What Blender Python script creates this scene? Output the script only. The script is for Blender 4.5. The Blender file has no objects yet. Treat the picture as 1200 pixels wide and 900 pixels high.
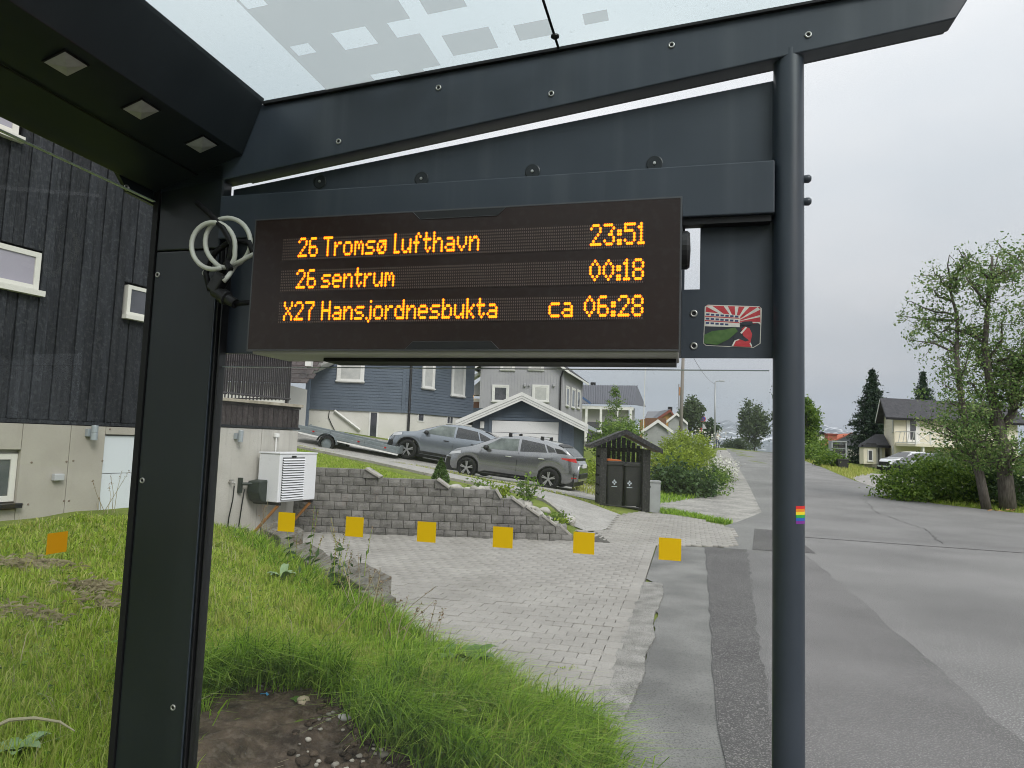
import bpy, bmesh, math, random
import numpy as np
from mathutils import Vector as Vec, Matrix
random.seed(7); rng = np.random.default_rng(7)
S = bpy.context.scene
COL = S.collection
R_ = math.radians

# ------------------------------------------------------------------ camera
PITCH, ROLL, EYE = R_(4.9), R_(2.0), 1.6
cf = np.array([0, math.cos(PITCH), math.sin(PITCH)])
_r0 = np.array([1.0, 0, 0]); _u0 = np.array([0, -math.sin(PITCH), math.cos(PITCH)])
cr = math.cos(ROLL)*_r0 + math.sin(ROLL)*_u0
cu = -math.sin(ROLL)*_r0 + math.cos(ROLL)*_u0
cam = bpy.data.objects.new('camera', bpy.data.cameras.new('camera'))
COL.objects.link(cam)
cam.matrix_world = Matrix(((cr[0], cu[0], -cf[0], 0), (cr[1], cu[1], -cf[1], 0), (cr[2], cu[2], -cf[2], EYE), (0, 0, 0, 1)))
cam.data.sensor_width = 36; cam.data.lens = 24
cam.data.clip_start = 0.05; cam.data.clip_end = 20000
S.camera = cam

# ------------------------------------------------------------------ sky, sun, exposure
W = bpy.data.worlds.new('World'); S.world = W; W.use_nodes = True
nt = W.node_tree; nt.nodes.clear()
def wn(t, **k):
    n = nt.nodes.new(t)
    for a, b in k.items(): setattr(n, a, b)
    return n
SUN_EL, SUN_AZ = R_(42), R_(150)
sky = wn('ShaderNodeTexSky', sky_type='NISHITA', sun_disc=False, sun_elevation=SUN_EL, sun_rotation=SUN_AZ)
sky.air_density = 1.0; sky.dust_density = 2.5
tc = wn('ShaderNodeTexCoord'); sep = wn('ShaderNodeSeparateXYZ')
nt.links.new(tc.outputs['Generated'], sep.inputs[0])
def mth(op, a, b=None, clamp=False):
    n = wn('ShaderNodeMath', operation=op, use_clamp=clamp)
    for i, v in enumerate((a, b)):
        if v is None: continue
        if isinstance(v, (int, float)): n.inputs[i].default_value = v
        else: nt.links.new(v, n.inputs[i])
    return n.outputs[0]
zc = mth('MAXIMUM', sep.outputs['Z'], 0.0)
den = mth('ADD', zc, 0.22)
cmb = wn('ShaderNodeCombineXYZ')
nt.links.new(mth('DIVIDE', sep.outputs['X'], den), cmb.inputs[0])
nt.links.new(mth('DIVIDE', sep.outputs['Y'], den), cmb.inputs[1])
noi = wn('ShaderNodeTexNoise'); noi.inputs['Scale'].default_value = 1.15; noi.inputs['Detail'].default_value = 5; noi.inputs['Roughness'].default_value = 0.5
nt.links.new(cmb.outputs[0], noi.inputs['Vector'])
noi2 = wn('ShaderNodeTexNoise'); noi2.inputs['Scale'].default_value = 0.6; noi2.inputs['Detail'].default_value = 3
nt.links.new(cmb.outputs[0], noi2.inputs['Vector'])
ramp = wn('ShaderNodeValToRGB')
ramp.color_ramp.elements[0].position = 0.33; ramp.color_ramp.elements[0].color = (0.655, 0.69, 0.715, 1)
ramp.color_ramp.elements[1].position = 0.68; ramp.color_ramp.elements[1].color = (0.80, 0.795, 0.79, 1)
nt.links.new(noi.outputs['Fac'], ramp.inputs[0])
# overcast luminance: brighter towards the zenith, as under a real cloud deck
lum = mth('MULTIPLY_ADD', zc, 1.4); lum.node.inputs[2].default_value = 0.56
var = mth('MULTIPLY_ADD', noi2.outputs['Fac'], 0.5); var.node.inputs[2].default_value = 0.75
gain = mth('MULTIPLY', mth('MULTIPLY', lum, var), 7.6)
cl = wn('ShaderNodeMix', data_type='RGBA', blend_type='MULTIPLY'); cl.inputs[0].default_value = 1
nt.links.new(ramp.outputs[0], cl.inputs[6]); nt.links.new(gain, cl.inputs[7])
mx = wn('ShaderNodeMix', data_type='RGBA'); mx.inputs[0].default_value = 0.93
nt.links.new(sky.outputs[0], mx.inputs[6]); nt.links.new(cl.outputs[2], mx.inputs[7])
bg = wn('ShaderNodeBackground'); bg.inputs[1].default_value = 0.1
nt.links.new(mx.outputs[2], bg.inputs[0])
wo = wn('ShaderNodeOutputWorld'); nt.links.new(bg.outputs[0], wo.inputs[0])

sun = bpy.data.objects.new('sun', bpy.data.lights.new('sun', 'SUN')); COL.objects.link(sun)
sun.data.energy = 1.5; sun.data.angle = R_(25); sun.data.color = (1, 0.965, 0.92)
_sd = Vec((math.sin(SUN_AZ)*math.cos(SUN_EL), math.cos(SUN_AZ)*math.cos(SUN_EL), math.sin(SUN_EL)))
sun.rotation_euler = _sd.to_track_quat('Z', 'Y').to_euler(); sun.location = (0, -5, 30)

vs = S.view_settings
vs.view_transform = 'Standard'; vs.look = 'None'; vs.exposure = 0.52; vs.gamma = 1; vs.use_curve_mapping = False
S.render.engine = 'CYCLES'
S.cycles.use_denoising = True
try: S.cycles.denoiser = 'OPENIMAGEDENOISE'
except Exception: pass
S.cycles.max_bounces = 6; S.cycles.diffuse_bounces = 3; S.cycles.glossy_bounces = 2
S.cycles.use_adaptive_sampling = True; S.cycles.adaptive_threshold = 0.02
S.cycles.transmission_bounces = 4; S.cycles.transparent_max_bounces = 10
S.cycles.volume_bounces = 0; S.cycles.filter_width = 1.0
S.cycles.sample_clamp_indirect = 4

# ------------------------------------------------------------------ pixel -> place helpers (reference 1200 x 900)
C0 = np.array([0, 0, EYE])
def ray(x, y): return cf + (x-600)/800*cr - (y-450)/800*cu
def hit(x, y, n, c):
    d = ray(x, y); return C0 + d*((c - n@C0)/(n@d))
TH = R_(14.5)
AX = np.array([math.cos(TH), -math.sin(TH), 0]); DX = np.array([math.sin(TH), math.cos(TH), 0]); ZX = np.array([0, 0, 1.0])
YX = np.array([0, 1.0, 0])
def SH(x, y, d): p = hit(x, y, DX, d); return float(AX@p), float(p[2])
def G(x, y, z=0.0): return hit(x, y, ZX, z)
def V(x, y, Y): return hit(x, y, YX, Y)
def AS(a, s): p = a*AX + s*DX; return float(p[0]), float(p[1])

# ------------------------------------------------------------------ mesh helpers
def link(o, parent=None):
    COL.objects.link(o)
    if parent is not None: o.parent = parent
    return o
def tag(o, label=None, cat=None, group=None, kind=None):
    if label: o['label'] = label
    if cat: o['category'] = cat
    if group: o['group'] = group
    if kind: o['kind'] = kind
    return o
def thing(name, loc, label, cat, group=None, rotz=0.0):
    o = bpy.data.objects.new(name, None); o.empty_display_size = 0.2
    COL.objects.link(o); o.location = [float(v) for v in loc]; o.rotation_euler = (0, 0, rotz)
    return tag(o, label, cat, group)
def absloc(o):
    l = np.zeros(3)
    while o is not None:
        l = l + np.array(o.location); o = o.parent
    return l

class MB:
    """collects faces; build() links them as one mesh object"""
    def __init__(s): s.v = []; s.f = []
    def add(s, vs, fs):
        n = len(s.v); s.v += [tuple(float(c) for c in v) for v in vs]; s.f += [tuple(i+n for i in f) for f in fs]; return s
    def para(s, o, a, b, c):
        o, a, b, c = (np.array(t, float) for t in (o, a, b, c))
        if np.dot(np.cross(a, b), c) < 0: a, b = b, a
        vs = [o, o+a, o+a+b, o+b, o+c, o+a+c, o+a+b+c, o+b+c]
        return s.add(vs, [(3, 2, 1, 0), (4, 5, 6, 7), (0, 1, 5, 4), (1, 2, 6, 5), (2, 3, 7, 6), (3, 0, 4, 7)])
    def box(s, c, sz, ax=None):
        ax = ax or ((1, 0, 0), (0, 1, 0), (0, 0, 1))
        e = [np.array(ax[i], float)*sz[i] for i in range(3)]
        return s.para(np.array(c, float)-sum(e)/2, *e)
    def prism(s, poly, o, eu, ev, ew):
        o, eu, ev, ew = (np.array(t, float) for t in (o, eu, ev, ew))
        n = len(poly); a = [o+eu*p[0]+ev*p[1] for p in poly]; b = [p+ew for p in a]
        ar = sum(poly[i][0]*poly[(i+1) % n][1]-poly[(i+1) % n][0]*poly[i][1] for i in range(n))
        flip = (ar > 0) == (np.dot(np.cross(eu, ev), ew) > 0)
        fs = [tuple(range(n)), tuple(range(2*n-1, n-1, -1))] + [(i, i+n, (i+1) % n+n, (i+1) % n) for i in range(n)]
        if flip: fs = [tuple(reversed(f)) for f in fs]
        return s.add(a+b, fs)
    def tube(s, pts, rad, n=8, cap=True):
        pts = [np.array(p, float) for p in pts]; k = len(pts)
        rad = [rad]*k if np.isscalar(rad) else rad
        vs = []; up = np.array([0, 0, 1.0]); prev = None
        for i, p in enumerate(pts):
            t = pts[min(i+1, k-1)]-pts[max(i-1, 0)]; t = t/(np.linalg.norm(t)+1e-12)
            if prev is None:
                ref = up if abs(t[2]) < 0.9 else np.array([1.0, 0, 0])
                u = np.cross(t, ref)
            else:
                u = prev - t*np.dot(prev, t)
            u = u/(np.linalg.norm(u)+1e-12); prev = u; w = np.cross(t, u)
            for j in range(n):
                a = 2*math.pi*j/n; vs.append(p+rad[i]*(math.cos(a)*u+math.sin(a)*w))
        fs = [(i*n+j, i*n+(j+1) % n, (i+1)*n+(j+1) % n, (i+1)*n+j) for i in range(k-1) for j in range(n)]
        if cap: fs += [tuple(range(n-1, -1, -1)), tuple(range((k-1)*n, k*n))]
        return s.add(vs, fs)
    def quad(s, *p): return s.add(p, [tuple(range(len(p)))])
    def lathe(s, prof, o, ax, n=20):
        """prof: (radius, height along ax)"""
        o = np.array(o, float); ax = np.array(ax, float); ax = ax/np.linalg.norm(ax)
        u = np.cross(ax, [0, 0, 1.0] if abs(ax[2]) < .9 else [1.0, 0, 0]); u = u/np.linalg.norm(u); w = np.cross(ax, u)
        vs = [o+ax*h+r*(math.cos(2*math.pi*j/n)*u+math.sin(2*math.pi*j/n)*w) for r, h in prof for j in range(n)]
        k = len(prof)
        fs = [(i*n+j, i*n+(j+1) % n, (i+1)*n+(j+1) % n, (i+1)*n+j) for i in range(k-1) for j in range(n)]
        return s.add(vs, fs)
    def grid(s, P):
        """P: rows of points"""
        r, c = len(P), len(P[0])
        return s.add([p for row in P for p in row], [(i*c+j, i*c+j+1, (i+1)*c+j+1, (i+1)*c+j) for i in range(r-1) for j in range(c-1)])
    def build(s, name, mat, parent=None, smooth=False, bevel=0, local=False):
        me = bpy.data.meshes.new(name)
        off = np.zeros(3) if (parent is None or local) else absloc(parent)
        me.from_pydata([(v[0]-off[0], v[1]-off[1], v[2]-off[2]) for v in s.v], [], s.f)
        me.update()
        if mat: me.materials.append(mat)
        if smooth: me.shade_smooth()
        o = bpy.data.objects.new(name, me); link(o, parent)
        if bevel:
            b = o.modifiers.new('bevel', 'BEVEL'); b.width = bevel; b.segments = 2; b.limit_method = 'ANGLE'; b.angle_limit = R_(40)
            if smooth: pass
        return o

def mesh_np(name, verts, loops, totals, mat, parent=None, smooth=False, offset=None):
    me = bpy.data.meshes.new(name)
    verts = np.asarray(verts, np.float32)
    if parent is not None: verts = verts - absloc(parent).astype(np.float32)
    totals = np.asarray(totals, np.int32); loops = np.asarray(loops, np.int32)
    me.vertices.add(len(verts)); me.vertices.foreach_set('co', verts.ravel())
    me.loops.add(len(loops)); me.loops.foreach_set('vertex_index', loops)
    me.polygons.add(len(totals))
    st = np.zeros(len(totals), np.int32); st[1:] = np.cumsum(totals)[:-1]
    me.polygons.foreach_set('loop_start', st)
    try: me.polygons.foreach_set('loop_total', totals)
    except Exception: pass
    me.update(calc_edges=True); me.validate()
    if smooth: me.shade_smooth()
    me.materials.append(mat)
    return link(bpy.data.objects.new(name, me), parent)

def circle(c, r, eu, ev, n=16):
    c, eu, ev = (np.array(t, float) for t in (c, eu, ev))
    return [c+r*(math.cos(2*math.pi*i/n)*eu+math.sin(2*math.pi*i/n)*ev) for i in range(n)]

# ------------------------------------------------------------------ materials
def newmat(name):
    m = bpy.data.materials.new(name); m.use_nodes = True
    t = m.node_tree; b = t.nodes['Principled BSDF']
    return m, t, b
def c4(c): return (c[0], c[1], c[2], 1.0)
def M(name, col, rough=0.6, spec=0.5, metal=0.0, col2=None, nscale=6.0, detail=4, nlo=0.35, nhi=0.68,
      rnd=0.0, isl=0.0, bump=0.0, bscale=60.0, spk=None, spkscale=220.0, spkamt=0.5, stretch=None, coat=0.0, rvar=0.0, streak=0.0, streakcol=(0.1,0.1,0.1)):
    m, t, b = newmat(name); N, L = t.nodes, t.links
    b.inputs['Roughness'].default_value = rough; b.inputs['Metallic'].default_value = metal
    b.inputs['Specular IOR Level'].default_value = spec
    if coat: b.inputs['Coat Weight'].default_value = coat; b.inputs['Coat Roughness'].default_value = 0.05
    geo = N.new('ShaderNodeNewGeometry'); pos = geo.outputs['Position']
    if stretch:
        mp = N.new('ShaderNodeMapping'); mp.inputs['Scale'].default_value = stretch; L.new(pos, mp.inputs[0]); spos = mp.outputs[0]
    else: spos = pos
    cur = None
    if col2 is not None:
        no = N.new('ShaderNodeTexNoise'); no.inputs['Scale'].default_value = nscale; no.inputs['Detail'].default_value = detail
        L.new(spos, no.inputs['Vector'])
        r = N.new('ShaderNodeValToRGB'); r.color_ramp.elements[0].position = nlo; r.color_ramp.elements[1].position = nhi
        r.color_ramp.elements[0].color = c4(col); r.color_ramp.elements[1].color = c4(col2)
        L.new(no.outputs['Fac'], r.inputs[0]); cur = r.outputs[0]
        if rvar:
            mr = N.new('ShaderNodeMapRange'); mr.inputs[3].default_value = max(0.02, rough-rvar); mr.inputs[4].default_value = min(1, rough+rvar)
            L.new(no.outputs['Fac'], mr.inputs[0]); L.new(mr.outputs[0], b.inputs['Roughness'])
    if spk is not None:
        n2 = N.new('ShaderNodeTexNoise'); n2.inputs['Scale'].default_value = spkscale; n2.inputs['Detail'].default_value = 2
        L.new(pos, n2.inputs['Vector'])
        r2 = N.new('ShaderNodeValToRGB'); r2.color_ramp.elements[0].position = 0.52; r2.color_ramp.elements[1].position = 0.66
        r2.color_ramp.elements[0].color = (0, 0, 0, 1); r2.color_ramp.elements[1].color = (spkamt, spkamt, spkamt, 1)
        L.new(n2.outputs['Fac'], r2.inputs[0])
        mi = N.new('ShaderNodeMix'); mi.data_type = 'RGBA'; L.new(r2.outputs[0], mi.inputs[0])
        if cur is None: mi.inputs[6].default_value = c4(col)
        else: L.new(cur, mi.inputs[6])
        mi.inputs[7].default_value = c4(spk); cur = mi.outputs[2]
    if streak:
        mp2 = N.new('ShaderNodeMapping'); mp2.inputs['Scale'].default_value = (9, 9, 0.25); L.new(pos, mp2.inputs[0])
        n3 = N.new('ShaderNodeTexNoise'); n3.inputs['Scale'].default_value = 1.6; n3.inputs['Detail'].default_value = 5; L.new(mp2.outputs[0], n3.inputs['Vector'])
        r3 = N.new('ShaderNodeValToRGB'); r3.color_ramp.elements[0].position = 0.5; r3.color_ramp.elements[1].position = 0.75
        r3.color_ramp.elements[0].color = (0, 0, 0, 1); r3.color_ramp.elements[1].color = (streak, streak, streak, 1)
        L.new(n3.outputs['Fac'], r3.inputs[0])
        mi = N.new('ShaderNodeMix'); mi.data_type = 'RGBA'; L.new(r3.outputs[0], mi.inputs[0])
        if cur is None: mi.inputs[6].default_value = c4(col)
        else: L.new(cur, mi.inputs[6])
        mi.inputs[7].default_value = c4(streakcol); cur = mi.outputs[2]
    if rnd or isl:
        h = N.new('ShaderNodeHueSaturation'); mr = N.new('ShaderNodeMapRange')
        k = rnd or isl; mr.inputs[3].default_value = 1-k; mr.inputs[4].default_value = 1+k
        if rnd:
            oi = N.new('ShaderNodeObjectInfo'); L.new(oi.outputs['Random'], mr.inputs[0])
        else: L.new(geo.outputs['Random Per Island'], mr.inputs[0])
        L.new(mr.outputs[0], h.inputs['Value'])
        if cur is None: h.inputs['Color'].default_value = c4(col)
        else: L.new(cur, h.inputs['Color'])
        cur = h.outputs[0]
    if cur is None: b.inputs['Base Color'].default_value = c4(col)
    else: L.new(cur, b.inputs['Base Color'])
    if bump:
        nb = N.new('ShaderNodeTexNoise'); nb.inputs['Scale'].default_value = bscale; nb.inputs['Detail'].default_value = 3
        L.new(spos if stretch else pos, nb.inputs['Vector'])
        bp = N.new('ShaderNodeBump'); bp.inputs['Strength'].default_value = bump; bp.inputs['Distance'].default_value = 0.02
        L.new(nb.outputs['Fac'], bp.inputs['Height']); L.new(bp.outputs[0], b.inputs['Normal'])
    return m
def M_leaf(name, cols, trans=0.35, rough=0.55):
    m, t, b = newmat(name); N, L = t.nodes, t.links
    geo = N.new('ShaderNodeNewGeometry'); r = N.new('ShaderNodeValToRGB')
    e = r.color_ramp.elements
    while len(e) < len(cols): e.new(0.5)
    for i, c in enumerate(cols): e[i].position = i/(len(cols)-1); e[i].color = c4(c)
    L.new(geo.outputs['Random Per Island'], r.inputs[0]); L.new(r.outputs[0], b.inputs['Base Color'])
    b.inputs['Roughness'].default_value = rough; b.inputs['Specular IOR Level'].default_value = 0.35
    tr = N.new('ShaderNodeBsdfTranslucent'); L.new(r.outputs[0], tr.inputs[0])
    mx = N.new('ShaderNodeMixShader'); mx.inputs[0].default_value = trans
    L.new(b.outputs[0], mx.inputs[1]); L.new(tr.outputs[0], mx.inputs[2])
    L.new(mx.outputs[0], N['Material Output'].inputs[0])
    return m
def M_glass(name, tint=(0.95, 0.97, 0.96), refl=1.0, dirt=0.0, dirtcol=(0.7, 0.72, 0.72)):
    m, t, b = newmat(name); N, L = t.nodes, t.links; N.remove(b)
    tr = N.new('ShaderNodeBsdfTransparent'); tr.inputs[0].default_value = c4(tint)
    gl = N.new('ShaderNodeBsdfGlossy'); gl.inputs['Roughness'].default_value = 0.01
    fr = N.new('ShaderNodeFresnel'); fr.inputs[0].default_value = 1.35
    gg = N.new('ShaderNodeNewGeometry'); inv = N.new('ShaderNodeMath'); inv.operation = 'SUBTRACT'; inv.inputs[0].default_value = refl; L.new(gg.outputs['Backfacing'], inv.inputs[1]); inv.use_clamp = True
    ml = N.new('ShaderNodeMath'); ml.operation = 'MULTIPLY'; L.new(inv.outputs[0], ml.inputs[1]); L.new(fr.outputs[0], ml.inputs[0])
    mx = N.new('ShaderNodeMixShader'); L.new(ml.outputs[0], mx.inputs[0]); L.new(tr.outputs[0], mx.inputs[1]); L.new(gl.outputs[0], mx.inputs[2])
    out = mx
    if dirt:
        geo = N.new('ShaderNodeNewGeometry'); no = N.new('ShaderNodeTexNoise'); no.inputs['Scale'].default_value = 90; no.inputs['Detail'].default_value = 3
        L.new(geo.outputs['Position'], no.inputs['Vector'])
        rr = N.new('ShaderNodeMapRange'); rr.inputs[1].default_value = 0.66; rr.inputs[2].default_value = 0.8; rr.inputs[3].default_value = dirt*0.06; rr.inputs[4].default_value = dirt
        L.new(no.outputs['Fac'], rr.inputs[0])
        df = N.new('ShaderNodeBsdfDiffuse'); df.inputs[0].default_value = c4(dirtcol)
        m2 = N.new('ShaderNodeMixShader'); L.new(rr.outputs[0], m2.inputs[0]); L.new(mx.outputs[0], m2.inputs[1]); L.new(df.outputs[0], m2.inputs[2]); out = m2
    L.new(out.outputs[0], N['Material Output'].inputs[0])
    return m
def M_emit(name, col, strength):
    m, t, b = newmat(name)
    b.inputs['Base Color'].default_value = c4(col); b.inputs['Emission Color'].default_value = c4(col); b.inputs['Emission Strength'].default_value = strength
    return m

m_metal = M('shelter_metal', (0.010, 0.0135, 0.0155), 0.34, 0.45, col2=(0.015, 0.019, 0.022), nscale=3, rvar=0.10, streak=0.10, streakcol=(0.05, 0.055, 0.06), bump=0.03, bscale=900)
m_metal2 = M('shelter_metal_skylit_dusty', (0.028, 0.037, 0.050), 0.40, 0.5, col2=(0.038, 0.048, 0.063), nscale=4, rvar=0.08, streak=0.28, streakcol=(0.10, 0.11, 0.12), bump=0.03, bscale=900)  # bluer, paler base paints in the sky's reflection; streaks are dust
m_black = M('black_rubber', (0.008, 0.008, 0.009), 0.6, 0.3)
m_blackpl = M('black_plastic', (0.012, 0.012, 0.013), 0.4, 0.5)
m_steel = M('steel', (0.45, 0.44, 0.42), 0.35, 0.5, 0.9)
m_glass = M_glass('shelter_glass', (0.985, 0.992, 0.988), 1.0, 0.14)
m_glassb = M_glass('back_glass', (0.975, 0.99, 0.985), 1.0, 0.03)
m_roofglass = M_glass('roof_glass', (0.87, 0.915, 0.92), 0.4, 0.2, (0.75, 0.8, 0.8))
m_yellow = None
m_white = M('white_paint', (0.72, 0.72, 0.70), 0.5, 0.4, col2=(0.64, 0.64, 0.62), nscale=3)
m_cable = M('white_cable', (0.58, 0.58, 0.52), 0.45, 0.4)
m_winglass = M('window_glass', (0.04, 0.045, 0.05), 0.04, 0.8, col2=(0.10, 0.10, 0.12), nscale=1.2)
m_curtain = M('curtain_glass', (0.42, 0.43, 0.42), 0.15, 0.7, col2=(0.5, 0.5, 0.48), nscale=4)
m_asphalt = M('asphalt', (0.118, 0.118, 0.116), 0.85, 0.35, col2=(0.215, 0.215, 0.21), nscale=0.5, detail=12, nlo=0.28, nhi=0.74, spk=(0.50, 0.49, 0.48), spkscale=80, spkamt=0.50, bump=0.7, bscale=90)
m_asphaltd = M('asphalt_dark', (0.072, 0.070, 0.071), 0.85, 0.35, col2=(0.105, 0.103, 0.102), nscale=0.9, detail=10, spk=(0.44, 0.42, 0.41), spkscale=105, spkamt=0.45, bump=0.8, bscale=110)
m_asphaltm = M('asphalt_mid', (0.10, 0.099, 0.098), 0.85, 0.35, col2=(0.17, 0.168, 0.166), nscale=0.6, detail=12, spk=(0.46, 0.45, 0.44), spkscale=110, spkamt=0.38, bump=0.7, bscale=92)
m_asphaltl = M('asphalt_worn', (0.14, 0.14, 0.136), 0.85, 0.3, col2=(0.25, 0.25, 0.24), nscale=1.4, detail=12, spk=(0.06, 0.06, 0.06), spkscale=70, spkamt=0.55, bump=0.6, bscale=80)
m_gravel = M('gravel', (0.20, 0.195, 0.185), 0.9, 0.3, col2=(0.33, 0.32, 0.30), nscale=1.6, detail=9, spk=(0.52, 0.50, 0.46), spkscale=22, spkamt=0.7, bump=1.0, bscale=25)
m_paver = M('paver', (0.275, 0.262, 0.242), 0.85, 0.3, col2=(0.34, 0.326, 0.303), nscale=1.1, detail=6, rnd=0.055, spk=(0.2, 0.195, 0.185), spkscale=70, spkamt=0.45, bump=0.35, bscale=90)
m_paveri = M('paver_far', (0.275, 0.262, 0.242), 0.85, 0.3, col2=(0.34, 0.326, 0.303), nscale=1.1, detail=6, isl=0.055, spk=(0.2, 0.195, 0.185), spkscale=120, spkamt=0.35, bump=0.25, bscale=180)
m_sand = M('joint_sand', (0.07, 0.067, 0.06), 0.95, 0.2, col2=(0.11, 0.105, 0.095), nscale=20)
m_block = M('wall_block', (0.125, 0.120, 0.113), 0.9, 0.25, col2=(0.215, 0.206, 0.195), nscale=5, detail=10, rnd=0.16, bump=0.6, bscale=45, spk=(0.32, 0.31, 0.3), spkscale=90, spkamt=0.35)
m_cap = M('wall_cap', (0.30, 0.285, 0.265), 0.9, 0.25, col2=(0.38, 0.36, 0.33), nscale=8, bump=0.4, bscale=60)
m_soil = M('soil', (0.036, 0.027, 0.020), 0.95, 0.2, col2=(0.115, 0.085, 0.062), nscale=9, detail=12, spk=(0.24, 0.20, 0.16), spkscale=28, spkamt=0.25, bump=1.0, bscale=40)
m_turf = M('turf', (0.09, 0.13, 0.022), 0.95, 0.15, col2=(0.185, 0.23, 0.045), nscale=1.3, detail=9, spk=(0.20, 0.18, 0.08), spkscale=40, spkamt=0.4, bump=0.7, bscale=30)
m_yellow = M_leaf('yellow_film', [(0.92, 0.58, 0.008), (0.92, 0.58, 0.008)], 0.5, 0.5)
# ------------------------------------------------------------------ terrain
def ss(t, a, b):
    u = np.clip((np.asarray(t, float)-a)/(b-a), 0, 1); return u*u*(3-2*u)
BERM = np.array([(-4.3, 11.3), (-3.62, 9.95), (-2.4, 8.0), (-1.22, 6.25), (-0.55, 5.15), (0.02, 4.4), (0.52, 3.78), (0.50, 3.2), (0.38, 2.3)])
WT_X = [-3.7, -2.37, -2.15, -1.18, -1.0, -0.21, -0.15, 0.07, 0.25, 0.33, 0.51, 0.6, 0.8, 0.9, 1.05]
WT_Z = [1.072, 1.072, 0.938, 0.938, 0.804, 0.804, 0.67, 0.67, 0.536, 0.536, 0.402, 0.402, 0.22, 0.22, 0.05]
WALL_Y = 11.35
def berm_dist(x, y):
    """signed distance to the berm's edge, positive on the grass side"""
    best = np.full(np.shape(x), 1e9); sgn = np.ones(np.shape(x))
    for (x0, y0), (x1, y1) in zip(BERM[:-1], BERM[1:]):
        dx, dy = x1-x0, y1-y0; l2 = dx*dx+dy*dy
        t = np.clip(((x-x0)*dx+(y-y0)*dy)/l2, 0, 1)
        d = np.hypot(x-x0-t*dx, y-y0-t*dy); c = dx*(y-y0)-dy*(x-x0)
        m = d < best; best = np.where(m, d, best); sgn = np.where(m, np.where(c < 0, 1.0, -1.0), sgn)
    return best*sgn
def shelter_dist(x, y):
    a = x*AX[0]+y*AX[1]; s = x*DX[0]+y*DX[1]
    dx = np.maximum(np.maximum(-1.66-a, a-0.45), 0); dy = np.maximum(s-1.80, 0)
    return np.hypot(dx, dy)
def wobble(x, y):
    return 0.5*np.sin(1.7*x+0.6*y)+0.35*np.sin(2.9*y-1.3*x+1)+0.25*np.sin(5.1*x+3.7*y+2)
def H(x, y):
    x = np.asarray(x, float); y = np.asarray(y, float)
    a = x*AX[0]+y*AX[1]; s = x*DX[0]+y*DX[1]
    k = np.clip(s-14, 0, 74)
    rp = 0.0262*np.clip(k-3, 0, None)*ss(k, 0, 14) - 0.06*np.clip(s-92, 0, 120)
    rp = rp - 0.07*np.clip(a-5.0, 0, 25)*ss(s, 18, 48)
    pl = np.clip(0.442-0.13*x, 0, 1.75)*ss(-s, -70, -45) + 0.05*np.clip(y-24, 0, 12)*ss(-x, -9, -2)
    f1 = ss(y, 11.44, 11.60); f2 = ss(y, 12.2, 17.0); mxx = ss(x, 0.75, 1.7)
    fy = f1*(1-mxx)+f2*mxx
    lf = pl*fy
    wt = np.interp(x, WT_X, WT_Z)
    bed = (1-ss(y, 11.7, 14.2))*(1-ss(x, 0.85, 1.05))*f1*(x > -6)
    lf = lf*(1-bed)+(wt-0.05)*bed
    lf = lf - 0.16*ss(y, 20.3, 21.8)*ss(-y, -32, -27)*ss(lf, 0.1, 0.5)
    z = np.maximum(rp, lf)
    bd = berm_dist(x, y); inside = (bd > 0) & (y < 11.3) & (s > -6)
    hb = 0.34+0.28*ss(-x, 0.8, 4.0)
    side = ss(-a, 1.4, 1.9)              # behind the shelter the bank comes close to the glass
    lim = ss(shelter_dist(x, y), 0.0, 1.55)*(1-side)+ss(shelter_dist(x, y), -0.35, 0.3)*side
    bz = hb*np.clip(np.clip(bd, 0, None)/1.3, 0, 1)**0.75*lim
    bz = bz + 0.03*wobble(x*1.5, y*1.5)*lim*ss(bd, 0.15, 0.8)
    # the yard runs in front of the house at the far end of the bank
    corner = ss(np.hypot(x+3.6, y-11.0), 0.9, 2.4)
    return np.where(inside, np.maximum(z, bz*corner), z)
def Hs(x, y): return float(H(np.array([x]), np.array([y]))[0])

def axis_pts(*segs):
    out = np.concatenate([np.linspace(a, b, n) for a, b, n in segs]); return np.unique(np.round(out, 4))
gx = axis_pts((-9, 8, 130), (-70, 70, 141), (-6000, 6000, 41)); gy = axis_pts((1, 22, 150), (-60, 130, 150), (130, 6000, 30), (-3000, -60, 10))
GX, GY = np.meshgrid(gx, gy); GZ = H(GX, GY)
far = np.hypot(GX, GY)
GZ = np.where(far > 170, GZ*np.clip(1-(far-170)/200, 0, 1)-6*np.clip((far-170)/200, 0, 1), GZ)
nx, ny = len(gx), len(gy)
idx = np.arange(nx*ny).reshape(ny, nx)
loops = np.stack([idx[:-1, :-1], idx[:-1, 1:], idx[1:, 1:], idx[1:, :-1]], -1).reshape(-1)
ground = mesh_np('ground', np.stack([GX, GY, GZ], -1).reshape(-1, 3), loops, np.full((nx-1)*(ny-1), 4), m_turf, smooth=True)
tag(ground, kind='structure')

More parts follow.
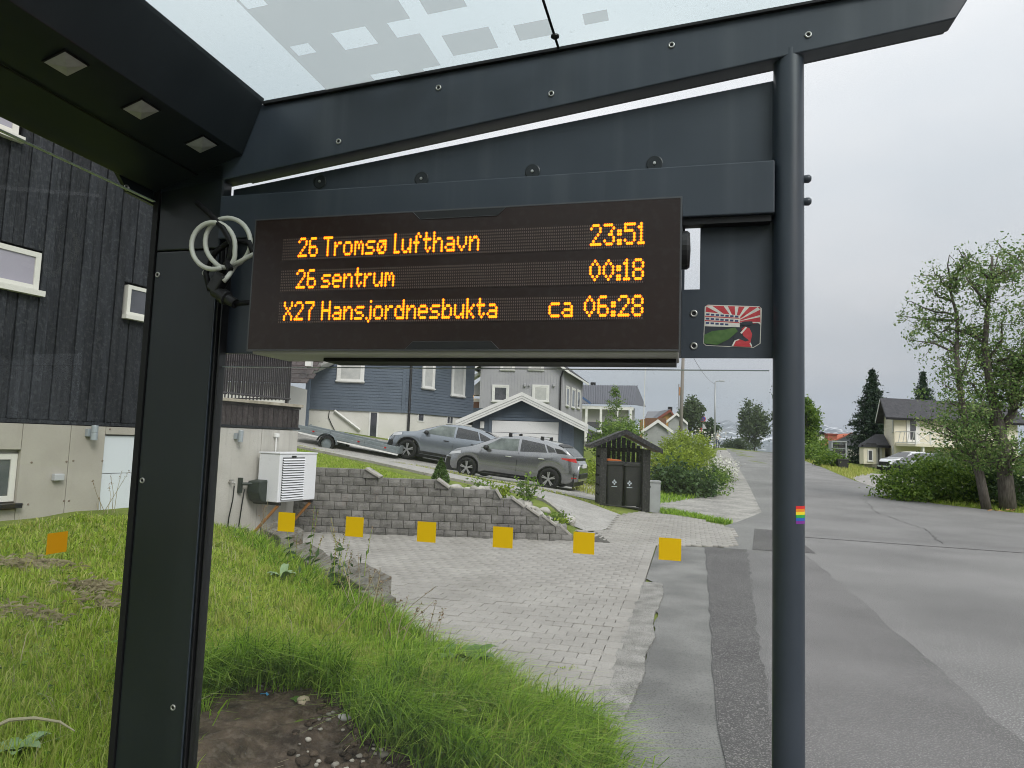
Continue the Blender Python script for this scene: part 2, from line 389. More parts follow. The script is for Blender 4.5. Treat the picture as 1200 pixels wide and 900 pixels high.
def drape(name, poly, mat, off, step=0.6, far_step=None, skirt=0.0):
    bm = bmesh.new()
    f = bm.faces.new([bm.verts.new((p[0], p[1], 0)) for p in poly])
    xs = [p[0] for p in poly]; ys = [p[1] for p in poly]
    for lo, hi, ax in ((min(xs), max(xs), 0), (min(ys), max(ys), 1)):
        v = lo+step*0.53; st = step
        while v < hi:
            co = (v, 0, 0) if ax == 0 else (0, v, 0); no = (1, 0, 0) if ax == 0 else (0, 1, 0)
            bmesh.ops.bisect_plane(bm, geom=bm.verts[:]+bm.edges[:]+bm.faces[:], plane_co=co, plane_no=no, dist=1e-5)
            if far_step and abs(v) > 25: st = far_step
            v += st
    zs = H(np.array([v.co.x for v in bm.verts]), np.array([v.co.y for v in bm.verts]))
    for v, z_ in zip(bm.verts, zs): v.co.z = z_+off
    bmesh.ops.recalc_face_normals(bm, faces=bm.faces[:])
    if bm.faces and sum(f.normal.z for f in bm.faces) < 0: bmesh.ops.reverse_faces(bm, faces=bm.faces[:])
    if skirt:
        r = bmesh.ops.extrude_edge_only(bm, edges=[e for e in bm.edges if e.is_boundary])
        for v in [g for g in r['geom'] if isinstance(g, bmesh.types.BMVert)]: v.co.z -= skirt
    me = bpy.data.meshes.new(name); bm.to_mesh(me); bm.free(); me.materials.append(mat)
    o = bpy.data.objects.new(name, me); COL.objects.link(o)
    return tag(o, kind='structure')
def ragged(pts, amp, n):
    """subdivide a polyline and roughen it"""
    out = []
    for (x0, y0), (x1, y1) in zip(pts[:-1], pts[1:]):
        L = math.hypot(x1-x0, y1-y0); k = max(1, int(L*n))
        for i in range(k):
            t = i/k; j = amp if i else 0
            out.append((x0+(x1-x0)*t+random.uniform(-j, j), y0+(y1-y0)*t+random.uniform(-j, j)))
    out.append(pts[-1]); return out

# carriageway with the side-road mouth on the right
left = [(1.5, -14), (1.5, 11.75), (0.6, 11.8), (0.7, 15), (1.1, 16.2), (1.9, 19), (2.05, 22), (2.4, 30), (3.0, 45), (3.6, 60), (4.2, 78), (4.9, 96), (6, 125)]
right = [(12.5, 125), (11.2, 96), (10.5, 80), (10.0, 66), (9.0, 50), (7.7, 36), (7.2, 29), (7.1, 26), (7.6, 24.3), (9.0, 22.9), (14, 21.5), (26, 21), (40, 18), (40, -14)]
drape('road', [AS(*p) for p in left+right], m_asphalt, 0.012, 1.0, 5.0)
# fresh asphalt of the bus bay
bl = ragged([(0.22, -8), (0.20, 5), (0.27, 9), (0.30, 11.72)], 0.012, 5)
br = ragged([(0.95, 11.74), (0.72, 8), (0.5, 4.5), (0.42, -8)], 0.025, 6)
drape('bus_bay', [AS(*p) for p in bl+br], m_asphaltd, 0.024, 1.0)
br2 = ragged([(1.80, 11.74), (1.86, 8), (1.84, 4), (1.82, -8)], 0.03, 4)
drape('bus_bay_middle', [AS(0.35, -8), AS(0.4, 11.73)]+[AS(*p) for p in br2], m_asphaltm, 0.020, 1.0)
pl_ = ragged([(-0.40, 3.2), (-0.33, 4.4), (-0.26, 6), (-0.27, 8.2)], 0.02, 7)+[(-0.46, 8.6), (-0.45, 11.55), (0.305, 11.7)]
drape('pavement', [AS(*p) for p in [(0.24, -8), (-1.75, -8), (-1.75, 1.9), (0.3, 2.0), (0.0, 2.6), (-0.25, 3.0)]+pl_+[(p[0]+0.004, p[1]) for p in bl[::-1]][1:]], m_asphaltl, 0.016, 0.5)
drape('asphalt_patch', [AS(*p) for p in ((1.04, 11.82), (1.36, 15.0), (1.95, 14.9), (2.0, 11.9))], m_asphaltd, 0.018, 0.7)
# joint across the carriageway, wheel-worn strip, manhole
drape('road_joint', [AS(*p) for p in ((1.9, 14.05), (14, 13.1), (14, 13.16), (1.9, 14.11))], m_asphaltd, 0.0165, 1.0)
def crack(pts, w, amp=.05):
    q = ragged(pts, amp, 5); L_, R_2 = [], []
    for i, p in enumerate(q):
        ww = w*random.uniform(.4, 1.2); L_.append((p[0]-ww, p[1])); R_2.append((p[0]+ww, p[1]))
    o = drape('road_crack', [AS(*p) for p in L_+R_2[::-1]], m_crack, 0.0195, 3.0); return o
m_crack = M('crack_fill', (0.045, 0.044, 0.043), 0.9, 0.3)
crack([(4.6, 14.4), (5.1, 17), (5.0, 20.5), (5.6, 25)], .008)
# gravel shoulders
drape('gravel_shoulder', [AS(*p) for p in ((0.95, 15.9), (1.15, 16.3), (1.93, 19), (2.08, 22), (2.43, 30), (3.03, 45), (3.63, 60), (4.2, 77), (3.2, 77), (2.3, 60), (1.4, 45), (0.5, 31), (0.1, 24), (-1.3, 21.5), (-2.3, 19.4), (-0.9, 17.4))], m_gravel, 0.008, 0.8)
drape('gravel_drive', [AS(*p) for p in ((7.25, 29.3), (7.6, 34), (8.2, 39), (11.5, 50), (30, 58), (34, 52), (22, 42), (12.5, 34), (8.6, 28))], m_gravel, 0.009, 1.5)
drape('parking_area', [(-12, 23.5), (-6.5, 19.9), (-4.2, 21.0), (1.0, 18.9), (3.1, 18.0), (4.6, 19.5), (4.4, 25), (5.2, 31), (-12, 31)], m_gravel, 0.010, 0.6)

# paved yard and path (joint bed first, then each paving stone)
YARD = [(-3.95, 11.34), (-3.55, 9.8), (-2.3, 7.75), (-1.0, 5.85), (0.05, 4.3), AS(-0.36, 3.9), AS(-0.33, 5.0), AS(-0.45, 7.0), AS(-0.47, 11.55), AS(0.75, 11.95), AS(0.95, 14.6), (4.2, 16.4), (3.2, 16.6), (2.35, 14.9), (1.95, 13.2), (1.25, 11.9), (1.06, 11.34)]
yard = drape('paved_yard', YARD, m_sand, 0.006, 0.5)
def inpoly(x, y, poly):
    c = False; n = len(poly)
    for i in range(n):
        x0, y0 = poly[i]; x1, y1 = poly[(i+1) % n]
        if (y0 > y) != (y1 > y) and x < (x1-x0)*(y-y0)/(y1-y0)+x0: c = not c
    return c
PW, PD, PH = 0.172, 0.138, 0.026
def paver_mesh():
    w, d = PW/2-0.0022, PD/2-0.0022; c = 0.0045
    v = [(-w, -d, 0), (w, -d, 0), (w, d, 0), (-w, d, 0), (-w, -d, PH-c), (w, -d, PH-c), (w, d, PH-c), (-w, d, PH-c),
         (-w+c, -d+c, PH), (w-c, -d+c, PH), (w-c, d-c, PH), (-w+c, d-c, PH)]
    f = [(0, 1, 5, 4), (1, 2, 6, 5), (2, 3, 7, 6), (3, 0, 4, 7), (4, 5, 9, 8), (5, 6, 10, 9), (6, 7, 11, 10), (7, 4, 8, 11), (8, 9, 10, 11)]
    return v, f
pv, pf = paver_mesh()
me_p = bpy.data.meshes.new('paver'); me_p.from_pydata(pv, [], pf); me_p.materials.append(m_paver)
spots = []; halves = []
for j in range(0, 110):
    s = 3.3+j*PD; odd = j % 2
    for i in range(-36, 16):
        a = -0.605-PW/2+(i-0.5*odd)*PW; hw = 1.0
        if s < 11.5:
            if a > -.605+.01: continue
            if odd and i == 0: pass
        x, y = AS(a, s)
        if inpoly(x, y, YARD): spots.append((x, y))
        if odd and i == 0 and s < 11.5: halves.append(AS(-0.605-PW/4, s))
spots.sort(key=lambda p: p[0]**2+p[1]**2)
vis = [p for p in spots if berm_dist(np.array([p[0]]), np.array([p[1]]))[0] < -0.02]
near = vis[:300]; restp = vis[300:]
rz = -TH
for x, y in near:
    o = bpy.data.objects.new('paver', me_p); COL.objects.link(o); o.parent = yard
    o.location = (x, y, Hs(x, y)+0.007+random.uniform(-.004, .004)+0.003*math.sin(1.9*x)*math.sin(2.3*y)); o.rotation_euler = (random.gauss(0, .008), random.gauss(0, .008), rz+random.gauss(0, .012))
for x, y in halves:
    o = bpy.data.objects.new('half_paver', me_p); COL.objects.link(o); o.parent = yard; o.location = (x, y, Hs(x, y)+0.007+random.uniform(-.003, .003)); o.rotation_euler[2] = rz; o.scale = (.48, 1, 1)
s = 3.7
while s < 11.45:
    x, y = AS(-0.535, s); o = bpy.data.objects.new('edge_paver', me_p); COL.objects.link(o); o.parent = yard; o.location = (x, y, Hs(x, y)+0.007+random.uniform(-.003, .003)); o.rotation_euler[2] = rz+math.pi/2+random.gauss(0, .01); s += PW
pva = np.array(pv); nvp = len(pv)
R2 = np.array([[math.cos(rz), -math.sin(rz)], [math.sin(rz), math.cos(rz)]])
pxy = pva[:, :2]@R2.T
vv = []; ll = []; tt = []
zz = H(np.array([p[0] for p in restp]), np.array([p[1] for p in restp]))
for k, (x, y) in enumerate(restp):
    q = np.empty((nvp, 3)); q[:, :2] = pxy+(x, y); q[:, 2] = pva[:, 2]+zz[k]+0.007+random.uniform(-.003, .003); vv.append(q)
    for f in pf: ll += [i+k*nvp for i in f]; tt.append(4)
rest_o = mesh_np('paver_field', np.concatenate(vv), ll, tt, m_paveri, yard); tag(rest_o, kind='stuff')
# crumbling concrete strip along the pavers' edge
cs = ragged(ragged([(-0.34, 4.0), (-0.30, 4.6), (-0.27, 5.0), (-0.29, 5.5), (-0.24, 6), (-0.28, 6.8), (-0.23, 7.6), (-0.26, 8.3)], 0.02, 4), 0.007, 18); cs2 = ragged([(-0.47, 8.3), (-0.49, 6), (-0.50, 5), (-0.60, 3.9)], 0.02, 8)
m_crumb = M('crumbled_concrete', (0.22, 0.215, 0.20), 0.95, 0.2, col2=(0.36, 0.35, 0.33), nscale=6, detail=9, spk=(0.08, 0.08, 0.08), spkscale=90, spkamt=0.7, bump=1.0, bscale=60)
drape('concrete_strip', [AS(*p) for p in cs+cs2], m_crumb, 0.0345, 0.3, skirt=0.03)
# path behind the retaining wall, its kerb, and the grass strip between path and parking
def PLN(x, y):   # pixel -> point on the sloping ground behind the wall
    d = ray(x, y); p = C0+d*((0.442-EYE)/(d[2]+0.13*d[0]))
    return float(p[0]), float(p[1])
path_lo = [PLN(*p) for p in ((300, 515), (440, 543.5), (500, 557), (570, 571), (612, 579.5), (640, 588), (662, 600))]+[(1.18, 12.1)]
path_hi = [PLN(*p) for p in ((300, 508.5), (440, 537), (500, 549), (570, 564), (630, 574), (668, 583))]+[(2.55, 15.1)]
m_path = M('path_pavers', (0.30, 0.29, 0.275), 0.9, 0.25, col2=(0.38, 0.37, 0.35), nscale=2.5, detail=8, spk=(0.16, 0.155, 0.15), spkscale=25, spkamt=0.5, bump=0.3, bscale=40)
drape('garden_path', path_lo+[(1.95, 13.2), (2.35, 14.9)]+path_hi[::-1], m_path, 0.016, 0.5)
mbk = MB()
for (x0, y0), (x1, y1) in zip(path_lo[:-1], path_lo[1:]):
    L = math.hypot(x1-x0, y1-y0); k = max(1, int(L/0.5))
    for i in range(k):
        t0, t1 = i/k, (i+0.97)/k
        a = np.array([x0+(x1-x0)*t0, y0+(y1-y0)*t0, 0]); b = np.array([x0+(x1-x0)*t1, y0+(y1-y0)*t1, 0])
        a[2] = Hs(a[0], a[1])-0.12; b[2] = Hs(b[0], b[1])-0.12
        nn = np.array([(b-a)[1], -(b-a)[0], 0]); nn = nn/np.linalg.norm(nn)*0.08
        mbk.para(a, b-a, nn, (0, 0, 0.19))
kerb = mbk.build('path_kerb', m_cap); tag(kerb, kind='structure')
gs_hi = [(p[0]-0.05, p[1]+0.75) for p in path_hi]
# bare soil at the foot of the bank by the shelter's end
_sb = [G(px, py, .25)[:2] for px, py in ((196, 860), (225, 838), (262, 826), (300, 832), (345, 826), (390, 832), (425, 848), (455, 868), (490, 878), (525, 888), (556, 902))]
soil = ragged([AS(-1.72, 1.72), AS(-1.70, 2.2)]+[(float(p[0]), float(p[1])) for p in _sb]+[AS(.1, 2.3), AS(.2, 1.95)], 0.03, 6)+[AS(0.2, 1.74), AS(-1.5, 1.74)]
sbk = drape('soil_bank', soil, m_soil, 0.014, 0.05)
for v in sbk.data.vertices:
    x, y = v.co.x, v.co.y; v.co.z += 0.012*math.sin(x*23+y*9)*math.sin(y*19-x*7)+0.009*math.sin(x*51+1)*math.sin(y*47+x*13)+0.006*math.sin(x*97+y*31)+0.006

# ------------------------------------------------------------------ retaining wall of split-face blocks
CH, BW, BT = 0.134, 0.192, 0.24
rw = thing('retaining_wall', (-1.3, WALL_Y, 0), 'stepped grey retaining wall of split-face blocks behind the paved yard', 'wall')
def block_mesh(k, w=BW):
    r = random.Random(k); g = 0.004; n = 4
    def fz(i, j): return 0.0 if i in (0, n) or j in (0, 2) else -0.006-r.uniform(0, .009)
    v = []; f = []
    for j in range(3):
        for i in range(n+1):
            v.append((-w/2+g+(w-2*g)*i/n, fz(i, j), g+(CH-2*g)*j/2))
    for j in range(2):
        for i in range(n): a = j*(n+1)+i; f.append((a, a+1, a+n+2, a+n+1))
    b = len(v)
    x0, x1, z0, z1 = -w/2+g, w/2-g, g, CH-g
    v += [(x0, 0, z0), (x1, 0, z0), (x1, 0, z1), (x0, 0, z1), (x0, BT, z0), (x1, BT, z0), (x1, BT, z1), (x0, BT, z1)]
    f += [(b, b+4, b+5, b+1), (b+1, b+5, b+6, b+2), (b+2, b+6, b+7, b+3), (b+3, b+7, b+4, b), (b+4, b+7, b+6, b+5)]
    me = bpy.data.meshes.new('block'); me.from_pydata(v, [], f); me.materials.append(m_block); return me
bms = [block_mesh(k) for k in range(5)]
flat = [(-3.7, -2.37, 8), (-3.7, -1.18, 7), (-3.7, -0.21, 6), (-3.7, 0.07, 5), (-3.7, 0.33, 4), (-3.7, 0.6, 3), (-3.7, 0.9, 2), (-3.7, 1.05, 1)]
for n in range(8):
    xe = [e for (s0, e, c) in flat if c == n+1][0]; x = -3.62-(BW/2 if n % 2 else 0)
    while x-BW/2 < xe-0.05:
        o = bpy.data.objects.new('block', random.choice(bms)); COL.objects.link(o); o.parent = rw
        o.location = (x+1.3, 0.012*n+random.gauss(0, .003)-0.0, n*CH); o.rotation_euler[2] = random.gauss(0, .006)
        x += BW
for (xa, xb, za, zb) in ((-2.37, -2.13, 1.072, 0.938), (-1.18, -0.98, 0.938, 0.804), (-0.21, -0.12, 0.804, 0.67), (0.07, 0.27, 0.67, 0.536), (0.31, 0.52, 0.536, 0.402), (0.58, 0.80, 0.402, 0.25), (0.88, 1.05, 0.25, 0.1)):
    b = MB().prism([(xa-0.03, zb-0.002), (xb, zb-0.002), (xa, za), (xa-0.03, za)], (0, WALL_Y+0.03, 0), (1, 0, 0), (0, 0, 1), (0, 0.24, 0)).build('sloping_block', m_block, rw)
    d = np.array([xb-xa, 0, zb-za]); nrm = np.array([-(zb-za), 0, xb-xa]); nrm = nrm/np.linalg.norm(nrm)
    MB().para((xa-0.01, WALL_Y+0.0, za+0.003), d*1.03, (0, 0.29, 0), nrm*0.035).build('cap_stone', m_cap, rw, bevel=0.006)
# weathered slabs that edge the bank
m_slab = M('weathered_slab', (0.12, 0.115, 0.10), 0.95, 0.2, col2=(0.24, 0.23, 0.21), nscale=6, detail=9, spk=(0.10, 0.07, 0.045), spkscale=18, spkamt=0.8, bump=0.9, bscale=30)
for k, (p0, p1, w, h, lab) in enumerate((((-3.55, 9.95), (-2.95, 9.05), 0.30, 0.31, 'chipped grey slab by the wooden pump struts, edging the grass bank'),
                                  ((-2.75, 8.75), (-1.95, 7.4), 0.22, 0.22, 'mossy middle slab half sunk in grass between two other slabs'),
                                  ((-1.85, 7.3), (-1.28, 6.42), 0.26, 0.27, 'rust-stained weathered slab edging the grass bank next to a square block'),
                                  ((-1.36, 6.43), (-1.12, 6.12), 0.2, 0.2, 'square concrete end block at the yard side of the grass bank'))):
    a = np.array([*p0, 0]); b = np.array([*p1, 0]); d = b-a; nn = np.array([-d[1], d[0], 0]); nn = nn/np.linalg.norm(nn)
    r = random.Random(k); mb = MB(); n = 7
    P = []
    for i in range(n):
        t = i/(n-1); c = a+d*t
        z1 = h+r.uniform(-.015, .015); j = r.uniform(-.012, .012) if k < 3 else 0; tip = -0.05 if k < 3 else 0
        P.append([c-nn*0.0+nn*j+(0, 0, -0.02), c+nn*(j)+(0, 0, z1+tip), c+nn*(w+j)+(0, 0, z1+0.04*(k < 3)), c+nn*(w)+(0, 0, -0.02)])
    mb.grid(P); m_ = len(P[0])
    mb.f += [tuple(range(m_-1, -1, -1)), tuple(range((n-1)*m_, n*m_))]
    o = mb.build('edging_slab', m_slab, bevel=0.012); tag(o, lab, 'slab', 'slabs edging the bank')
# ------------------------------------------------------------------ building helpers
def window(parent, o, eu, en, w, h, frame=0.06, mat=None, pane=None, proud=0.03, sill=0.05, mull=0, trim=0.0, name='window', board=None):
    """o: lower-left outer corner on the wall plane; eu along wall; en outward"""
    mat = mat or m_white; pane = pane or m_winglass
    o, eu, en = (np.array(t, float) for t in (o, eu, en)); ez = np.array([0, 0, 1.0])
    mb = MB(); f = frame
    mb.para(o-en*0.05, eu*f, ez*h, en*(0.05+proud)); mb.para(o+eu*(w-f)-en*0.05, eu*f, ez*h, en*(0.05+proud))
    mb.para(o+eu*f-en*0.05, eu*(w-2*f), ez*f, en*(0.05+proud-.002)); mb.para(o+eu*f+ez*(h-f)-en*0.05, eu*(w-2*f), ez*f, en*(0.05+proud-.002))
    for i in range(mull):
        mb.para(o+eu*(w*(i+1)/(mull+1)-f*0.4)+ez*f-en*0.05, eu*f*0.8, ez*(h-2*f), en*(0.05+proud-.004))
    if trim:
        t = trim
        mb.para(o-eu*t-ez*t, eu*t, ez*(h+2*t), en*(proud+.012)); mb.para(o+eu*w-ez*t, eu*t, ez*(h+2*t), en*(proud+.012))
        mb.para(o-ez*t, eu*w, ez*t, en*(proud+.01)); mb.para(o+ez*h, eu*w, ez*t, en*(proud+.01))
    win = mb.build(name, mat, parent)
    MB().para(o+eu*f+ez*f+en*(proud-0.022), eu*(w-2*f), ez*(h-2*f), en*0.006).build('pane', pane, win, local=False)
    if sill:
        MB().para(o-eu*(0.04+trim)-ez*(sill+trim*0.0), eu*(w+0.08+2*trim), ez*sill, en*(proud+0.06)).build('sill', board or mat, win)
    return win
def siding(mb, o, eu, en, W, z0, z1, pitch=0.15, gable=None, holes=()):
    """overlapping horizontal boards; gable(z)->(u0,u1)"""
    o, eu, en = (np.array(t, float) for t in (o, eu, en)); z = z0
    while z < z1-1e-6:
        zt = min(z+pitch, z1); u0, u1 = (0, W) if gable is None else gable(z)
        t0, t1 = (0, W) if gable is None else gable(zt)
        segs = [(u0, u1)]
        for hu0, hu1, hz0, hz1 in holes:
            if z < hz1-0.01 and zt > hz0+0.01:
                segs = [q for s in segs for q in ((s[0], min(s[1], hu0)), (max(s[0], hu1), s[1])) if q[1]-q[0] > 0.01]
        for a, b in segs:
            a2, b2 = max(a, t0), min(b, t1)
            if b2 <= a2: continue
            p = lambda u, zz, d: o+eu*u+en*d+np.array([0, 0, zz])
            mb.add([p(a, z, 0), p(b, z, 0), p(b, z, .022), p(a, z, .022), p(a2, zt, .006), p(b2, zt, .006), p(b2, zt, 0), p(a2, zt, 0)],
                   [(0, 1, 2, 3), (3, 2, 5, 4), (4, 5, 6, 7), (0, 3, 4, 7), (1, 6, 5, 2)])
        z = zt
    return mb
def roof_gable(parent, p0, eu, ew, W, D, ze, zr, mat, over=0.35, overg=0.3, th=0.14, trim=None, ridge='w'):
    """gable roof; p0 front-left corner xy, eu along the front (width W), ew depth D. ridge 'w' runs along ew"""
    p0, eu, ew = (np.array(t, float) for t in (p0, eu, ew)); ez = np.array([0, 0, 1.0])
    if ridge == 'u':
        p0, eu, ew, W, D = p0+ew*D, -ew, eu, D, W
    out = []
    sl = (zr-ze)/(W/2)
    for sgn in (-1, 1):
        u_e = -over if sgn < 0 else W+over
        z_e = ze-sl*over
        a = p0+eu*u_e+ez*z_e-ew*overg; b = p0+eu*(W/2)+ez*zr-ew*overg
        mb = MB(); mb.para(a, b-a, ew*(D+2*overg), ez*th); out.append(mb.build('roof', mat, parent))
        if trim:
            for off in (-overg-0.03, D+overg):
                a2 = p0+eu*u_e+ez*(z_e-0.08)+ew*off; b2 = p0+eu*(W/2)+ez*(zr-0.08)+ew*off
                MB().para(a2, b2-a2, ew*0.03, ez*(th+0.05)).build('bargeboard', trim, parent)
            MB().para(p0+eu*(u_e-0.03 if sgn < 0 else u_e)+ez*(z_e-0.07)-ew*(overg-0.0), eu*0.03, ew*(D+2*overg), ez*0.16).build('fascia', trim, parent)
    return out
def gable_walls(p0, eu, ew, W, D, z0, ze, zr, ridge='w'):
    p0, eu, ew = (np.array(t, float) for t in (p0, eu, ew)); ez = np.array([0, 0, 1.0])
    if ridge == 'u': p0, eu, ew, W, D = p0+ew*D, -ew, eu, D, W
    return MB().prism([(0, z0), (W, z0), (W, ze), (W/2, zr), (0, ze)], p0, eu, ez, ew*D)
def battens(mb, o, eu, en, W, z0, ztop, pitch=0.2, w=0.04, d=0.02):
    o, eu, en = (np.array(t, float) for t in (o, eu, en)); u = pitch/2
    while u < W:
        zt = ztop(u) if callable(ztop) else ztop
        mb.para(o+eu*u+np.array([0, 0, z0]), eu*w, en*d, (0, 0, zt-z0)); u += pitch
    return mb

# ------------------------------------------------------------------ dark clad house on the left
HC = np.array([-3.47, 11.2, 0]); HE = np.array([.4008, .9162, 0]); HN = np.array([.9162, -.4008, 0])
def F(s, z, o=0.0): return HC+HE*s+HN*o+np.array([0, 0, z])
def HF(x, y): p = hit(x, y, HN, HN@HC); return float(HE@(p-HC)), float(p[2])
m_darkwood = M('black_stained_wood', (0.010, 0.012, 0.0155), 0.7, 0.35, col2=(0.025, 0.028, 0.034), nscale=3, detail=9, rnd=0.28, stretch=(6, 6, 0.7), bump=0.6, bscale=14, spk=(0.16, 0.16, 0.17), spkscale=26, spkamt=0.12)
m_brownwood = M('brown_stained_wood', (0.030, 0.024, 0.024), 0.75, 0.3, col2=(0.055, 0.045, 0.044), nscale=3, detail=8, rnd=0.25, stretch=(6, 6, 0.7), bump=0.5, bscale=14, spk=(0.2, 0.19, 0.18), spkscale=24, spkamt=0.12)
m_fibre = M('fibre_cement', (0.37, 0.345, 0.30), 0.85, 0.3, col2=(0.42, 0.395, 0.345), nscale=2.5, detail=7, spk=(0.30, 0.285, 0.26), spkscale=130, spkamt=0.5, bump=0.2, bscale=200)
m_conc = M('stained_concrete', (0.42, 0.405, 0.37), 0.9, 0.25, col2=(0.50, 0.485, 0.45), nscale=2, detail=8, streak=0.45, streakcol=(0.27, 0.26, 0.24), bump=0.25, bscale=70)
m_gdoor = M('white_door', (0.62, 0.66, 0.70), 0.45, 0.4)
m_cream = M('cream_frame', (0.66, 0.65, 0.60), 0.5, 0.4)
dh = thing('dark_house', F(-6, 0), 'dark stained timber house with concrete base beside the grass bank', 'house')
# core volumes (set back behind the cladding)
SU = -1.75     # far end of the upper storey; a roof deck follows up to the corner
MB().para(F(-14, 1.6, -0.06), HE*(14+SU-0.06), -HN*7, (0, 0, 4.3)).build('wall_core', m_black, dh)
MB().para(F(-14, -0.4, -0.08), HE*13.98, -HN*6.9, (0, 0, 2.45)).build('base_core', m_conc, dh)
bw = 0.108; s = SU-bw; zb = 1.675; W1 = (-4.27, 3.04, 3.46); W0 = (-4.6, 4.62, 5.3); W2 = (-3.21, 2.98, 3.35)
k = 0
winrects = [(-5.65, -4.22, 3.0, 3.5), (-6.0, -4.57, 4.58, 5.75), (-3.25, -2.35, 2.94, 3.40)]
while s > -8.2:
    segs = [(zb, 5.9)]
    for a, b, z0, z1 in winrects:
        if s < b-0.02 and s+bw > a+0.02:
            segs = [q for g in segs for q in ((g[0], min(g[1], z0)), (max(g[0], z1), g[1])) if q[1]-q[0] > .02]
    d = 0.0 if k % 2 else 0.012
    for z0, z1 in segs: MB().para(F(s+0.004, z0, -0.03), HE*(bw-0.008), HN*(0.03+d+random.uniform(0, .004)), (0, 0, z1-z0)).build('cladding_board', m_darkwood, dh)
    s -= bw; k += 1
MB().para(F(-8.2, zb-0.045, -0.03), HE*(8.2+SU), HN*0.035, (0, 0, 0.04)).build('drip_board', m_darkwood, dh)
# the basement: fibre cement panels, door, window
for a, b, z0, z1 in ((-8.2, -5.9, -0.3, 1.62), (-5.894, -4.27, -0.3, 0.72), (-5.894, -4.27, 1.345, 1.62), (-4.264, -3.752, -0.3, 1.62), (-3.746, -3.335, -0.3, 1.62), (-3.329, -2.3, 1.53, 1.62), (-2.294, -1.62, -0.3, 1.62)):
    MB().para(F(a, z0, -0.05), HE*(b-a), HN*0.05, (0, 0, z1-z0)).build('base_panel', m_fibre, dh, bevel=0.003)
for a, b in ((-1.612, -0.808), (-0.80, 0.0)):
    MB().para(F(a, -0.2, -0.05), HE*(b-a), HN*0.052, (0, 0, 1.87)).build('base_panel', m_conc, dh, bevel=0.004)
mbs = MB()
for (px, py) in ((37, 542), (78, 541), (86, 540), (120, 540), (75, 587), (81, 587), (116, 584), (26, 591), (33, 591), (129, 503)):
    s_, z_ = HF(px, py); mbs.lathe([(0.012, 0), (0.010, 0.006), (0.0, 0.006)], F(s_, z_, 0.0), HN, 8)
tag(mbs.build('panel_screws', M('screw_rust', (0.18, 0.14, 0.11), 0.6), dh), kind='stuff')
gd = MB()
for i in range(4): gd.para(F(-3.322, -0.3+i*0.455, -0.06), HE*1.015, HN*0.03, (0, 0, 0.449))
gd.build('garage_door', m_gdoor, dh, bevel=0.004)
window(dh, F(-5.62, 3.055, -0.01), HE, HN, 1.36, 0.415, 0.055, m_cream, M('lavender_glass', (0.30, 0.28, 0.33), 0.05, 0.8, col2=(0.36, 0.34, 0.4), nscale=1.0), 0.035, 0.06)  # lavender base colour paints the reflected sky into the pane
window(dh, F(-5.97, 4.63, -0.01), HE, HN, 1.36, 0.95, 0.06, m_cream, M('sky_reflection_glass_b', (0.34, 0.33, 0.38), 0.05, 0.8), 0.035, 0.06)  # reflected sky painted into this pane too, slightly paler
window(dh, F(-3.215, 2.99, -0.01), HE, HN, 0.83, 0.375, 0.045, m_cream, m_winglass, 0.035, 0.05)
window(dh, F(-5.4, 0.80, -0.07), HE, HN, 1.13, 0.50, 0.06, m_cream, M('green_glass', (0.06, 0.075, 0.07), 0.05, 0.8, col2=(0.13, 0.14, 0.135), nscale=2), 0.03, 0.0)
MB().para(F(-5.6, 0.735, -0.06), HE*1.36, HN*0.13, (0, 0, 0.05)).build('window_ledge', m_blackpl, dh, bevel=0.004)
jb = MB().box(F(*HF(66, 559), 0.03), (0.11, 0.06, 0.075), (HE, HN, ZX)).build('junction_box', M('grey_box', (0.42, 0.43, 0.44), 0.5), dh, bevel=0.008)
m_lampgrey = M('lamp_grey', (0.36, 0.40, 0.43), 0.4, 0.5, 0.3)
def wall_lamp(s, z, lab):
    t = thing('wall_lamp', F(s, z, 0), lab, 'lamp', 'up and down lamps on the house base')
    MB().box(F(s-0.02, z, 0.025), (0.07, 0.05, 0.09), (HE, HN, ZX)).build('bracket', m_lampgrey, t, bevel=0.004)
    MB().lathe([(0, -.085), (.034, -.085), (.036, -.08), (.036, -.004), (.033, 0), (.036, .004), (.036, .08), (.034, .085), (0, .085)], F(s+0.0, z, 0.085), ZX, 16).build('cylinder_shade', m_lampgrey, t, smooth=False)
s_, z_ = HF(105, 507); wall_lamp(s_, z_, 'grey cylinder wall lamp above the beige panel beside a white door')
s_, z_ = HF(277, 511); wall_lamp(s_, z_, 'grey cylinder wall lamp on pale concrete above the hose reel')
# the deck: ledge, brown skirt boards, slatted railing with its return
k = 0; s = SU
while s < -0.01:
    MB().para(F(s+0.003, 1.72, -0.03), HE*min(0.104, -s)-HE*0.006, HN*(0.03+random.uniform(0, .005)), (0, 0, 0.295)).build('skirt_board', m_brownwood, dh); s += 0.106
MB().para(F(SU, 1.685, -0.03), HE*(-SU+0.02), HN*0.045, (0, 0, 0.034)).build('skirt_trim', m_darkwood, dh)
MB().para(F(SU, 2.018, -0.03), HE*(-SU+0.02), HN*0.045, (0, 0, 0.03)).build('skirt_trim', m_brownwood, dh)
MB().para(F(SU, 2.05, -5.5), HE*(-SU+0.03), HN*5.56, (0, 0, 0.045)).build('deck_edge', M('lichen_board', (0.42, 0.38, 0.31), 0.9, 0.2, col2=(0.24, 0.22, 0.17), nscale=9, detail=8), dh, bevel=0.004)
m_rail = M('railing_metal', (0.085, 0.08, 0.085), 0.45, 0.5, 0.3)
rl = MB(); rl.para(F(SU, 2.80, -0.10), HE*(-SU-0.14), HN*0.03, (0, 0, 0.03)); rl.para(F(SU, 2.17, -0.10), HE*(-SU-0.14), HN*0.03, (0, 0, 0.02)); rl.build('railing_bar', m_rail, dh)
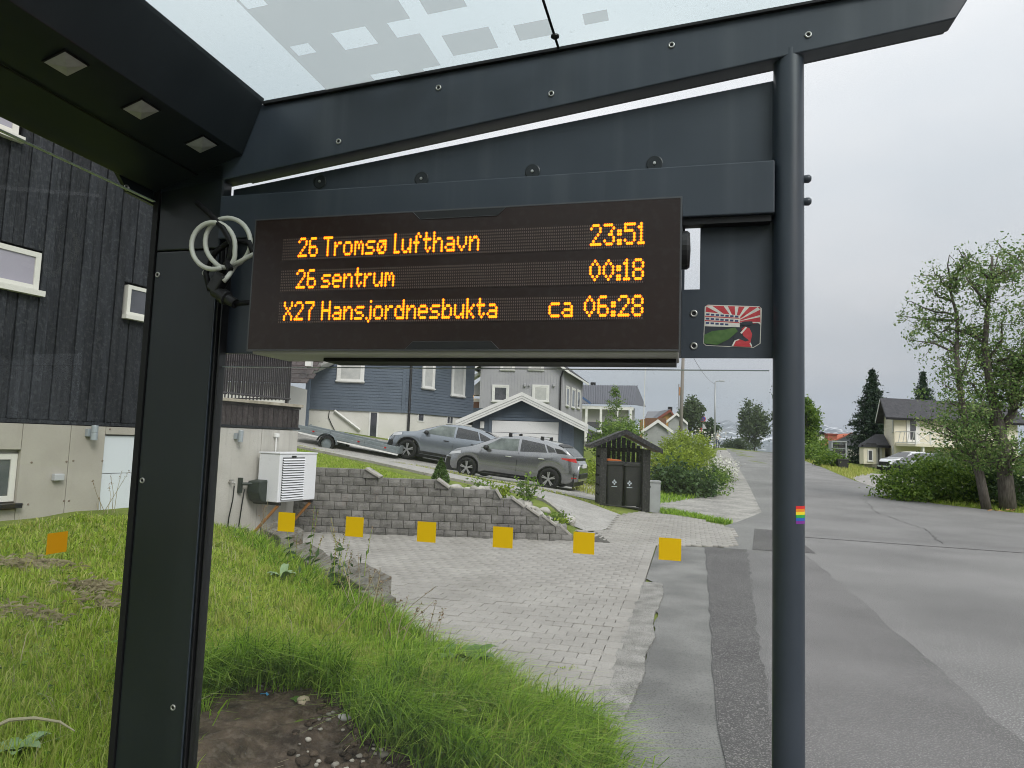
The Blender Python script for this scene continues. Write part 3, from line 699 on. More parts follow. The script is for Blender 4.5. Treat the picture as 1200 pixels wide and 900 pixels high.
rl = MB(); rl.para(F(-0.16, 2.80, -4.0), HN*3.9, HE*0.03, (0, 0, 0.03)); rl.para(F(-0.16, 2.17, -4.0), HN*3.9, HE*0.03, (0, 0, 0.02)); rl.build('railing_bar', m_rail, dh)
me_s = MB().box((0, 0, 0), (0.008, 0.028, 0.66)).build('railing_slat', m_rail, dh, local=True); mesh_s = me_s.data; base = np.array(dh.location)
ang = math.atan2(HE[1], HE[0]); first = True; s = SU+0.03
sl_pts = []
while s < -0.16: sl_pts.append((F(s, 2.485, -0.085), ang)); s += 0.042
o_ = -0.14
while o_ > -3.9: sl_pts.append((F(-0.145, 2.485, o_), ang+math.pi/2)); o_ -= 0.08
for i, (p, a_) in enumerate(sl_pts):
    o = me_s if i == 0 else link(bpy.data.objects.new('railing_slat', mesh_s), dh)
    o.location = p-base; o.rotation_euler[2] = a_
for s_ in (SU+0.02, -0.17): MB().box(F(s_, 2.46, -0.12), (0.04, 0.04, 0.78), (HE, HN, ZX)).build('railing_post', m_rail, dh)
# neighbouring dark brown tiled roof seen over the deck railing
nb = thing('brown_roofed_annex', (-10.6, 27.5, 1), 'brown tiled lean-to roof rising behind the slatted deck railing', 'building')
m_browntile = M('brown_tile', (0.045, 0.035, 0.034), 0.7, 0.4, col2=(0.065, 0.052, 0.05), nscale=6, isl=0.2)
mbt = MB()
for r_ in range(11):
    for c_ in range(20):
        mbt.para((-14+c_*0.3+0.15*(r_ % 2), 26.6+r_*0.3, 3.62+r_*0.2), (0.29, 0, 0), (0, 0.36, 0.22), (0, -0.01, 0.035))
to = mbt.build('roof_tile_field', m_browntile, nb); tag(to, kind='stuff')
MB().para((-13.6, 27.0, 0.9), (4.6, 0, 0), (0, 3.0, 0), (0, 0, 2.7)).build('wall', M('annex_white', (0.62, 0.61, 0.57), 0.8), nb)
MB().para((-8.1, 26.5, 4.3), (0.22, 0, 0), (0, 0.3, 0), (0, 0, 0.55)).build('chimney', m_white, nb)

# heat pump, conduit, struts
hp_s0, hp_s1, hp_z0, hp_z1, hp_o0, hp_o1 = -0.93, -0.10, 0.60, 1.31, 0.10, 0.50
hp = thing('heat_pump', F(-0.5, 0.6, 0.3), 'white louvred heat pump unit on a bracket against the concrete base', 'heat pump')
m_hp = M('white_enamel', (0.70, 0.71, 0.74), 0.4, 0.4)
MB().para(F(hp_s0, hp_z0, hp_o0), HE*(hp_s1-hp_s0), HN*(hp_o1-hp_o0), (0, 0, hp_z1-hp_z0)).build('casing', m_hp, hp, bevel=0.012)
MB().para(F(hp_s0-0.01, hp_z1+0.001, hp_o0-0.01), HE*(hp_s1-hp_s0+0.02), HN*(hp_o1-hp_o0+0.02), (0, 0, 0.022)).build('top_cover', m_hp, hp, bevel=0.006)
lou0, lou1 = hp_s0+0.06, hp_s0+0.54
MB().para(F(lou0, hp_z0+0.03, hp_o1+0.001), HE*(lou1-lou0), HN*0.004, (0, 0, hp_z1-hp_z0-0.08)).build('grille_recess', m_black, hp)
nl = 17
for i in range(nl):
    z = hp_z0+0.035+i*(hp_z1-hp_z0-0.09)/nl
    MB().add([F(lou0, z+.024, hp_o1+.006), F(lou1, z+.024, hp_o1+.006), F(lou1, z, hp_o1+.028), F(lou0, z, hp_o1+.028), F(lou0, z+.016, hp_o1+.006), F(lou1, z+.016, hp_o1+.006)],
             [(0, 1, 2, 3), (3, 2, 5, 4), (0, 3, 4), (1, 5, 2)]).build('louvre', m_hp, hp)
MB().para(F(lou0+0.19, hp_z1-0.045, hp_o1+0.002), HE*0.09, HN*0.012, (0, 0, 0.02)).build('handle', m_blackpl, hp)
m_strut = M('orange_wood', (0.40, 0.19, 0.07), 0.7, 0.3, col2=(0.33, 0.15, 0.05), nscale=8)
for s_ in (hp_s0+0.06, hp_s1-0.06):
    MB().para(F(s_-0.02, hp_z0-0.045, 0.0), HE*0.04, HN*0.5, (0, 0, 0.04)).build('bracket', m_blackpl, hp)
    a, b = F(s_, hp_z0-0.05, 0.46), F(s_-0.05, 0.05, -0.0); MB().tube([a, b], 0.022, 6).build('strut', m_strut, hp)
cd = MB(); cd.tube([F(-0.52, 1.33, 0.03), F(-0.52, 1.56, 0.03)], 0.012, 8); cd.build('conduit', m_white, hp)
MB().box(F(-0.52, 1.585, 0.03), (0.09, 0.05, 0.06), (HE, HN, ZX)).build('conduit_box', m_white, hp, bevel=0.008)
# hose reel and tap
hr = thing('hose_reel', F(-1.0, 0.75, 0.1), 'dark green wall hose reel next to the heat pump', 'hose reel')
m_reel = M('reel_green', (0.028, 0.036, 0.032), 0.5, 0.4)
rs, rzz = -1.02, 0.76
MB().box(F(rs-0.18, rzz+0.08, 0.03), (0.05, 0.06, 0.22), (HE, HN, ZX)).build('wall_bracket', m_reel, hr, bevel=0.006)
MB().tube([F(rs-0.18, rzz+0.10, 0.06), F(rs-0.02, rzz+0.10, 0.14)], 0.022, 8).build('swing_arm', m_reel, hr)
prof = [(-0.12, 0.14), (0.10, 0.17), (0.20, 0.12), (0.21, -0.02), (0.14, -0.15), (0.02, -0.19), (-0.08, -0.14), (-0.13, -0.02)]
MB().prism(prof, F(rs+0.06, rzz, 0.05), HE, ZX, HN*0.24).build('drum_cover', m_reel, hr, bevel=0.02)
MB().para(F(rs+0.10, rzz+0.06, 0.292), HE*0.12, HN*0.02, (0, 0, 0.05)).build('handle', m_blackpl, hr)
MB().tube([F(rs-0.12, rzz+0.02, 0.06), F(rs-0.14, rzz-0.2, 0.05), F(rs-0.16, rzz-0.5, 0.04), F(rs-0.14, 0.1, 0.05)], 0.009, 6).build('hose', m_black, hr, smooth=True)
tp = thing('garden_tap', F(-1.30, 0.86, 0.03), 'brass tap with hanging black hose on the concrete wall', 'tap')
ts, tz = HF(268, 565)
MB().tube([F(ts, tz, 0.0), F(ts, tz, 0.06), F(ts+0.03, tz-0.01, 0.08), F(ts+0.03, tz-0.05, 0.08)], 0.013, 8).build('spout', m_steel, tp)
MB().box(F(ts, tz+0.03, 0.05), (0.07, 0.012, 0.02), (HE, HN, ZX)).build('handle', m_steel, tp)
MB().tube([F(ts+0.03, tz-0.05, 0.08), F(ts+0.03, tz-0.25, 0.07), F(ts, tz-0.5, 0.05), F(ts-0.02, 0.25, 0.06)], 0.009, 6).build('hose', m_black, tp, smooth=True)
# edging board with roofing felt between house and lawn
mbe = MB()
for i in range(16):
    s0_, s1_ = -5.6+i*0.25, -5.6+(i+1)*0.25-0.004
    p = F(s0_, 0, 0.55); q = F(s1_, 0, 0.55); zz0 = 0.62-0.02*i+random.uniform(-.012, .012)
    mbe.para(np.array([p[0], p[1], zz0-0.25]), q-p, HN*0.10, (0, 0, 0.25))
o = mbe.build('edging_strip', M('felt', (0.05, 0.05, 0.055), 0.8, 0.3, col2=(0.13, 0.11, 0.10), nscale=12, detail=8, bump=0.6, bscale=40), bevel=0.01); tag(o, 'low dark felted edging along the lawn at the dark house', 'edging')
# ------------------------------------------------------------------ blue house
m_blue = M('blue_siding', (0.088, 0.112, 0.145), 0.65, 0.35, col2=(0.105, 0.132, 0.168), nscale=0.8, detail=6, isl=0.06)
m_plaster = M('white_plaster', (0.60, 0.59, 0.55), 0.9, 0.25, col2=(0.66, 0.65, 0.61), nscale=1.5, detail=7, bump=0.2, bscale=40)
m_darkroof = M('dark_shingle', (0.040, 0.041, 0.046), 0.85, 0.25, col2=(0.062, 0.062, 0.068), nscale=3, detail=8, spk=(0.10, 0.10, 0.105), spkscale=14, spkamt=0.5, bump=0.5, bscale=20)
BA = V(357, 479, 31.5); BB = V(478, 482, 32.0); BC = V(553, 490, 36.3)
def flat(p): return np.array([p[0], p[1], 0.0])
bh = thing('blue_house', (BB[0], BB[1], 1.2), 'blue clapboard house with white plastered base behind the parked cars', 'house')
zc_ = 2.86; zt_ = 7.4
def wallpair(a, b): d = flat(b)-flat(a); L = np.linalg.norm(d); eu = d/L; en = np.array([eu[1], -eu[0], 0]); return flat(a), eu, en, L
oA, uA, nA, LA = wallpair(BA, BB); oB, uB, nB, LB = wallpair(BB, BC)
MB().prism([tuple(BA[:2]), tuple(BB[:2]), tuple(BC[:2]), (BC[0]-5, BC[1]+5), (BA[0]-1, BA[1]+8)], (0, 0, 0.4), (1, 0, 0), (0, 1, 0), (0, 0, zc_-0.4)).build('foundation', m_plaster, bh)
k_ = 0.12
MB().prism([tuple((oA+nA*0.05)[:2]), tuple((flat(BB)+nA*0.05+nB*0.0)[:2]), tuple((flat(BC)+nB*0.05)[:2]), (BC[0]-5, BC[1]+5), (BA[0]-1, BA[1]+8)], (0, 0, zc_), (1, 0, 0), (0, 1, 0), (0, 0, zt_-zc_)).build('wall', m_blue, bh)
def wpix(px0, py0, px1, py1, o, eu, en):
    """pixel rectangle -> (u0, z0, w, h) on a wall plane"""
    n3 = np.array([en[0], en[1], 0]); c = n3@o
    a = hit(px0, py1, n3, c); b = hit(px1, py0, n3, c)
    return float(eu@(a-o)), float(a[2]), float(eu@(b-a)), float(b[2]-a[2])
hA = [wpix(397, 400, 427, 446, oA, uA, nA)]; hB = [wpix(494, 400, 508, 454, oB, uB, nB), wpix(528, 398, 544, 463, oB, uB, nB)]
siding(MB(), oA+nA*0.052, uA, nA, LA, zc_-0.05, zt_, 0.135).build('cladding', m_blue, bh)
siding(MB(), oB+nB*0.052, uB, nB, LB, zc_-0.05, zt_, 0.135).build('cladding', m_blue, bh)
for (u, z, w, h), o, eu, en in [(hA[0], oA, uA, nA)]+[(q, oB, uB, nB) for q in hB]:
    window(bh, o+eu*u+en*0.075+ZX*z, eu, en, w, h, 0.09, m_white, m_curtain, 0.05, 0.05, trim=0.09)
u, z, w, h = wpix(431, 482, 444, 520, oA, uA, nA); window(bh, oA+uA*u+ZX*z, uA, nA, w, h, 0.07, m_white, m_winglass, 0.03, 0.0, name='glass_door')
u, z, w, h = wpix(489, 484, 497, 494, oB, uB, nB); window(bh, oB+uB*u+ZX*z, uB, nB, w, h, 0.05, m_white, m_winglass, 0.03, 0.0)
u, z, w, h = wpix(523, 488, 531, 497, oB, uB, nB); window(bh, oB+uB*u+ZX*z, uB, nB, w, h, 0.05, m_white, m_winglass, 0.03, 0.0, mull=1)
dpx = flat(BB)+nA*0.16+uB*0.1
MB().tube([dpx+ZX*7.2, dpx+ZX*1.75, dpx+ZX*1.55-uA*0.12+nA*0.1, dpx+ZX*1.45-uA*0.3+nA*0.14], 0.06, 8).build('downpipe', m_black, bh, smooth=True)
q = flat(BB)-uA*0.30+nA*0.07; MB().para(q+ZX*(zc_-0.05), uA*0.16, nA*0.03, ZX*(zt_-zc_)).build('corner_board', m_blue, bh)
q = V(359, 480, 31.0); MB().para((q[0]-0.07, q[1], 1.2), (0.16, 0, 0), (0, 0.16, 0), (0, 0, 3.3)).build('porch_post', M('post_blue', (0.14, 0.18, 0.24), 0.6), bh)
a = V(353, 440, 30.6); b = V(386, 424, 30.6); MB().para(a, b-a, (0, 0.9, 0.0), (0, 0, 0.34)).build('porch_bargeboard', m_white, bh)
a = hit(392, 481, nA, nA@(oA+nA*0.1)); b = hit(422, 504, nA, nA@(oA+nA*0.1)); MB().tube([a, b], 0.06, 6).build('handrail', m_white, bh)
pts = [hit(x, y, nA, nA@(oA+nA*0.06)) for x, y in ((386, 482), (385, 489), (389, 498), (394, 508))]; MB().tube(pts, 0.02, 5).build('wall_cable', m_black, bh)
MB().prism([(-1.0, 0), (LA+6, 0), (LA+6, .15), (-1, .15)], oA-nA*0-uA*0.5+ZX*zt_, uA, ZX, -nA*9).build('roof', m_darkroof, bh)

# ------------------------------------------------------------------ garage
gp0 = V(553, 520, 31.0); gp1 = V(672, 520, 30.2)
gq = flat(gp0); d = flat(gp1)-gq; GW = np.linalg.norm(d); gu = d/GW; gn = np.array([gu[1], -gu[0], 0]); gw_ = -gn
ga = thing('garage', (gq[0], gq[1], 0.6), 'blue gabled garage with white sectional door and striped white bargeboards', 'garage')
ze_, zr_, z0_ = 2.66, 3.70, 0.3; GD = 6.5
gable_walls(gq, gu, gw_, GW, GD, z0_, ze_, zr_).build('wall', m_blue, ga)
def gab(z): 
    if z <= ze_: return (0, GW)
    t = (z-ze_)/(zr_-ze_)*GW/2; return (t, GW-t)
dr = wpix(575, 493, 655, 545, gq, gu, gn); dr = (dr[0], 0.45, dr[2], 2.58-0.45)
siding(MB(), gq+gn*0.004, gu, gn, GW, z0_, zr_-0.05, 0.135, gab, [(dr[0]-0.08, dr[0]+dr[2]+0.08, 0.3, dr[1]+dr[3]+0.08)]).build('cladding', m_blue, ga)
siding(MB(), gq+gu*(GW+0.004), gw_, gu, GD, z0_, ze_, 0.135).build('cladding', m_blue, ga)
gdm = MB()
for i in range(4):
    hh = dr[3]/4; gdm.para(gq+gu*dr[0]+gn*0.01+ZX*(dr[1]+i*hh), gu*dr[2], gn*0.04, ZX*(hh-0.018))
gdm.build('garage_door', M('garage_white', (0.68, 0.68, 0.68), 0.5), ga, bevel=0.006)
fm = MB(); fm.para(gq+gu*(dr[0]-0.14)+gn*0.02+ZX*0.4, gu*0.13, gn*0.05, ZX*(dr[3]+0.18)); fm.para(gq+gu*(dr[0]+dr[2]+0.01)+gn*0.02+ZX*0.4, gu*0.13, gn*0.05, ZX*(dr[3]+0.18)); fm.para(gq+gu*(dr[0]-0.14)+gn*0.022+ZX*(dr[1]+dr[3]+0.01), gu*(dr[2]+0.28), gn*0.052, ZX*0.12)
fm.build('door_frame', m_blue, ga)
MB().para(gq+gu*(GW-0.14)+gn*0.03+ZX*z0_, gu*0.15, gn*0.02, ZX*(ze_-z0_)).build('corner_board', m_blue, ga)
roof_gable(ga, gq, gu, gw_, GW, GD, ze_, zr_, m_darkroof, 0.62, 0.5, 0.12)
sl = (zr_-ze_)/(GW/2)
for sgn in (-1, 1):
    ue = -0.66 if sgn < 0 else GW+0.66
    for i, (dz, pr) in enumerate(((-0.02, 0.06), (-0.13, 0.035), (-0.24, 0.015))):
        a = gq+gu*ue+gn*(0.5)+ZX*(ze_-sl*0.66+dz); b = gq+gu*(GW/2)+gn*(0.5)+ZX*(zr_+dz)
        MB().para(a, b-a, gn*pr, ZX*(0.10 if i else 0.16)).build('bargeboard', m_white, ga)
MB().para(gq+gu*(GW+0.62)+ZX*(ze_-sl*0.62-0.06)+gn*0.48, gu*0.03, gw_*(GD+0.9), ZX*0.17).build('fascia', M('pale_fascia', (0.40, 0.44, 0.48), 0.6), ga)
g_end = gq+gu*(GW+0.72)+gw_*(GD+0.4)+ZX*(ze_-sl*0.7); MB().tube([g_end, g_end+gu*0.22-ZX*0.02+gn*0.1], 0.09, 8).build('gutter_end', m_white, ga)
lp = wpix(563, 494, 568, 502, gq, gu, gn); MB().para(gq+gu*lp[0]+gn*0.02+ZX*lp[1], gu*lp[2], gn*0.12, ZX*lp[3]).build('wall_light', m_white, ga, bevel=0.02)

# ------------------------------------------------------------------ grey house behind the garage
m_grey = M('grey_cladding', (0.36, 0.36, 0.385), 0.7, 0.3, col2=(0.40, 0.40, 0.42), nscale=1)
hp0 = V(561.5, 480, 50.0); hp1 = V(660, 480, 50.0); gh = thing('grey_house', (hp0[0], hp0[1], 2), 'pale grey timber house with white windows rising behind the blue garage', 'house')
q = flat(hp0); gu2 = np.array([1.0, 0, 0]); gn2 = np.array([0, -1.0, 0]); W2_ = hp1[0]-hp0[0]
sd = V(682, 480, 58.5); ew2 = flat(sd)-flat(hp1); D2 = np.linalg.norm(ew2); ew2 = ew2/D2; es2 = np.array([ew2[1], -ew2[0], 0])
gable_walls(q, gu2, ew2, W2_, D2, 1.5, 7.15, 9.3).build('wall', m_grey, gh)
battens(MB(), q+gn2*0.001, gu2, gn2, W2_, 1.5, lambda u: 7.15+(9.3-7.15)*(1-abs(u-W2_/2)/(W2_/2)), 0.22, 0.05, 0.025).build('cladding', m_grey, gh)
battens(MB(), q+gu2*W2_+es2*0.001, ew2, es2, D2, 1.5, 7.15, 0.22, 0.05, 0.025).build('cladding', m_grey, gh)
roof_gable(gh, q, gu2, ew2, W2_, D2, 7.15, 9.3, m_darkroof, 0.45, 0.45, 0.16, m_white)
for r in ((578, 453, 595, 470), (625, 453, 642, 470), (588, 418, 602, 433), (621, 418, 636, 433)):
    u, z, w, h = wpix(*r, q, gu2, gn2); window(gh, q+gu2*u+gn2*0.03+ZX*z, gu2, gn2, w, h, 0.10, m_white, m_winglass if r[0] == 578 else m_curtain, 0.05, 0.06, trim=0.11)
o2 = q+gu2*W2_
for r in ((662.5, 455, 666.3, 475), (669, 457, 673, 477), (675.5, 459, 679, 478)):
    u, z, w, h = wpix(*r, o2, ew2, es2); window(gh, o2+ew2*u+es2*0.03+ZX*z, ew2, es2, w, h, 0.09, m_white, m_winglass, 0.05, 0.05, trim=0.1)
for px in (615, 620, 649):
    p = hit(px, 451.5, gn2, gn2@q); MB().box(p+gn2*0.1, (0.16 if px != 620 else 0.1, 0.15, 0.22 if px != 620 else 0.14)).build('wall_light', m_grey, gh, bevel=0.02)
dp = q+gu2*(W2_-0.1)+gn2*0.12; MB().tube([dp+ZX*7.0, dp+ZX*6.5-gu2*0.15, dp-gu2*0.15+ZX*1.6], 0.06, 8).build('downpipe', m_black, gh)
# porch with a lit lamp on the left of the grey house
pa = V(553, 470, 51.0)
po = thing('entrance_porch', (pa[0], pa[1], 2), 'small porch with wooden door and glowing lamp between blue and grey houses', 'porch')
MB().para((pa[0]-0.9, 51.2, 1.6), (1.5, 0, 0), (0, 1.2, 0), (0, 0, 3.2)).build('wall', m_plaster, po)
MB().para((pa[0]+0.12, 51.16, 3.6), (0.42, 0, 0), (0, 0.03, 0), (0, 0, 0.95)).build('door', M('wood_door', (0.16, 0.07, 0.035), 0.5), po)
a = V(545, 449, 50.7); b = V(563, 438, 50.7); MB().para(a, b-a, (0, 1.8, 0), (0, 0, 0.22)).build('bargeboard', m_white, po)
a = V(547, 462, 50.7); b = V(562.5, 456, 50.7); MB().prism([(a[0], a[2]), (b[0], a[2]), (b[0], 6.2), (a[0], 5.3)], (0, 51.15, 0), (1, 0, 0), (0, 0, 1), (0, 1.4, 0)).build('gable', m_grey, po)
lq = V(554, 465, 51.1); MB().lathe([(0, -.10), (.08, -.09), (.1, 0), (.08, .1), (0, .12)], lq, ZX, 10).build('lamp_globe', M_emit('warm_lamp', (1, 0.55, 0.2), 2.2), po, smooth=True)
bf = V(560, 480, 44); o = MB().para((bf[0]-1.6, 44, 1.0), (4.4, 0.4, 0), (0, 0.12, 0), (0, 0, 2.75)).build('garden_fence', m_blue); tag(o, 'plain blue board fence linking the blue house and garage', 'fence')

# ------------------------------------------------------------------ house with dark metal roof
mh = thing('metal_roofed_house', (12, 75, 2), 'distant house with dark ribbed metal roof and veranda above the garden', 'house')
rl_ = V(683, 452, 78); rr_ = V(746.7, 452, 78); el = V(689, 474, 73); er = V(743, 474.5, 73); e2 = V(757, 479, 78)
m_metalroof = M('metal_roof', (0.10, 0.105, 0.125), 0.5, 0.5, 0.2)
mr = MB(); mr.add([el+[-3, 0, 0], er, rr_, rl_+[-3, 0, 0]], [(0, 1, 2, 3)]); mr.build('roof', m_metalroof, mh)
rib = MB()
for i in range(34):
    t = i/33; a = el+[-3, 0, 0]+(er-el+[3, 0, 0])*t; b = rl_+[-3, 0, 0]+(rr_-rl_+[3, 0, 0])*t; rib.tube([a+[0, 0, .04], b+[0, 0, .04]], 0.05, 4)
rib.build('roof_rib', m_metalroof, mh)
MB().add([er, e2+[0, 0, .2], rr_], [(0, 1, 2)]).build('roof_end', m_metalroof, mh)
MB().prism([(el[0]-3, 1), (er[0]-.3, 1), (er[0]-.3, el[2]-.05), (el[0]-3, el[2]-.05)], (0, 74.5, 0), (1, 0, 0), (0, 0, 1), (0, 6, 0)).build('wall', M('offwhite_wall', (0.58, 0.57, 0.54), 0.8), mh)
MB().para((el[0]-1, 73.2, el[2]-.45), (er[0]-el[0]+1, 0, 0), (0, .1, 0), (0, 0, .35)).build('fascia', m_white, mh)
a = V(688, 497, 73); MB().para((a[0], 72.8, 1.5), (er[0]-a[0]-0.4, 0, 0), (0, .1, 0), (0, 0, 2.6)).build('veranda_screen', M('veranda_dark', (0.06, 0.06, 0.07), 0.6), mh)
for px in (686, 703, 722, 738):
    a = V(px, 480, 72.7); MB().para((a[0], 72.7, 2), (.25, 0, 0), (0, .1, 0), (0, 0, el[2]-2.3)).build('veranda_post', m_white, mh)
a = V(695, 452, 79); MB().para((a[0]-.25, 79, a[2]-.3), (.55, 0, 0), (0, .5, 0), (0, 0, .7)).build('chimney', m_black, mh)
MB().para((er[0]-.2, 74, 1), (1.1, 3.5, 0), (0, .3, 0), (0, 0, el[2]-1.0)).build('side_wall', M('grey_side', (0.33, 0.33, 0.33), 0.8), mh)
a = V(681, 466, 72); b = V(692, 474, 72); MB().para(a, b-a, (0, .2, 0), (0, 0, .25)).build('bargeboard', M('blue_trim', (0.05, 0.10, 0.22), 0.6), mh)

# ------------------------------------------------------------------ ochre house
oh = thing('ochre_house', (18, 88, 3), 'distant ochre house with red bargeboards and a dark chimney', 'house')
m_ochre = M('ochre_wall', (0.40, 0.22, 0.06), 0.8); m_redtrim = M('red_trim', (0.20, 0.05, 0.03), 0.7)
a = V(768, 493, 88); b = V(792, 493, 88); t = V(784.5, 482, 88)
MB().prism([(a[0], 2), (b[0], 2), (b[0], a[2]), (t[0], t[2]), (a[0], a[2])], (0, 88, 0), (1, 0, 0), (0, 0, 1), (0, 7, 0)).build('wall', m_ochre, oh)
for e_ in (a, b):
    MB().para(e_+[0, -.4, 0], t-e_, (0, 7.6, 0), (0, 0, .3)).build('roof', M('grey_slate', (0.12, 0.125, 0.14), 0.7), oh)
    MB().para(e_+[0, -.5, -.1], t-e_, (0, .1, 0), (0, 0, .35)).build('bargeboard', m_redtrim, oh)
a2 = V(755, 490, 91); c2 = V(759, 482, 93); d2 = V(783, 482, 93); b2 = V(771, 491, 90); MB().add([a2, b2, d2, c2], [(0, 1, 2, 3)]).build('side_roof', M('grey_slate2', (0.16, 0.165, 0.18), 0.7), oh)
MB().para((a2[0], 91.2, 2), (2.2, 0, 0), (0, 3, 0), (0, 0, a2[2]-2.1)).build('side_wall', m_ochre, oh)
a = V(785.7, 482, 90); MB().para((a[0]-.25, 90, a[2]-.4), (.5, 0, 0), (0, .5, 0), (0, 0, 1.0)).build('chimney', m_black, oh)
wf = thing('wooden_fence', (16, 80, 2), 'red-brown board fence on the slope under the ochre house', 'fence')
for i in range(14):
    a = V(756+i*1.75, 497, 78); MB().para((a[0], 78, a[2]-1.4), (.16, 0, 0), (0, .04, 0), (0, 0, 2.1)).build('board', M('fence_red', (0.17, 0.085, 0.045), 0.8) if i == 0 else bpy.data.materials['fence_red'], wf)

# ------------------------------------------------------------------ two grey sheds with white bargeboards
def shed(name, lab, ap, le, re, wl, wr, Y, D, zb, hdir=(0.22, 0.975, 0)):
    t = thing(name, (V(*ap, Y)[0], Y, zb), lab, 'shed')
    A_, L_, R__ = V(*ap, Y), V(*le, Y), V(*re, Y); wL, wR = V(*wl, Y), V(*wr, Y); ew = np.array(hdir)*D
    sL = (A_[2]-L_[2])/(A_[0]-L_[0]); sR = (A_[2]-R__[2])/(R__[0]-A_[0])
    MB().prism([(wL[0], zb), (wR[0], zb), (wR[0], A_[2]-sR*(wR[0]-A_[0])-.08), (A_[0], A_[2]-.08), (wL[0], A_[2]-sL*(A_[0]-wL[0])-.08)], (0, Y+.2, 0), (1, 0, 0), (0, 0, 1), ew).build('wall', m_shed, t)
    zt = lambda z: (wL[0], wR[0])
    mb = MB(); z = zb
    while z < A_[2]-.2:
        u0 = max(wL[0], A_[0]-(A_[2]-.1-z)/sL); u1 = min(wR[0], A_[0]+(A_[2]-.1-z)/sR)
        if u1 > u0: mb.para((u0, Y+.17, z), (u1-u0, 0, 0), (0, .03, 0), (0, 0, .125))
        z += .135
    mb.build('cladding', m_shed, t)
    for e_ in (L_, R__):
        MB().para(e_+[0, .02, 0], A_-e_, ew+[0, .2, 0], (0, 0, .07)).build('roof', m_darkroof, t)
        MB().para(e_-[0, .03, .09], A_-e_, (0, .05, 0), (0, 0, .2)).build('bargeboard', m_white, t)
    return t
m_shed = M('shed_grey', (0.30, 0.31, 0.31), 0.8, 0.3, col2=(0.35, 0.36, 0.355), nscale=2)
shed('garden_shed', 'small grey clapboard shed with white bargeboards behind the leafy hedge', (771, 493.5), (749, 508.5), (789, 507), (755, 510), (784, 510), 42, 2.6, 0.9)
shed('garden_shed', 'taller grey shed with white bargeboards at the utility pole', (793, 485), (781, 494.5), (806, 497), (784, 500), (807, 500), 52, 3.0, 1.2)

# ------------------------------------------------------------------ cream house across the road
m_crm = M('cream_siding', (0.62, 0.585, 0.47), 0.7, 0.3, col2=(0.66, 0.625, 0.51), nscale=1, isl=0.03)
ch = thing('cream_house', (33, 58, 0), 'cream two-storey house with a dark shingle roof and white balcony', 'house')
cY = 57.0
c0 = V(1047.7, 500, cY); cgl = V(1036, 500, cY+6.0)          # corner, far end of the gable wall
q = flat(c0); cu_ = np.array([0.985, 0.17, 0.0]); cu_ = cu_/np.linalg.norm(cu_); cn_ = np.array([cu_[1], -cu_[0], 0])
gvec = flat(cgl)-q; CD = np.linalg.norm(gvec); gv = gvec/CD; CW = 12.0
zE = V(1047, 487, cY)[2]; zR = V(1037, 468.5, cY+3)[2]
MB().prism([(0, -1.2), (CD, -1.2), (CD, zE), (CD/2, zR), (0, zE)], q, gv, ZX, cu_*CW).build('wall', m_crm, ch)
siding(MB(), q+cn_*0.004, cu_, cn_, CW, -0.2, zE, 0.18).build('cladding', m_crm, ch)
gL = np.array([-cu_[0], -cu_[1], 0])
def cg(z): t = 0 if z <= zE else (z-zE)/(zR-zE)*CD/2; return (t, CD-t)
siding(MB(), q+gL*0.004+gv*0, gv, gL, CD, -0.2, zR-.1, 0.18, cg).build('cladding', m_crm, ch)
sl = (zR-zE)/(CD/2); ov = 0.7; og = 0.8
for sgn, u0 in ((1, -ov), (-1, CD+ov)):
    a = q+gv*u0+ZX*(zE-sl*ov)+gL*og; b = q+gv*(CD/2)+ZX*zR+gL*og
    MB().para(a, b-a, cu_*(CW+2*og), ZX*.16).build('roof', m_darkroof, ch)
    MB().para(a-ZX*.06+gL*.04, b-a, -gL*.05, ZX*.2).build('bargeboard', m_white if sgn < 0 else m_darkroof, ch)
    MB().para(a-ZX*.05, cu_*(CW+2*og), -gv*.05*sgn, ZX*.18).build('fascia', m_black, ch)
def cpix(*r): return wpix(*r, q, cu_, cn_)
u, z, w, h = cpix(1063.5, 490.5, 1075, 518); window(ch, q+cu_*u+cn_*.03+ZX*z, cu_, cn_, w, h, .2, m_white, m_winglass, .05, 0, trim=.12, name='balcony_door')
for r in ((1040.5, 489, 1044, 506), (1039.5, 524, 1044.5, 542)):
    n3 = gL; u, z, w, h = wpix(r[2], r[1], r[0], r[3], q, gv, gL); window(ch, q+gv*u+gL*.03+ZX*z, gv, gL, w, h, .12, m_white, m_winglass, .05, .05, trim=.1)
# balcony
bz = V(1050, 520, cY-2.5)[2]; bo = q+cn_*0.02; BL = 9.5; bd_ = 2.2
MB().para(bo+cu_*0.1+ZX*(bz-.15), cu_*BL, cn_*bd_, ZX*.22).build('balcony_floor', m_crm, ch)
rb = MB()
for zz in (0.12, 1.0): rb.para(bo+cu_*0.1+cn_*(bd_-.05)+ZX*(bz+zz), cu_*BL, cn_*.05, ZX*.07); rb.para(bo+cu_*0.1+ZX*(bz+zz), cn_*bd_, cu_*.05, ZX*.07)
rb.build('balcony_rail', m_white, ch)
for i in range(8):
    u = 0.1+i*1.35; MB().para(bo+cu_*u+cn_*(bd_-.06)+ZX*bz, cu_*.09, cn_*.09, ZX*1.1).build('balcony_post', m_white, ch)
    if i < 7:
        a = bo+cu_*(u+.09)+cn_*(bd_-.03)+ZX*(bz+.18); b = bo+cu_*(u+1.35)+cn_*(bd_-.03)+ZX*(bz+.98)
        x = MB(); x.tube([a, b], .035, 4); x.tube([a+ZX*.8, b-ZX*.8], .035, 4); x.build('balcony_cross', m_white, ch)
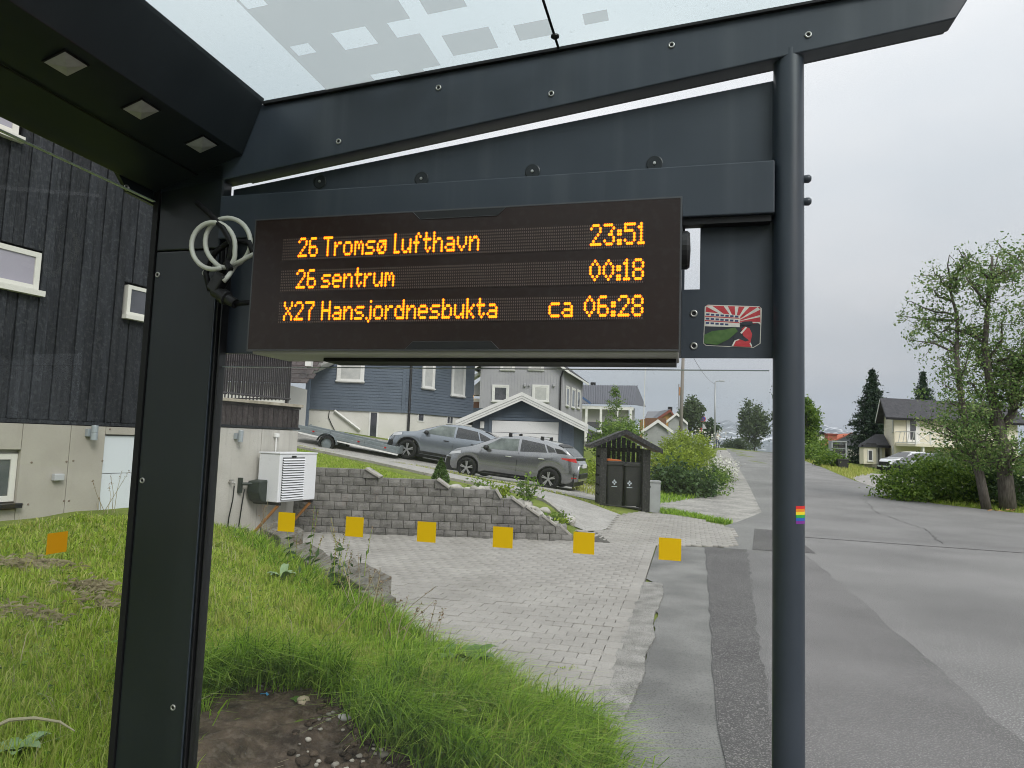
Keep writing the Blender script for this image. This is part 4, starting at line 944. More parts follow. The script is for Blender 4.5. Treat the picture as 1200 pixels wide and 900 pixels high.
for i in range(4): MB().tube([bo+cu_*.12+cn_*(.3+i*.5)+ZX*(bz+.1), bo+cu_*.12+cn_*(.55+i*.5)+ZX*(bz+1.0)], .035, 4).build('balcony_cross', m_white, ch)
MB().para(q+cn_*.03+cu_*2.2+ZX*-.5, cu_*9, cn_*.02, ZX*(bz-.1)).build('carport_shade', M('carport_dark', (0.045, 0.045, 0.05), 0.8), ch)  # dark sheet on the wall paints in the shaded carport opening
for u in (0.9, 2.3): MB().para(q+cn_*1.9+cu_*u+ZX*-.5, cu_*.16, cn_*.16, ZX*(bz+.4)).build('carport_post', m_white, ch)
# lower wing with bay window
w0 = V(1012, 520, cY+2.0); w1 = V(1037, 520, cY+2.3); wo_ = flat(w0); wd = flat(w1)-wo_; wL_ = np.linalg.norm(wd); wu = wd/wL_; wn_ = np.array([wu[1], -wu[0], 0])
zwe = V(1008, 521, cY+2)[2]; zwr = V(1036, 509, cY+5)[2]
wdv = flat(w0)/np.linalg.norm(flat(w0))
MB().prism([(0, -1.5), (wL_, -1.5), (wL_, zwe+.1), (0, zwe+.1)], wo_, wu, ZX, wdv*5).build('wing_wall', m_crm, ch)
siding(MB(), wo_+wn_*.004, wu, wn_, wL_, -0.3, zwe, 0.18).build('cladding', m_crm, ch)
a = wo_-wu*.6+wn_*.6+ZX*zwe; MB().add([a, wo_+wu*wL_+wn_*.6+ZX*zwe, wo_+wu*wL_+wdv*2.8+ZX*zwr, wo_+wu*1.2+wdv*2.8+ZX*zwr, wo_-wu*.6+wdv*5.6+ZX*zwe], [(0, 1, 2, 3), (0, 3, 4)]).build('wing_roof', m_darkroof, ch)
MB().para(a-ZX*.2, wu*(wL_+.7), -wn_*.05, ZX*.2).build('wing_fascia', m_black, ch)
u, z, w, h = wpix(1011.5, 527, 1017.5, 540, wo_, wu, wn_)
bw_ = MB().para(wo_+wu*(u-.35)+wn_*.004+ZX*(z-.25), wu*(w+.7), wn_*.55, ZX*(h+.45)).build('bay', m_crm, ch)
window(ch, wo_+wu*u+wn_*.56+ZX*z, wu, wn_, w, h, .09, m_white, m_winglass, .04, .05)
MB().prism([(-.5, 0), (w+.5, 0), (w+.2, .35), (-.2, .35)], wo_+wu*u+ZX*(z+h+.22)+wn_*.7, wu, ZX, -wn_*.72).build('bay_roof', m_darkroof, ch)
u, z, w, h = wpix(1027, 523, 1031.5, 543, wo_, wu, wn_); window(ch, wo_+wu*u+wn_*.03+ZX*z, wu, wn_, w, h, .12, m_white, m_winglass, .05, .05, trim=.1)

# ------------------------------------------------------------------ low house with red roof
rh = thing('red_roofed_house', (34, 85, 1), 'low dark house with orange-red roof and brick chimney past the verge', 'house')
m_redroof = M('red_roof', (0.33, 0.085, 0.045), 0.75, 0.3, col2=(0.40, 0.12, 0.06), nscale=2)
a = V(952, 521.5, 82); b = V(975, 521.5, 82); c = V(996, 507, 90); d = V(980, 509, 90)
MB().add([a, V(957, 526, 80), c+[1, 0, -.2], V(990, 508, 92), d], [(0, 1, 2, 3, 4)]).build('roof', m_redroof, rh)
g0 = V(964, 524, 80); g1 = V(999, 507.5, 88); g2 = V(1010, 519, 90)
MB().add([g0, V(964, 534, 80), V(1010, 534, 90), g2, g1], [(0, 1, 2, 3, 4)]).build('gable_wall', M('dark_gable', (0.05, 0.055, 0.065), 0.7), rh)
MB().para(g0-[.4, 0, .1], g1-g0+[.4, 0, 0], (0, .3, 0), (0, 0, .18)).build('bargeboard', m_redroof, rh)
MB().para(g2-[-.3, 0, .1], g1-g2, (0, .3, 0), (0, 0, .2)).build('bargeboard', m_black, rh)
a = V(970, 519, 86); MB().para((a[0], 86, a[2]-1), (1.2, 0, 0), (0, .8, 0), (0, 0, 2.2)).build('chimney', M('chimney_brick', (0.30, 0.10, 0.06), 0.85, col2=(0.36, 0.14, 0.09), nscale=12), rh)
a = V(970, 508.5, 86); MB().para((a[0]-.08, 85.9, a[2]-.1), (1.36, 0, 0), (0, 1, 0), (0, 0, .15)).build('chimney_cap', m_redtrim, rh)
MB().para(V(996, 526, 79), (2.6, 0, 0), (0, 2, 0), (0, 0, -2)).build('white_annex', m_plaster, rh)
wl2 = thing('white_gable_house', (31, 100, 2), 'white gable with dark bargeboard peeking over the red roof', 'house')
a = V(952, 519, 98); b = V(970, 512, 98); t = V(962.5, 508, 98)
MB().prism([(a[0], 0), (b[0]+1, 0), (b[0]+1, b[2]-.5), (t[0], t[2]), (a[0], a[2])], (0, 98, 0), (1, 0, 0), (0, 0, 1), (0, 6, 0)).build('wall', m_white, wl2)
for e_ in (a, b+[1, 0, -.5]): MB().para(e_-[0, .3, 0], t-e_, (0, 6.5, 0), (0, 0, .3)).build('roof', m_black, wl2)
# ------------------------------------------------------------------ cars (local: +x front, origin on the ground at mid-length)
m_tyre = M('tyre', (0.012, 0.012, 0.013), 0.8, 0.3); m_rim = M('alloy', (0.55, 0.55, 0.56), 0.3, 0.5, 0.85)
m_carglass = M('car_glass', (0.012, 0.014, 0.016), 0.03, 0.8); m_head = M('headlight', (0.55, 0.56, 0.58), 0.1, 0.6)
m_carglassl = M('car_glass_light', (0.04, 0.05, 0.048), 0.04, 0.6, col2=(0.16, 0.19, 0.175), nscale=2.2)
m_tail = M('tail_light', (0.42, 0.012, 0.01), 0.15, 0.6); m_trim = M('car_trim', (0.014, 0.014, 0.015), 0.5, 0.4)
m_chrome = M('chrome', (0.7, 0.7, 0.7), 0.12, 0.5, 1.0); m_plate = M('plate_white', (0.7, 0.7, 0.68), 0.5)
def smooth_interp(pts, x, win=0.10):
    p = sorted(pts); xs = [q[0] for q in p]; zs = [q[1] for q in p]
    return sum(np.interp(x+k*win/3, xs, zs) for k in (-3, -2, -1, 0, 1, 2, 3))/7
class Car:
    def __init__(s, name, label, L, top, belt, width, wx, wr, paint, bot=0.24, group=None, arch=0.06):
        s.top, s.belt, s.wid, s.wx, s.wr, s.bot, s.L = top, belt, width, wx, wr, bot, L
        s.root = thing(name, (0, 0, 0), label, 'car', group); s.paint = paint
        N = 90; xs = np.linspace(-L/2, L/2, N); xs = np.unique(np.concatenate([xs, *[np.linspace(w-wr-arch, w+wr+arch, 26) for w in wx]])); s.arch = wr+arch
        rows = []
        for x in xs:
            pr = s.prof(x); rows.append([(x, -y, z) for y, z in pr]+[(x, y, z) for y, z in pr[::-1][1:]])
        mb = MB(); mb.grid(rows); n = len(rows[0])
        mb.f += [tuple(range(n)), tuple(range((len(rows)-1)*n+n-1, (len(rows)-1)*n-1, -1))]
        body = mb.build('body', paint, s.root, smooth=True, local=True)
        try:
            for p in body.data.polygons[-2:]: p.use_smooth = False
        except Exception: pass
        MB().para((-L/2+.12, -s.W(0)+.16, .17), (L-.24, 0, 0), (0, 2*s.W(0)-.32, 0), (0, 0, .42)).build('underbody', m_trim, s.root, local=True)
    def W(s, x): return float(smooth_interp(s.wid, x, 0.16))
    def prof(s, x):
        zt = float(smooth_interp(s.top, x)); zb = min(float(smooth_interp(s.belt, x)), zt-.05); W = s.W(x); b = s.bot+0.1*max(0, abs(x)-(s.L/2-.35))/.35
        for w in s.wx:
            d = abs(x-w)
            if d < s.arch: b = max(b, math.sqrt(s.arch**2-d*d)+s.wr-.03)
        b = min(b, zb-.08); g = zt-zb; Wr = (W-.05)-min(.25, g*.48); l = lambda t: b+(zb-b)*t
        return [(W-.05, b), (W-.008, b+min(.07, (zb-b)*.2)), (W, l(.42)), (W-.005, l(.62)), (W-.03, l(.86)), (W-.055, zb),
                (W-.055-(W-.055-Wr)*.45, zb+g*.5), (Wr, zb+g*.90), (Wr-.07, zb+g*.975), (Wr*.5, zt-.004), (0, zt)]
    def side(s, x, z, off=.006):
        pr = s.prof(x); return float(np.interp(z, [p[1] for p in pr[:8]], [p[0] for p in pr[:8]]))+off
    def patch(s, name, mat, q, nx=8, nz=5, off=.006, parent=None, sides=None):
        if sides is None:
            for sg in (-1, 1): s.patch(name, mat, q, nx, nz, off, parent, (sg,))
            return
        """q: (x,z) corners bl, br, tr, tl"""
        mb = MB(); (b0, b1, t1, t0) = [np.array(c, float) for c in q]
        for sg in sides:
            P = []
            for j in range(nz+1):
                v = j/nz; row = []
                for i in range(nx+1):
                    u = i/nx; p = (b0*(1-u)+b1*u)*(1-v)+(t0*(1-u)+t1*u)*v; row.append((p[0], sg*s.side(p[0], p[1], off), p[1]))
                P.append(row)
            mb.grid(P)
        return mb.build(name, mat, parent or s.root, local=True, smooth=True)
    def cross(s, name, mat, x0, x1, k=0.92, off=.008, n=6):
        mb = MB(); P = []
        for i in range(n+1):
            x = x0+(x1-x0)*i/n; pr = s.prof(x)[7:]; ys = [p[0] for p in pr][::-1]; zs = [p[1] for p in pr][::-1]; ym = pr[0][0]*k
            P.append([(x, y, float(np.interp(abs(y), ys, zs))+off) for y in np.linspace(-ym, ym, 11)])
        mb.grid(P); return mb.build(name, mat, s.root, local=True, smooth=True)
    def line(s, name, pts, w=.012, mat=None):
        mb = MB()
        for sg in (-1, 1):
            P = [[(x-w/2, sg*s.side(x, z, .004), z), (x+w/2, sg*s.side(x, z, .004), z)] for x, z in pts]; mb.grid(P)
        return mb.build(name, mat or m_trim, s.root, local=True)
    def wheels(s, spokes=5):
        for x in s.wx:
            for sg in (-1, 1):
                y = sg*(s.W(x)-.03); r = s.wr; w = thing_part('wheel', s.root)
                c = (x, y-sg*.11, r); ax = (0, sg, 0)
                MB().lathe([(r*.64, -.02), (r*.9, -.03), (r, .02), (r, .15), (r*.95, .185), (r*.72, .19), (r*.68, .17)], c, ax, 28).build('tyre', m_tyre, w, smooth=True, local=True)
                mb = MB(); mb.lathe([(r*.72, .175), (r*.68, .182), (r*.62, .165), (r*.60, .08), (0.0, .07)], c, ax, 28)
                d = MB()
                for k in range(spokes):
                    a = 2*math.pi*k/spokes+.3
                    e1 = np.array([math.cos(a), 0, math.sin(a)]); e2 = np.array([-math.sin(a), 0, math.cos(a)]); o = np.array(c)+np.array(ax)*.16
                    for sp in (-.13, .13):
                        f1 = e1*math.cos(sp)+e2*math.sin(sp); f2 = np.cross(f1, ax); d.para(o+f1*r*.08-f2*r*.045, f1*r*.58, f2*r*.09, np.array(ax)*.02)
                d.lathe([(r*.16, .16), (r*.15, .185), (0, .19)], c, ax, 12)
                mb.build('rim_barrel', m_trim, w, smooth=True, local=True); d.build('rim', m_rim, w, local=True)
    def mirrors(s, x, z):
        for sg in (-1, 1):
            y = s.side(x, z); o = MB(); prof = [(0, -.12), (.06, -.11), (.085, -.03), (.08, .05), (.04, .10), (0, .11)]
            o.lathe(prof, (x, sg*(y+.13), z+.06), (0, 1, 0), 12); o.para((x-.02, sg*y-sg*.02, z), (.05, 0, 0), (0, sg*.09, 0), (0, 0, .04)); o.build('mirror', m_trim if sg else s.paint, s.root, smooth=True, local=True)
    def handle(s, x, z, mat):
        for sg in (-1, 1):
            y = s.side(x, z, 0); MB().box((x, sg*(y+.02), z), (.2, .035, .035)).build('door_handle', mat, s.root, bevel=.012, local=True)
    def place(s, p, yaw, pitch=0, roll=0):
        s.root.location = p; s.root.rotation_euler = (roll, pitch, yaw)
def thing_part(name, parent):
    o = bpy.data.objects.new(name, None); o.empty_display_size = .1; return link(o, parent)
def ground_pose(xm, ym, yaw, wb):
    f = np.array([math.cos(yaw), math.sin(yaw)]); zf = Hs(xm+f[0]*wb/2, ym+f[1]*wb/2); zr = Hs(xm-f[0]*wb/2, ym-f[1]*wb/2)
    sd = np.array([-f[1], f[0]]); zl = Hs(xm+sd[0]*.8, ym+sd[1]*.8); zq = Hs(xm-sd[0]*.8, ym-sd[1]*.8)
    return (xm, ym, (zf+zr)/2+.012), -math.atan2(zf-zr, wb), math.atan2(zl-zq, 1.6)

p_grey = M('car_paint_grey', (0.27, 0.275, 0.285), 0.22, 0.6, 0.8, coat=1.0)
p_slate = M('car_paint_slate', (0.21, 0.235, 0.265), 0.24, 0.6, 0.6, coat=1.0)
p_white = M('car_paint_white', (0.62, 0.64, 0.66), 0.3, 0.5, 0.1, coat=0.8)
p_dark = M('car_paint_dark', (0.05, 0.06, 0.068), 0.3, 0.5, 0.4, coat=0.8)
# hatchback with roof bars
wid = [(-2.245, .62), (-2.12, .74), (-1.85, .84), (-1.2, .885), (0, .89), (1.2, .88), (1.75, .83), (2.05, .72), (2.245, .48)]
top = [(2.245, .56), (2.22, .66), (2.05, .79), (1.75, .90), (1.28, 1.02), (.55, 1.38), (.2, 1.48), (-.35, 1.535), (-.85, 1.51), (-1.3, 1.445), (-1.62, 1.365), (-1.75, 1.30), (-1.95, 1.13), (-2.10, 1.02), (-2.2, .94), (-2.245, .72)]
belt = [(2.245, .5), (1.75, .86), (1.28, .95), (.3, .97), (-.8, 1.02), (-1.5, 1.12), (-1.9, 1.18), (-2.245, .66)]
c1 = Car('parked_car', 'grey hatchback with black roof bars parked in front of the white garage door', 4.49, top, belt, wid, (1.33, -1.37), .325, p_grey, group='cars parked by the blue garage')
c1.patch('front_side_window', m_carglassl, ((.95, 1.0), (-.28, 1.035), (-.24, 1.42), (.38, 1.37)), 10, 6)
c1.patch('rear_side_window', m_carglass, ((-.36, 1.04), (-1.22, 1.11), (-1.08, 1.355), (-.33, 1.42)), 8, 6)
c1.patch('quarter_window', m_carglass, ((-1.27, 1.12), (-1.50, 1.15), (-1.40, 1.26), (-1.13, 1.35)), 4, 5)
c1.patch('pillar_trim', m_trim, ((-1.53, 1.12), (-1.86, 1.12), (-1.68, 1.24), (-1.43, 1.27)), 5, 4, .004)
c1.cross('windscreen', m_carglass, 1.22, .50, .96); c1.cross('rear_window', m_carglass, -1.74, -2.04, .9); c1.cross('spoiler', m_trim, -1.52, -1.72, 1.0, .02)
c1.patch('headlight', m_head, ((2.12, .66), (1.60, .76), (1.62, .84), (2.02, .76)), 6, 3, .008)
c1.patch('tail_light', m_tail, ((-2.14, .90), (-1.70, .97), (-1.70, 1.0), (-2.10, 1.02)), 6, 3, .010)
c1.patch('reflector', m_tail, ((-2.19, .42), (-2.05, .42), (-2.05, .45), (-2.19, .45)), 3, 1, .008)
c1.line('door_seam', [(1.02, .42), (1.0, .7), (.9, .96)]); c1.line('door_seam', [(-.31, .42), (-.30, .7), (-.32, 1.0)])
c1.line('door_seam', [(-1.02, .52), (-1.28, .72), (-1.42, .95), (-1.36, 1.10)])
c1.handle(-.02, .84, m_chrome); c1.handle(-1.08, .90, m_chrome); c1.mirrors(.72, .98); c1.wheels(5)
c1.patch('sill_trim', m_trim, ((.95, .25), (-.98, .25), (-.98, .31), (.95, .31)), 8, 2, .008)
MB().box((-2.26, 0, .80), (.03, .46, .11)).build('number_plate', m_plate, c1.root, local=True)
MB().box((-2.235, 0, .5), (.08, 1.1, .16)).build('bumper_insert', m_trim, c1.root, bevel=.02, local=True)
MB().box((-2.10, 0, 1.0), (.10, 1.15, .08)).build('tailgate_strip', m_trim, c1.root, bevel=.02, local=True)
for xb in (.1, -.95):
    rb_ = MB(); zt = c1.prof(xb)[-1][1]; rb_.tube([(xb, -.56, zt+.07), (xb, .56, zt+.07)], .016, 8); rb_.build('roof_bar', m_chrome, c1.root, local=True)
    for sg in (-1, 1): MB().box((xb, sg*.54, zt+.02), (.11, .07, .13)).build('roof_bar_foot', m_trim, c1.root, bevel=.02, local=True)
yaw1 = math.atan2(0.85, -2.56)
loc, pt, rl_ = ground_pose(0.16, 22.2, yaw1, 2.7); c1.place(loc, yaw1, pt, 0)
# crossover
wid = [(-2.3, .66), (-2.15, .78), (-1.8, .88), (-1.2, .92), (0, .93), (1.2, .92), (1.8, .88), (2.1, .78), (2.3, .52)]
top = [(2.3, .62), (2.27, .76), (2.1, .90), (1.75, .985), (1.25, 1.06), (.45, 1.42), (.05, 1.53), (-.5, 1.575), (-1.1, 1.53), (-1.7, 1.36), (-2.05, 1.19), (-2.2, 1.14), (-2.26, 1.02), (-2.3, .75)]
belt = [(2.3, .55), (1.75, .92), (1.25, 1.0), (.3, 1.02), (-.8, 1.05), (-1.5, 1.10), (-2.0, 1.06), (-2.3, .7)]
c2 = Car('parked_car', 'slate grey crossover coupe parked by the blue house, beyond the hatchback', 4.6, top, belt, wid, (1.42, -1.36), .36, p_slate, .28, group='cars parked by the blue garage')
c2.patch('front_side_window', m_carglassl, ((.98, 1.05), (-.22, 1.07), (-.20, 1.46), (.34, 1.42)), 10, 6)
c2.patch('rear_side_window', m_carglass, ((-.30, 1.075), (-1.2, 1.11), (-1.05, 1.42), (-.28, 1.465)), 8, 6)
c2.patch('quarter_window', m_carglass, ((-1.24, 1.115), (-1.68, 1.14), (-1.52, 1.27), (-1.10, 1.41)), 4, 5)
c2.cross('windscreen', m_carglass, 1.18, .42, .96); c2.cross('rear_window', m_carglass, -1.3, -2.0, .9); c2.cross('spoiler', m_trim, -2.05, -2.18, 1.0, .03)
c2.patch('headlight', m_head, ((2.18, .74), (1.72, .86), (1.74, .95), (2.10, .88)), 6, 3, .010)
c2.patch('grille_side', m_trim, ((2.28, .40), (2.02, .44), (2.05, .62), (2.28, .60)), 4, 3, .008)
c2.patch('tail_light', m_tail, ((-2.2, .95), (-1.85, 1.0), (-1.85, 1.04), (-2.16, 1.04)), 6, 3, .010)
c2.line('door_seam', [(1.05, .46), (1.03, .75), (.92, 1.02)]); c2.line('door_seam', [(-.26, .46), (-.25, .75), (-.27, 1.05)]); c2.line('door_seam', [(-1.0, .6), (-1.28, .8), (-1.4, 1.0), (-1.3, 1.1)])
c2.patch('sill_trim', m_trim, ((.98, .30), (-.95, .30), (-.95, .40), (.98, .40)), 8, 2, .008)
for wxx in c2.wx:
    mb = MB()
    for sg in (-1, 1):
        mb.grid([[(wxx+math.cos(t)*r, sg*c2.side(wxx+math.cos(t)*r, max(c2.wr+math.sin(t)*r-.03, .30), .010), max(c2.wr+math.sin(t)*r-.03, .30)) for r in (c2.arch+.001, c2.arch+.03, c2.arch+.065)] for t in np.linspace(0.0, math.pi, 20)])
    mb.build('arch_trim', m_trim, c2.root, local=True)
c2.handle(.02, .90, m_trim); c2.handle(-1.0, .93, m_trim); c2.mirrors(.78, 1.03); c2.wheels(5)
yaw2 = math.atan2(0.35, -2.75)
loc, pt, rl_ = ground_pose(-2.32, 26.0, yaw2, 2.78); c2.place((loc[0], loc[1], loc[2]-.02), yaw2, pt, 0)
# two cars in front of the cream house
wid3 = [(x*1.0, w*1.0) for x, w in wid]
top3 = [(2.3, .62), (2.27, .78), (2.05, .95), (1.6, 1.06), (1.2, 1.14), (.35, 1.60), (-.1, 1.70), (-.9, 1.72), (-1.7, 1.64), (-2.05, 1.50), (-2.2, 1.15), (-2.3, .75)]
belt3 = [(2.3, .55), (1.75, .95), (1.25, 1.06), (.3, 1.08), (-.8, 1.10), (-1.5, 1.12), (-2.0, 1.1), (-2.3, .7)]
def suv(label, paint, xm, ym, yaw):
    c = Car('parked_car', label, 4.6, top3, belt3, wid3, (1.40, -1.38), .35, paint, .28, group='cars parked by the cream house')
    c.patch('front_side_window', m_carglass, ((.98, 1.12), (-.24, 1.13), (-.24, 1.55), (.24, 1.50)), 10, 6); c.patch('rear_side_window', m_carglass, ((-.30, 1.13), (-1.7, 1.16), (-1.6, 1.54), (-.28, 1.59)), 8, 6)
    c.cross('windscreen', m_carglass, 1.14, .34, .96); c.patch('headlight', m_head, ((2.2, .76), (1.66, .90), (1.70, 1.0), (2.08, .92)), 6, 3, .010)
    c.patch('grille', m_trim, ((2.29, .36), (2.0, .36), (2.0, .60), (2.29, .60)), 5, 3, .010); c.patch('tail_light', m_tail, ((-2.2, .95), (-1.95, 1.0), (-1.95, 1.3), (-2.12, 1.3)), 4, 3, .010)
    MB().box((2.28, 0, .62), (.06, 1.0, .3)).build('front_grille', m_trim, c.root, bevel=.02, local=True); c.mirrors(.8, 1.1); c.wheels(5)
    c.line('door_seam', [(1.05, .46), (.95, 1.08)]); c.line('door_seam', [(-.26, .46), (-.27, 1.1)])
    loc, pt, r_ = ground_pose(xm, ym, yaw, 2.8); c.place(loc, yaw, pt, 0); return c
q = V(1063, 556, 50.5); suv('white car with sloping bonnet parked under the cream house balcony', p_white, q[0]+.4, 51.0, math.radians(196))
q = V(1083, 558, 46.0); suv('dark grey car with pale windscreen parked beside the leafy bush', p_dark, q[0], 46.0, math.radians(202))
q = V(1196, 548, 40); suv('pale silver car half hidden behind the large tree trunk', M('car_paint_silver', (0.4, 0.41, 0.42), 0.3, 0.5, 0.4, coat=.6), q[0]+1.6, 40, math.radians(190))

# ------------------------------------------------------------------ flat trailer
tr = thing('flatbed_trailer', (0, 0, 0), 'empty galvanised flatbed trailer tipped down beside the blue house', 'trailer')
m_galv = M('galvanised', (0.20, 0.235, 0.25), 0.45, 0.5, 0.5, col2=(0.26, 0.29, 0.30), nscale=3)
MB().para((-2.0, -.8, .55), (4.0, 0, 0), (0, 1.6, 0), (0, 0, .05)).build('bed', M('trailer_ply', (0.12, 0.115, 0.11), 0.8), tr, local=True)
for sg in (-1, 1):
    for i in range(2): MB().para((-2.0, sg*.8-.02, .50+i*.125), (4.0, 0, 0), (0, .04, 0), (0, 0, .118)).build('side_panel', m_galv, tr, local=True, bevel=.01)
    for x in (-1.95, -.65, .65, 1.9): MB().para((x, sg*.83-.02, .45), (.06, 0, 0), (0, .04, 0), (0, 0, .32)).build('side_post', m_galv, tr, local=True)
    MB().para((-1.9, sg*.845, .44), (3.9, 0, 0), (0, .012*sg, 0), (0, 0, .05)).build('white_stripe', m_white, tr, local=True)
    w = thing_part('wheel', tr); MB().lathe([(.2, -.08), (.29, -.08), (.3, -.04), (.3, .07), (.28, .09), (.2, .09)], (-.6, sg*.92, .3), (0, 1, 0), 20).build('tyre', m_tyre, w, local=True, smooth=True); MB().lathe([(.2, 0.0), (0, .02)], (-.6, sg*.92, .3), (0, sg, 0), 16).build('rim', m_galv, w, local=True)
    MB().grid([[(-.6+math.cos(t)*.37, sg*(.80), .3+math.sin(t)*.37), (-.6+math.cos(t)*.37, sg*1.05, .3+math.sin(t)*.37)] for t in np.linspace(.1, math.pi-.1, 12)]).build('mudguard', m_galv, tr, local=True)
    for x in (-1.2, .5, 1.5): MB().box((x, sg*.855, .62), (.07, .02, .05)).build('marker_light', m_tail, tr, local=True)
MB().para((1.98, -.78, .50), (.04, 0, 0), (0, 1.56, 0), (0, 0, .3)).build('tailboard', m_galv, tr, local=True, bevel=.01)
MB().tube([(-2.0, 0, .5), (-3.3, 0, .42)], .05, 6).build('drawbar', m_galv, tr, local=True)
q = V(408, 530, 25.6); tr.location = (q[0]+0.0, 25.6, Hs(q[0], 25.6)-.22); tr.rotation_euler = (0, R_(10.5), R_(-3))

# ------------------------------------------------------------------ bin shelter with bins
BY = 17.0
def BX(px, py=560): return float(V(px, py, BY)[0])
bz0 = Hs(BX(733), BY); xl, xr = BX(703), BX(762); 
bs = thing('bin_shelter', ((xl+xr)/2, BY, bz0), 'black wooden gable-roofed bin shelter beside the drive', 'bin shelter')
m_blackwood = M('black_painted_wood', (0.018, 0.018, 0.019), 0.7, 0.3, col2=(0.032, 0.031, 0.031), nscale=5, detail=7, rnd=0.15, stretch=(5, 5, .8), bump=.4, bscale=20, spk=(.35, .35, .34), spkscale=22, spkamt=.10)
zE_ = float(V(703, 524, BY)[2]); zA = float(V(733, 507, BY)[2]); xm_ = (xl+xr)/2; dep = .85
for x0, w in ((xl, .16), (xr-.19, .19)): MB().para((x0, BY, bz0-.1), (w, 0, 0), (0, .13, 0), (0, 0, zE_-bz0+.08)).build('front_post', m_blackwood, bs, bevel=.008)
for x0 in (xl, xr-.12): MB().para((x0, BY+dep-.1, bz0-.1), (.1, 0, 0), (0, .1, 0), (0, 0, zE_-bz0+.1)).build('rear_post', m_blackwood, bs)
sh_in = zA-.12; eL0, eR0, ap0 = V(691, 523.5, BY), V(775, 529.5, BY), V(732.5, 506.5, BY)
k = 0; x = xl+.02
while x < xr-.1:
    zt = (ap0[2]-.05-(ap0[2]-(eL0 if x+.05 < ap0[0] else eR0)[2])*abs(x+.05-ap0[0])/abs((eL0 if x+.05 < ap0[0] else eR0)[0]-ap0[0]))
    MB().para((x, BY+dep-.03, bz0+.05), (.098, 0, 0), (0, .022, 0), (0, 0, max(zt-bz0-.07, .5))).build('back_slat', m_blackwood, bs); x += .128; k += 1
for zz in (zE_-.10, bz0+.55): MB().para((xl, BY+dep-.055, zz), (xr-xl, 0, 0), (0, .024, 0), (0, 0, .10)).build('cross_rail', m_blackwood, bs)
for x0 in (xl+.005, xr-.03):
    for i in range(6): MB().para((x0, BY+.135, bz0+.1+i*.24), (.022, 0, 0), (0, dep-.24, 0), (0, 0, .18)).build('side_board', m_blackwood, bs)
eL = V(691, 523.5, BY); eR = V(775, 529.5, BY); ap = V(732.5, 506.5, BY)
m_feltroof = M('roof_felt', (0.035, 0.036, 0.034), .85, .3, col2=(.06, .06, .055), nscale=8)
for e_ in (eL, eR):
    a = np.array([e_[0], BY-.18, e_[2]]); b = np.array([ap[0], BY-.18, ap[2]])
    MB().para(a, b-a, (0, dep+.36, 0), (0, 0, .05)).build('roof_panel', m_feltroof, bs)
    MB().para(a-[0, .025, .05], b-a, (0, .025, 0), (0, 0, .115)).build('bargeboard', m_blackwood, bs)
    MB().para(a+[0, .02, -.022], b-a, (0, dep+.3, 0), (0, 0, .018)).build('roof_soffit', M('raw_wood', (.20, .15, .10), .8) if e_ is eL else bpy.data.materials['raw_wood'], bs)
MB().tube([(xl+.16, BY+.05, bz0+.08), (xr-.19, BY+.05, bz0+.02)], .02, 6).build('foot_bar', m_blackwood, bs)
m_bin = M('bin_plastic', (0.022, 0.023, 0.023), .5, .4, col2=(.03, .03, .03), nscale=4)
m_emb = M('emblem_print', (0.42, 0.47, 0.52), .6)
def wheelie(name, lab, xc, yc, w, h, orange=False):
    t = thing(name, (xc, yc, bz0), lab, 'bin', 'wheeled bins in the bin shelter')
    d = .55; n = 10; rows = []
    for zz, k in ((0.06, .82), (.2, .86), (h*.8, .97), (h, 1.0)):
        hw, hd, r = w/2*k, d/2*k, .06; row = []
        for cx, cy, a0 in ((hw-r, -hd+r, -90), (hw-r, hd-r, 0), (-hw+r, hd-r, 90), (-hw+r, -hd+r, 180)):
            for j in range(5): a = R_(a0+j*22.5); row.append((xc+cx+r*math.cos(a), yc+cy+r*math.sin(a), bz0+zz))
        rows.append(row+[row[0]])
    b = MB().grid(rows); b.build('tub', m_bin, t, smooth=True)
    MB().prism([(-w/2-.02, 0), (w/2+.02, 0), (w/2+.02, .05), (w/2-.05, .10), (-w/2+.05, .10), (-w/2-.02, .05)], (xc, yc-d/2-.03, bz0+h), (1, 0, 0), (0, 0, 1), (0, d+.08, 0)).build('lid', m_bin, t, bevel=.015)
    if orange: MB().prism([(-w/2-.0, 0), (w/2-.06, 0), (w/2-.10, .035), (-w/2+.06, .06)], (xc-.01, yc-d/2-.02, bz0+h+.102), (1, 0, 0), (0, 0, 1), (0, d*.7, 0)).build('orange_flap', M('orange_plastic', (.50, .13, .03), .5), t, bevel=.01)
    e = MB(); c = np.array([xc-(.02 if orange else .12), yc-d/2-.004, bz0+h*.60]); s_ = .062
    for dx, dz in ((0, .5), (.5, 0), (0, -.5), (-.5, 0)):
        q_ = c+[dx*s_*1.1, 0, dz*s_*1.3]; e.quad(q_+[0, 0, s_*.5], q_+[-s_*.42, 0, 0], q_-[0, 0, s_*.5], q_+[s_*.42, 0, 0])
    e.para(c+[-.07, -.0, -.115], (.14, 0, 0), (0, -.002, 0), (0, 0, .016)); e.build('emblem', m_emb, t)
    for sg in (-1, 1): MB().lathe([(0, -.03), (.1, -.03), (.1, .03), (0, .03)], (xc+sg*w*.36, yc+d/2-.04, bz0+.1), (1, 0, 0), 14).build('wheel', m_tyre, t)
xb0 = xl+.17
wheelie('wheeled_bin', 'narrow black wheeled bin with an orange flap on its lid', xb0+.24, BY+.47, .46, 1.06, True)
wheelie('wheeled_bin', 'wide black wheeled bin with plain black lid in the bin shelter', xb0+.71, BY+.42, .50, 1.04)
cb = thing('utility_cabinet', (BX(768), BY, bz0), 'narrow grey metal cabinet standing beside the bin shelter', 'cabinet')
xc0, xc1 = BX(761.5), BX(774.5); zc1 = float(V(768, 563, BY)[2])
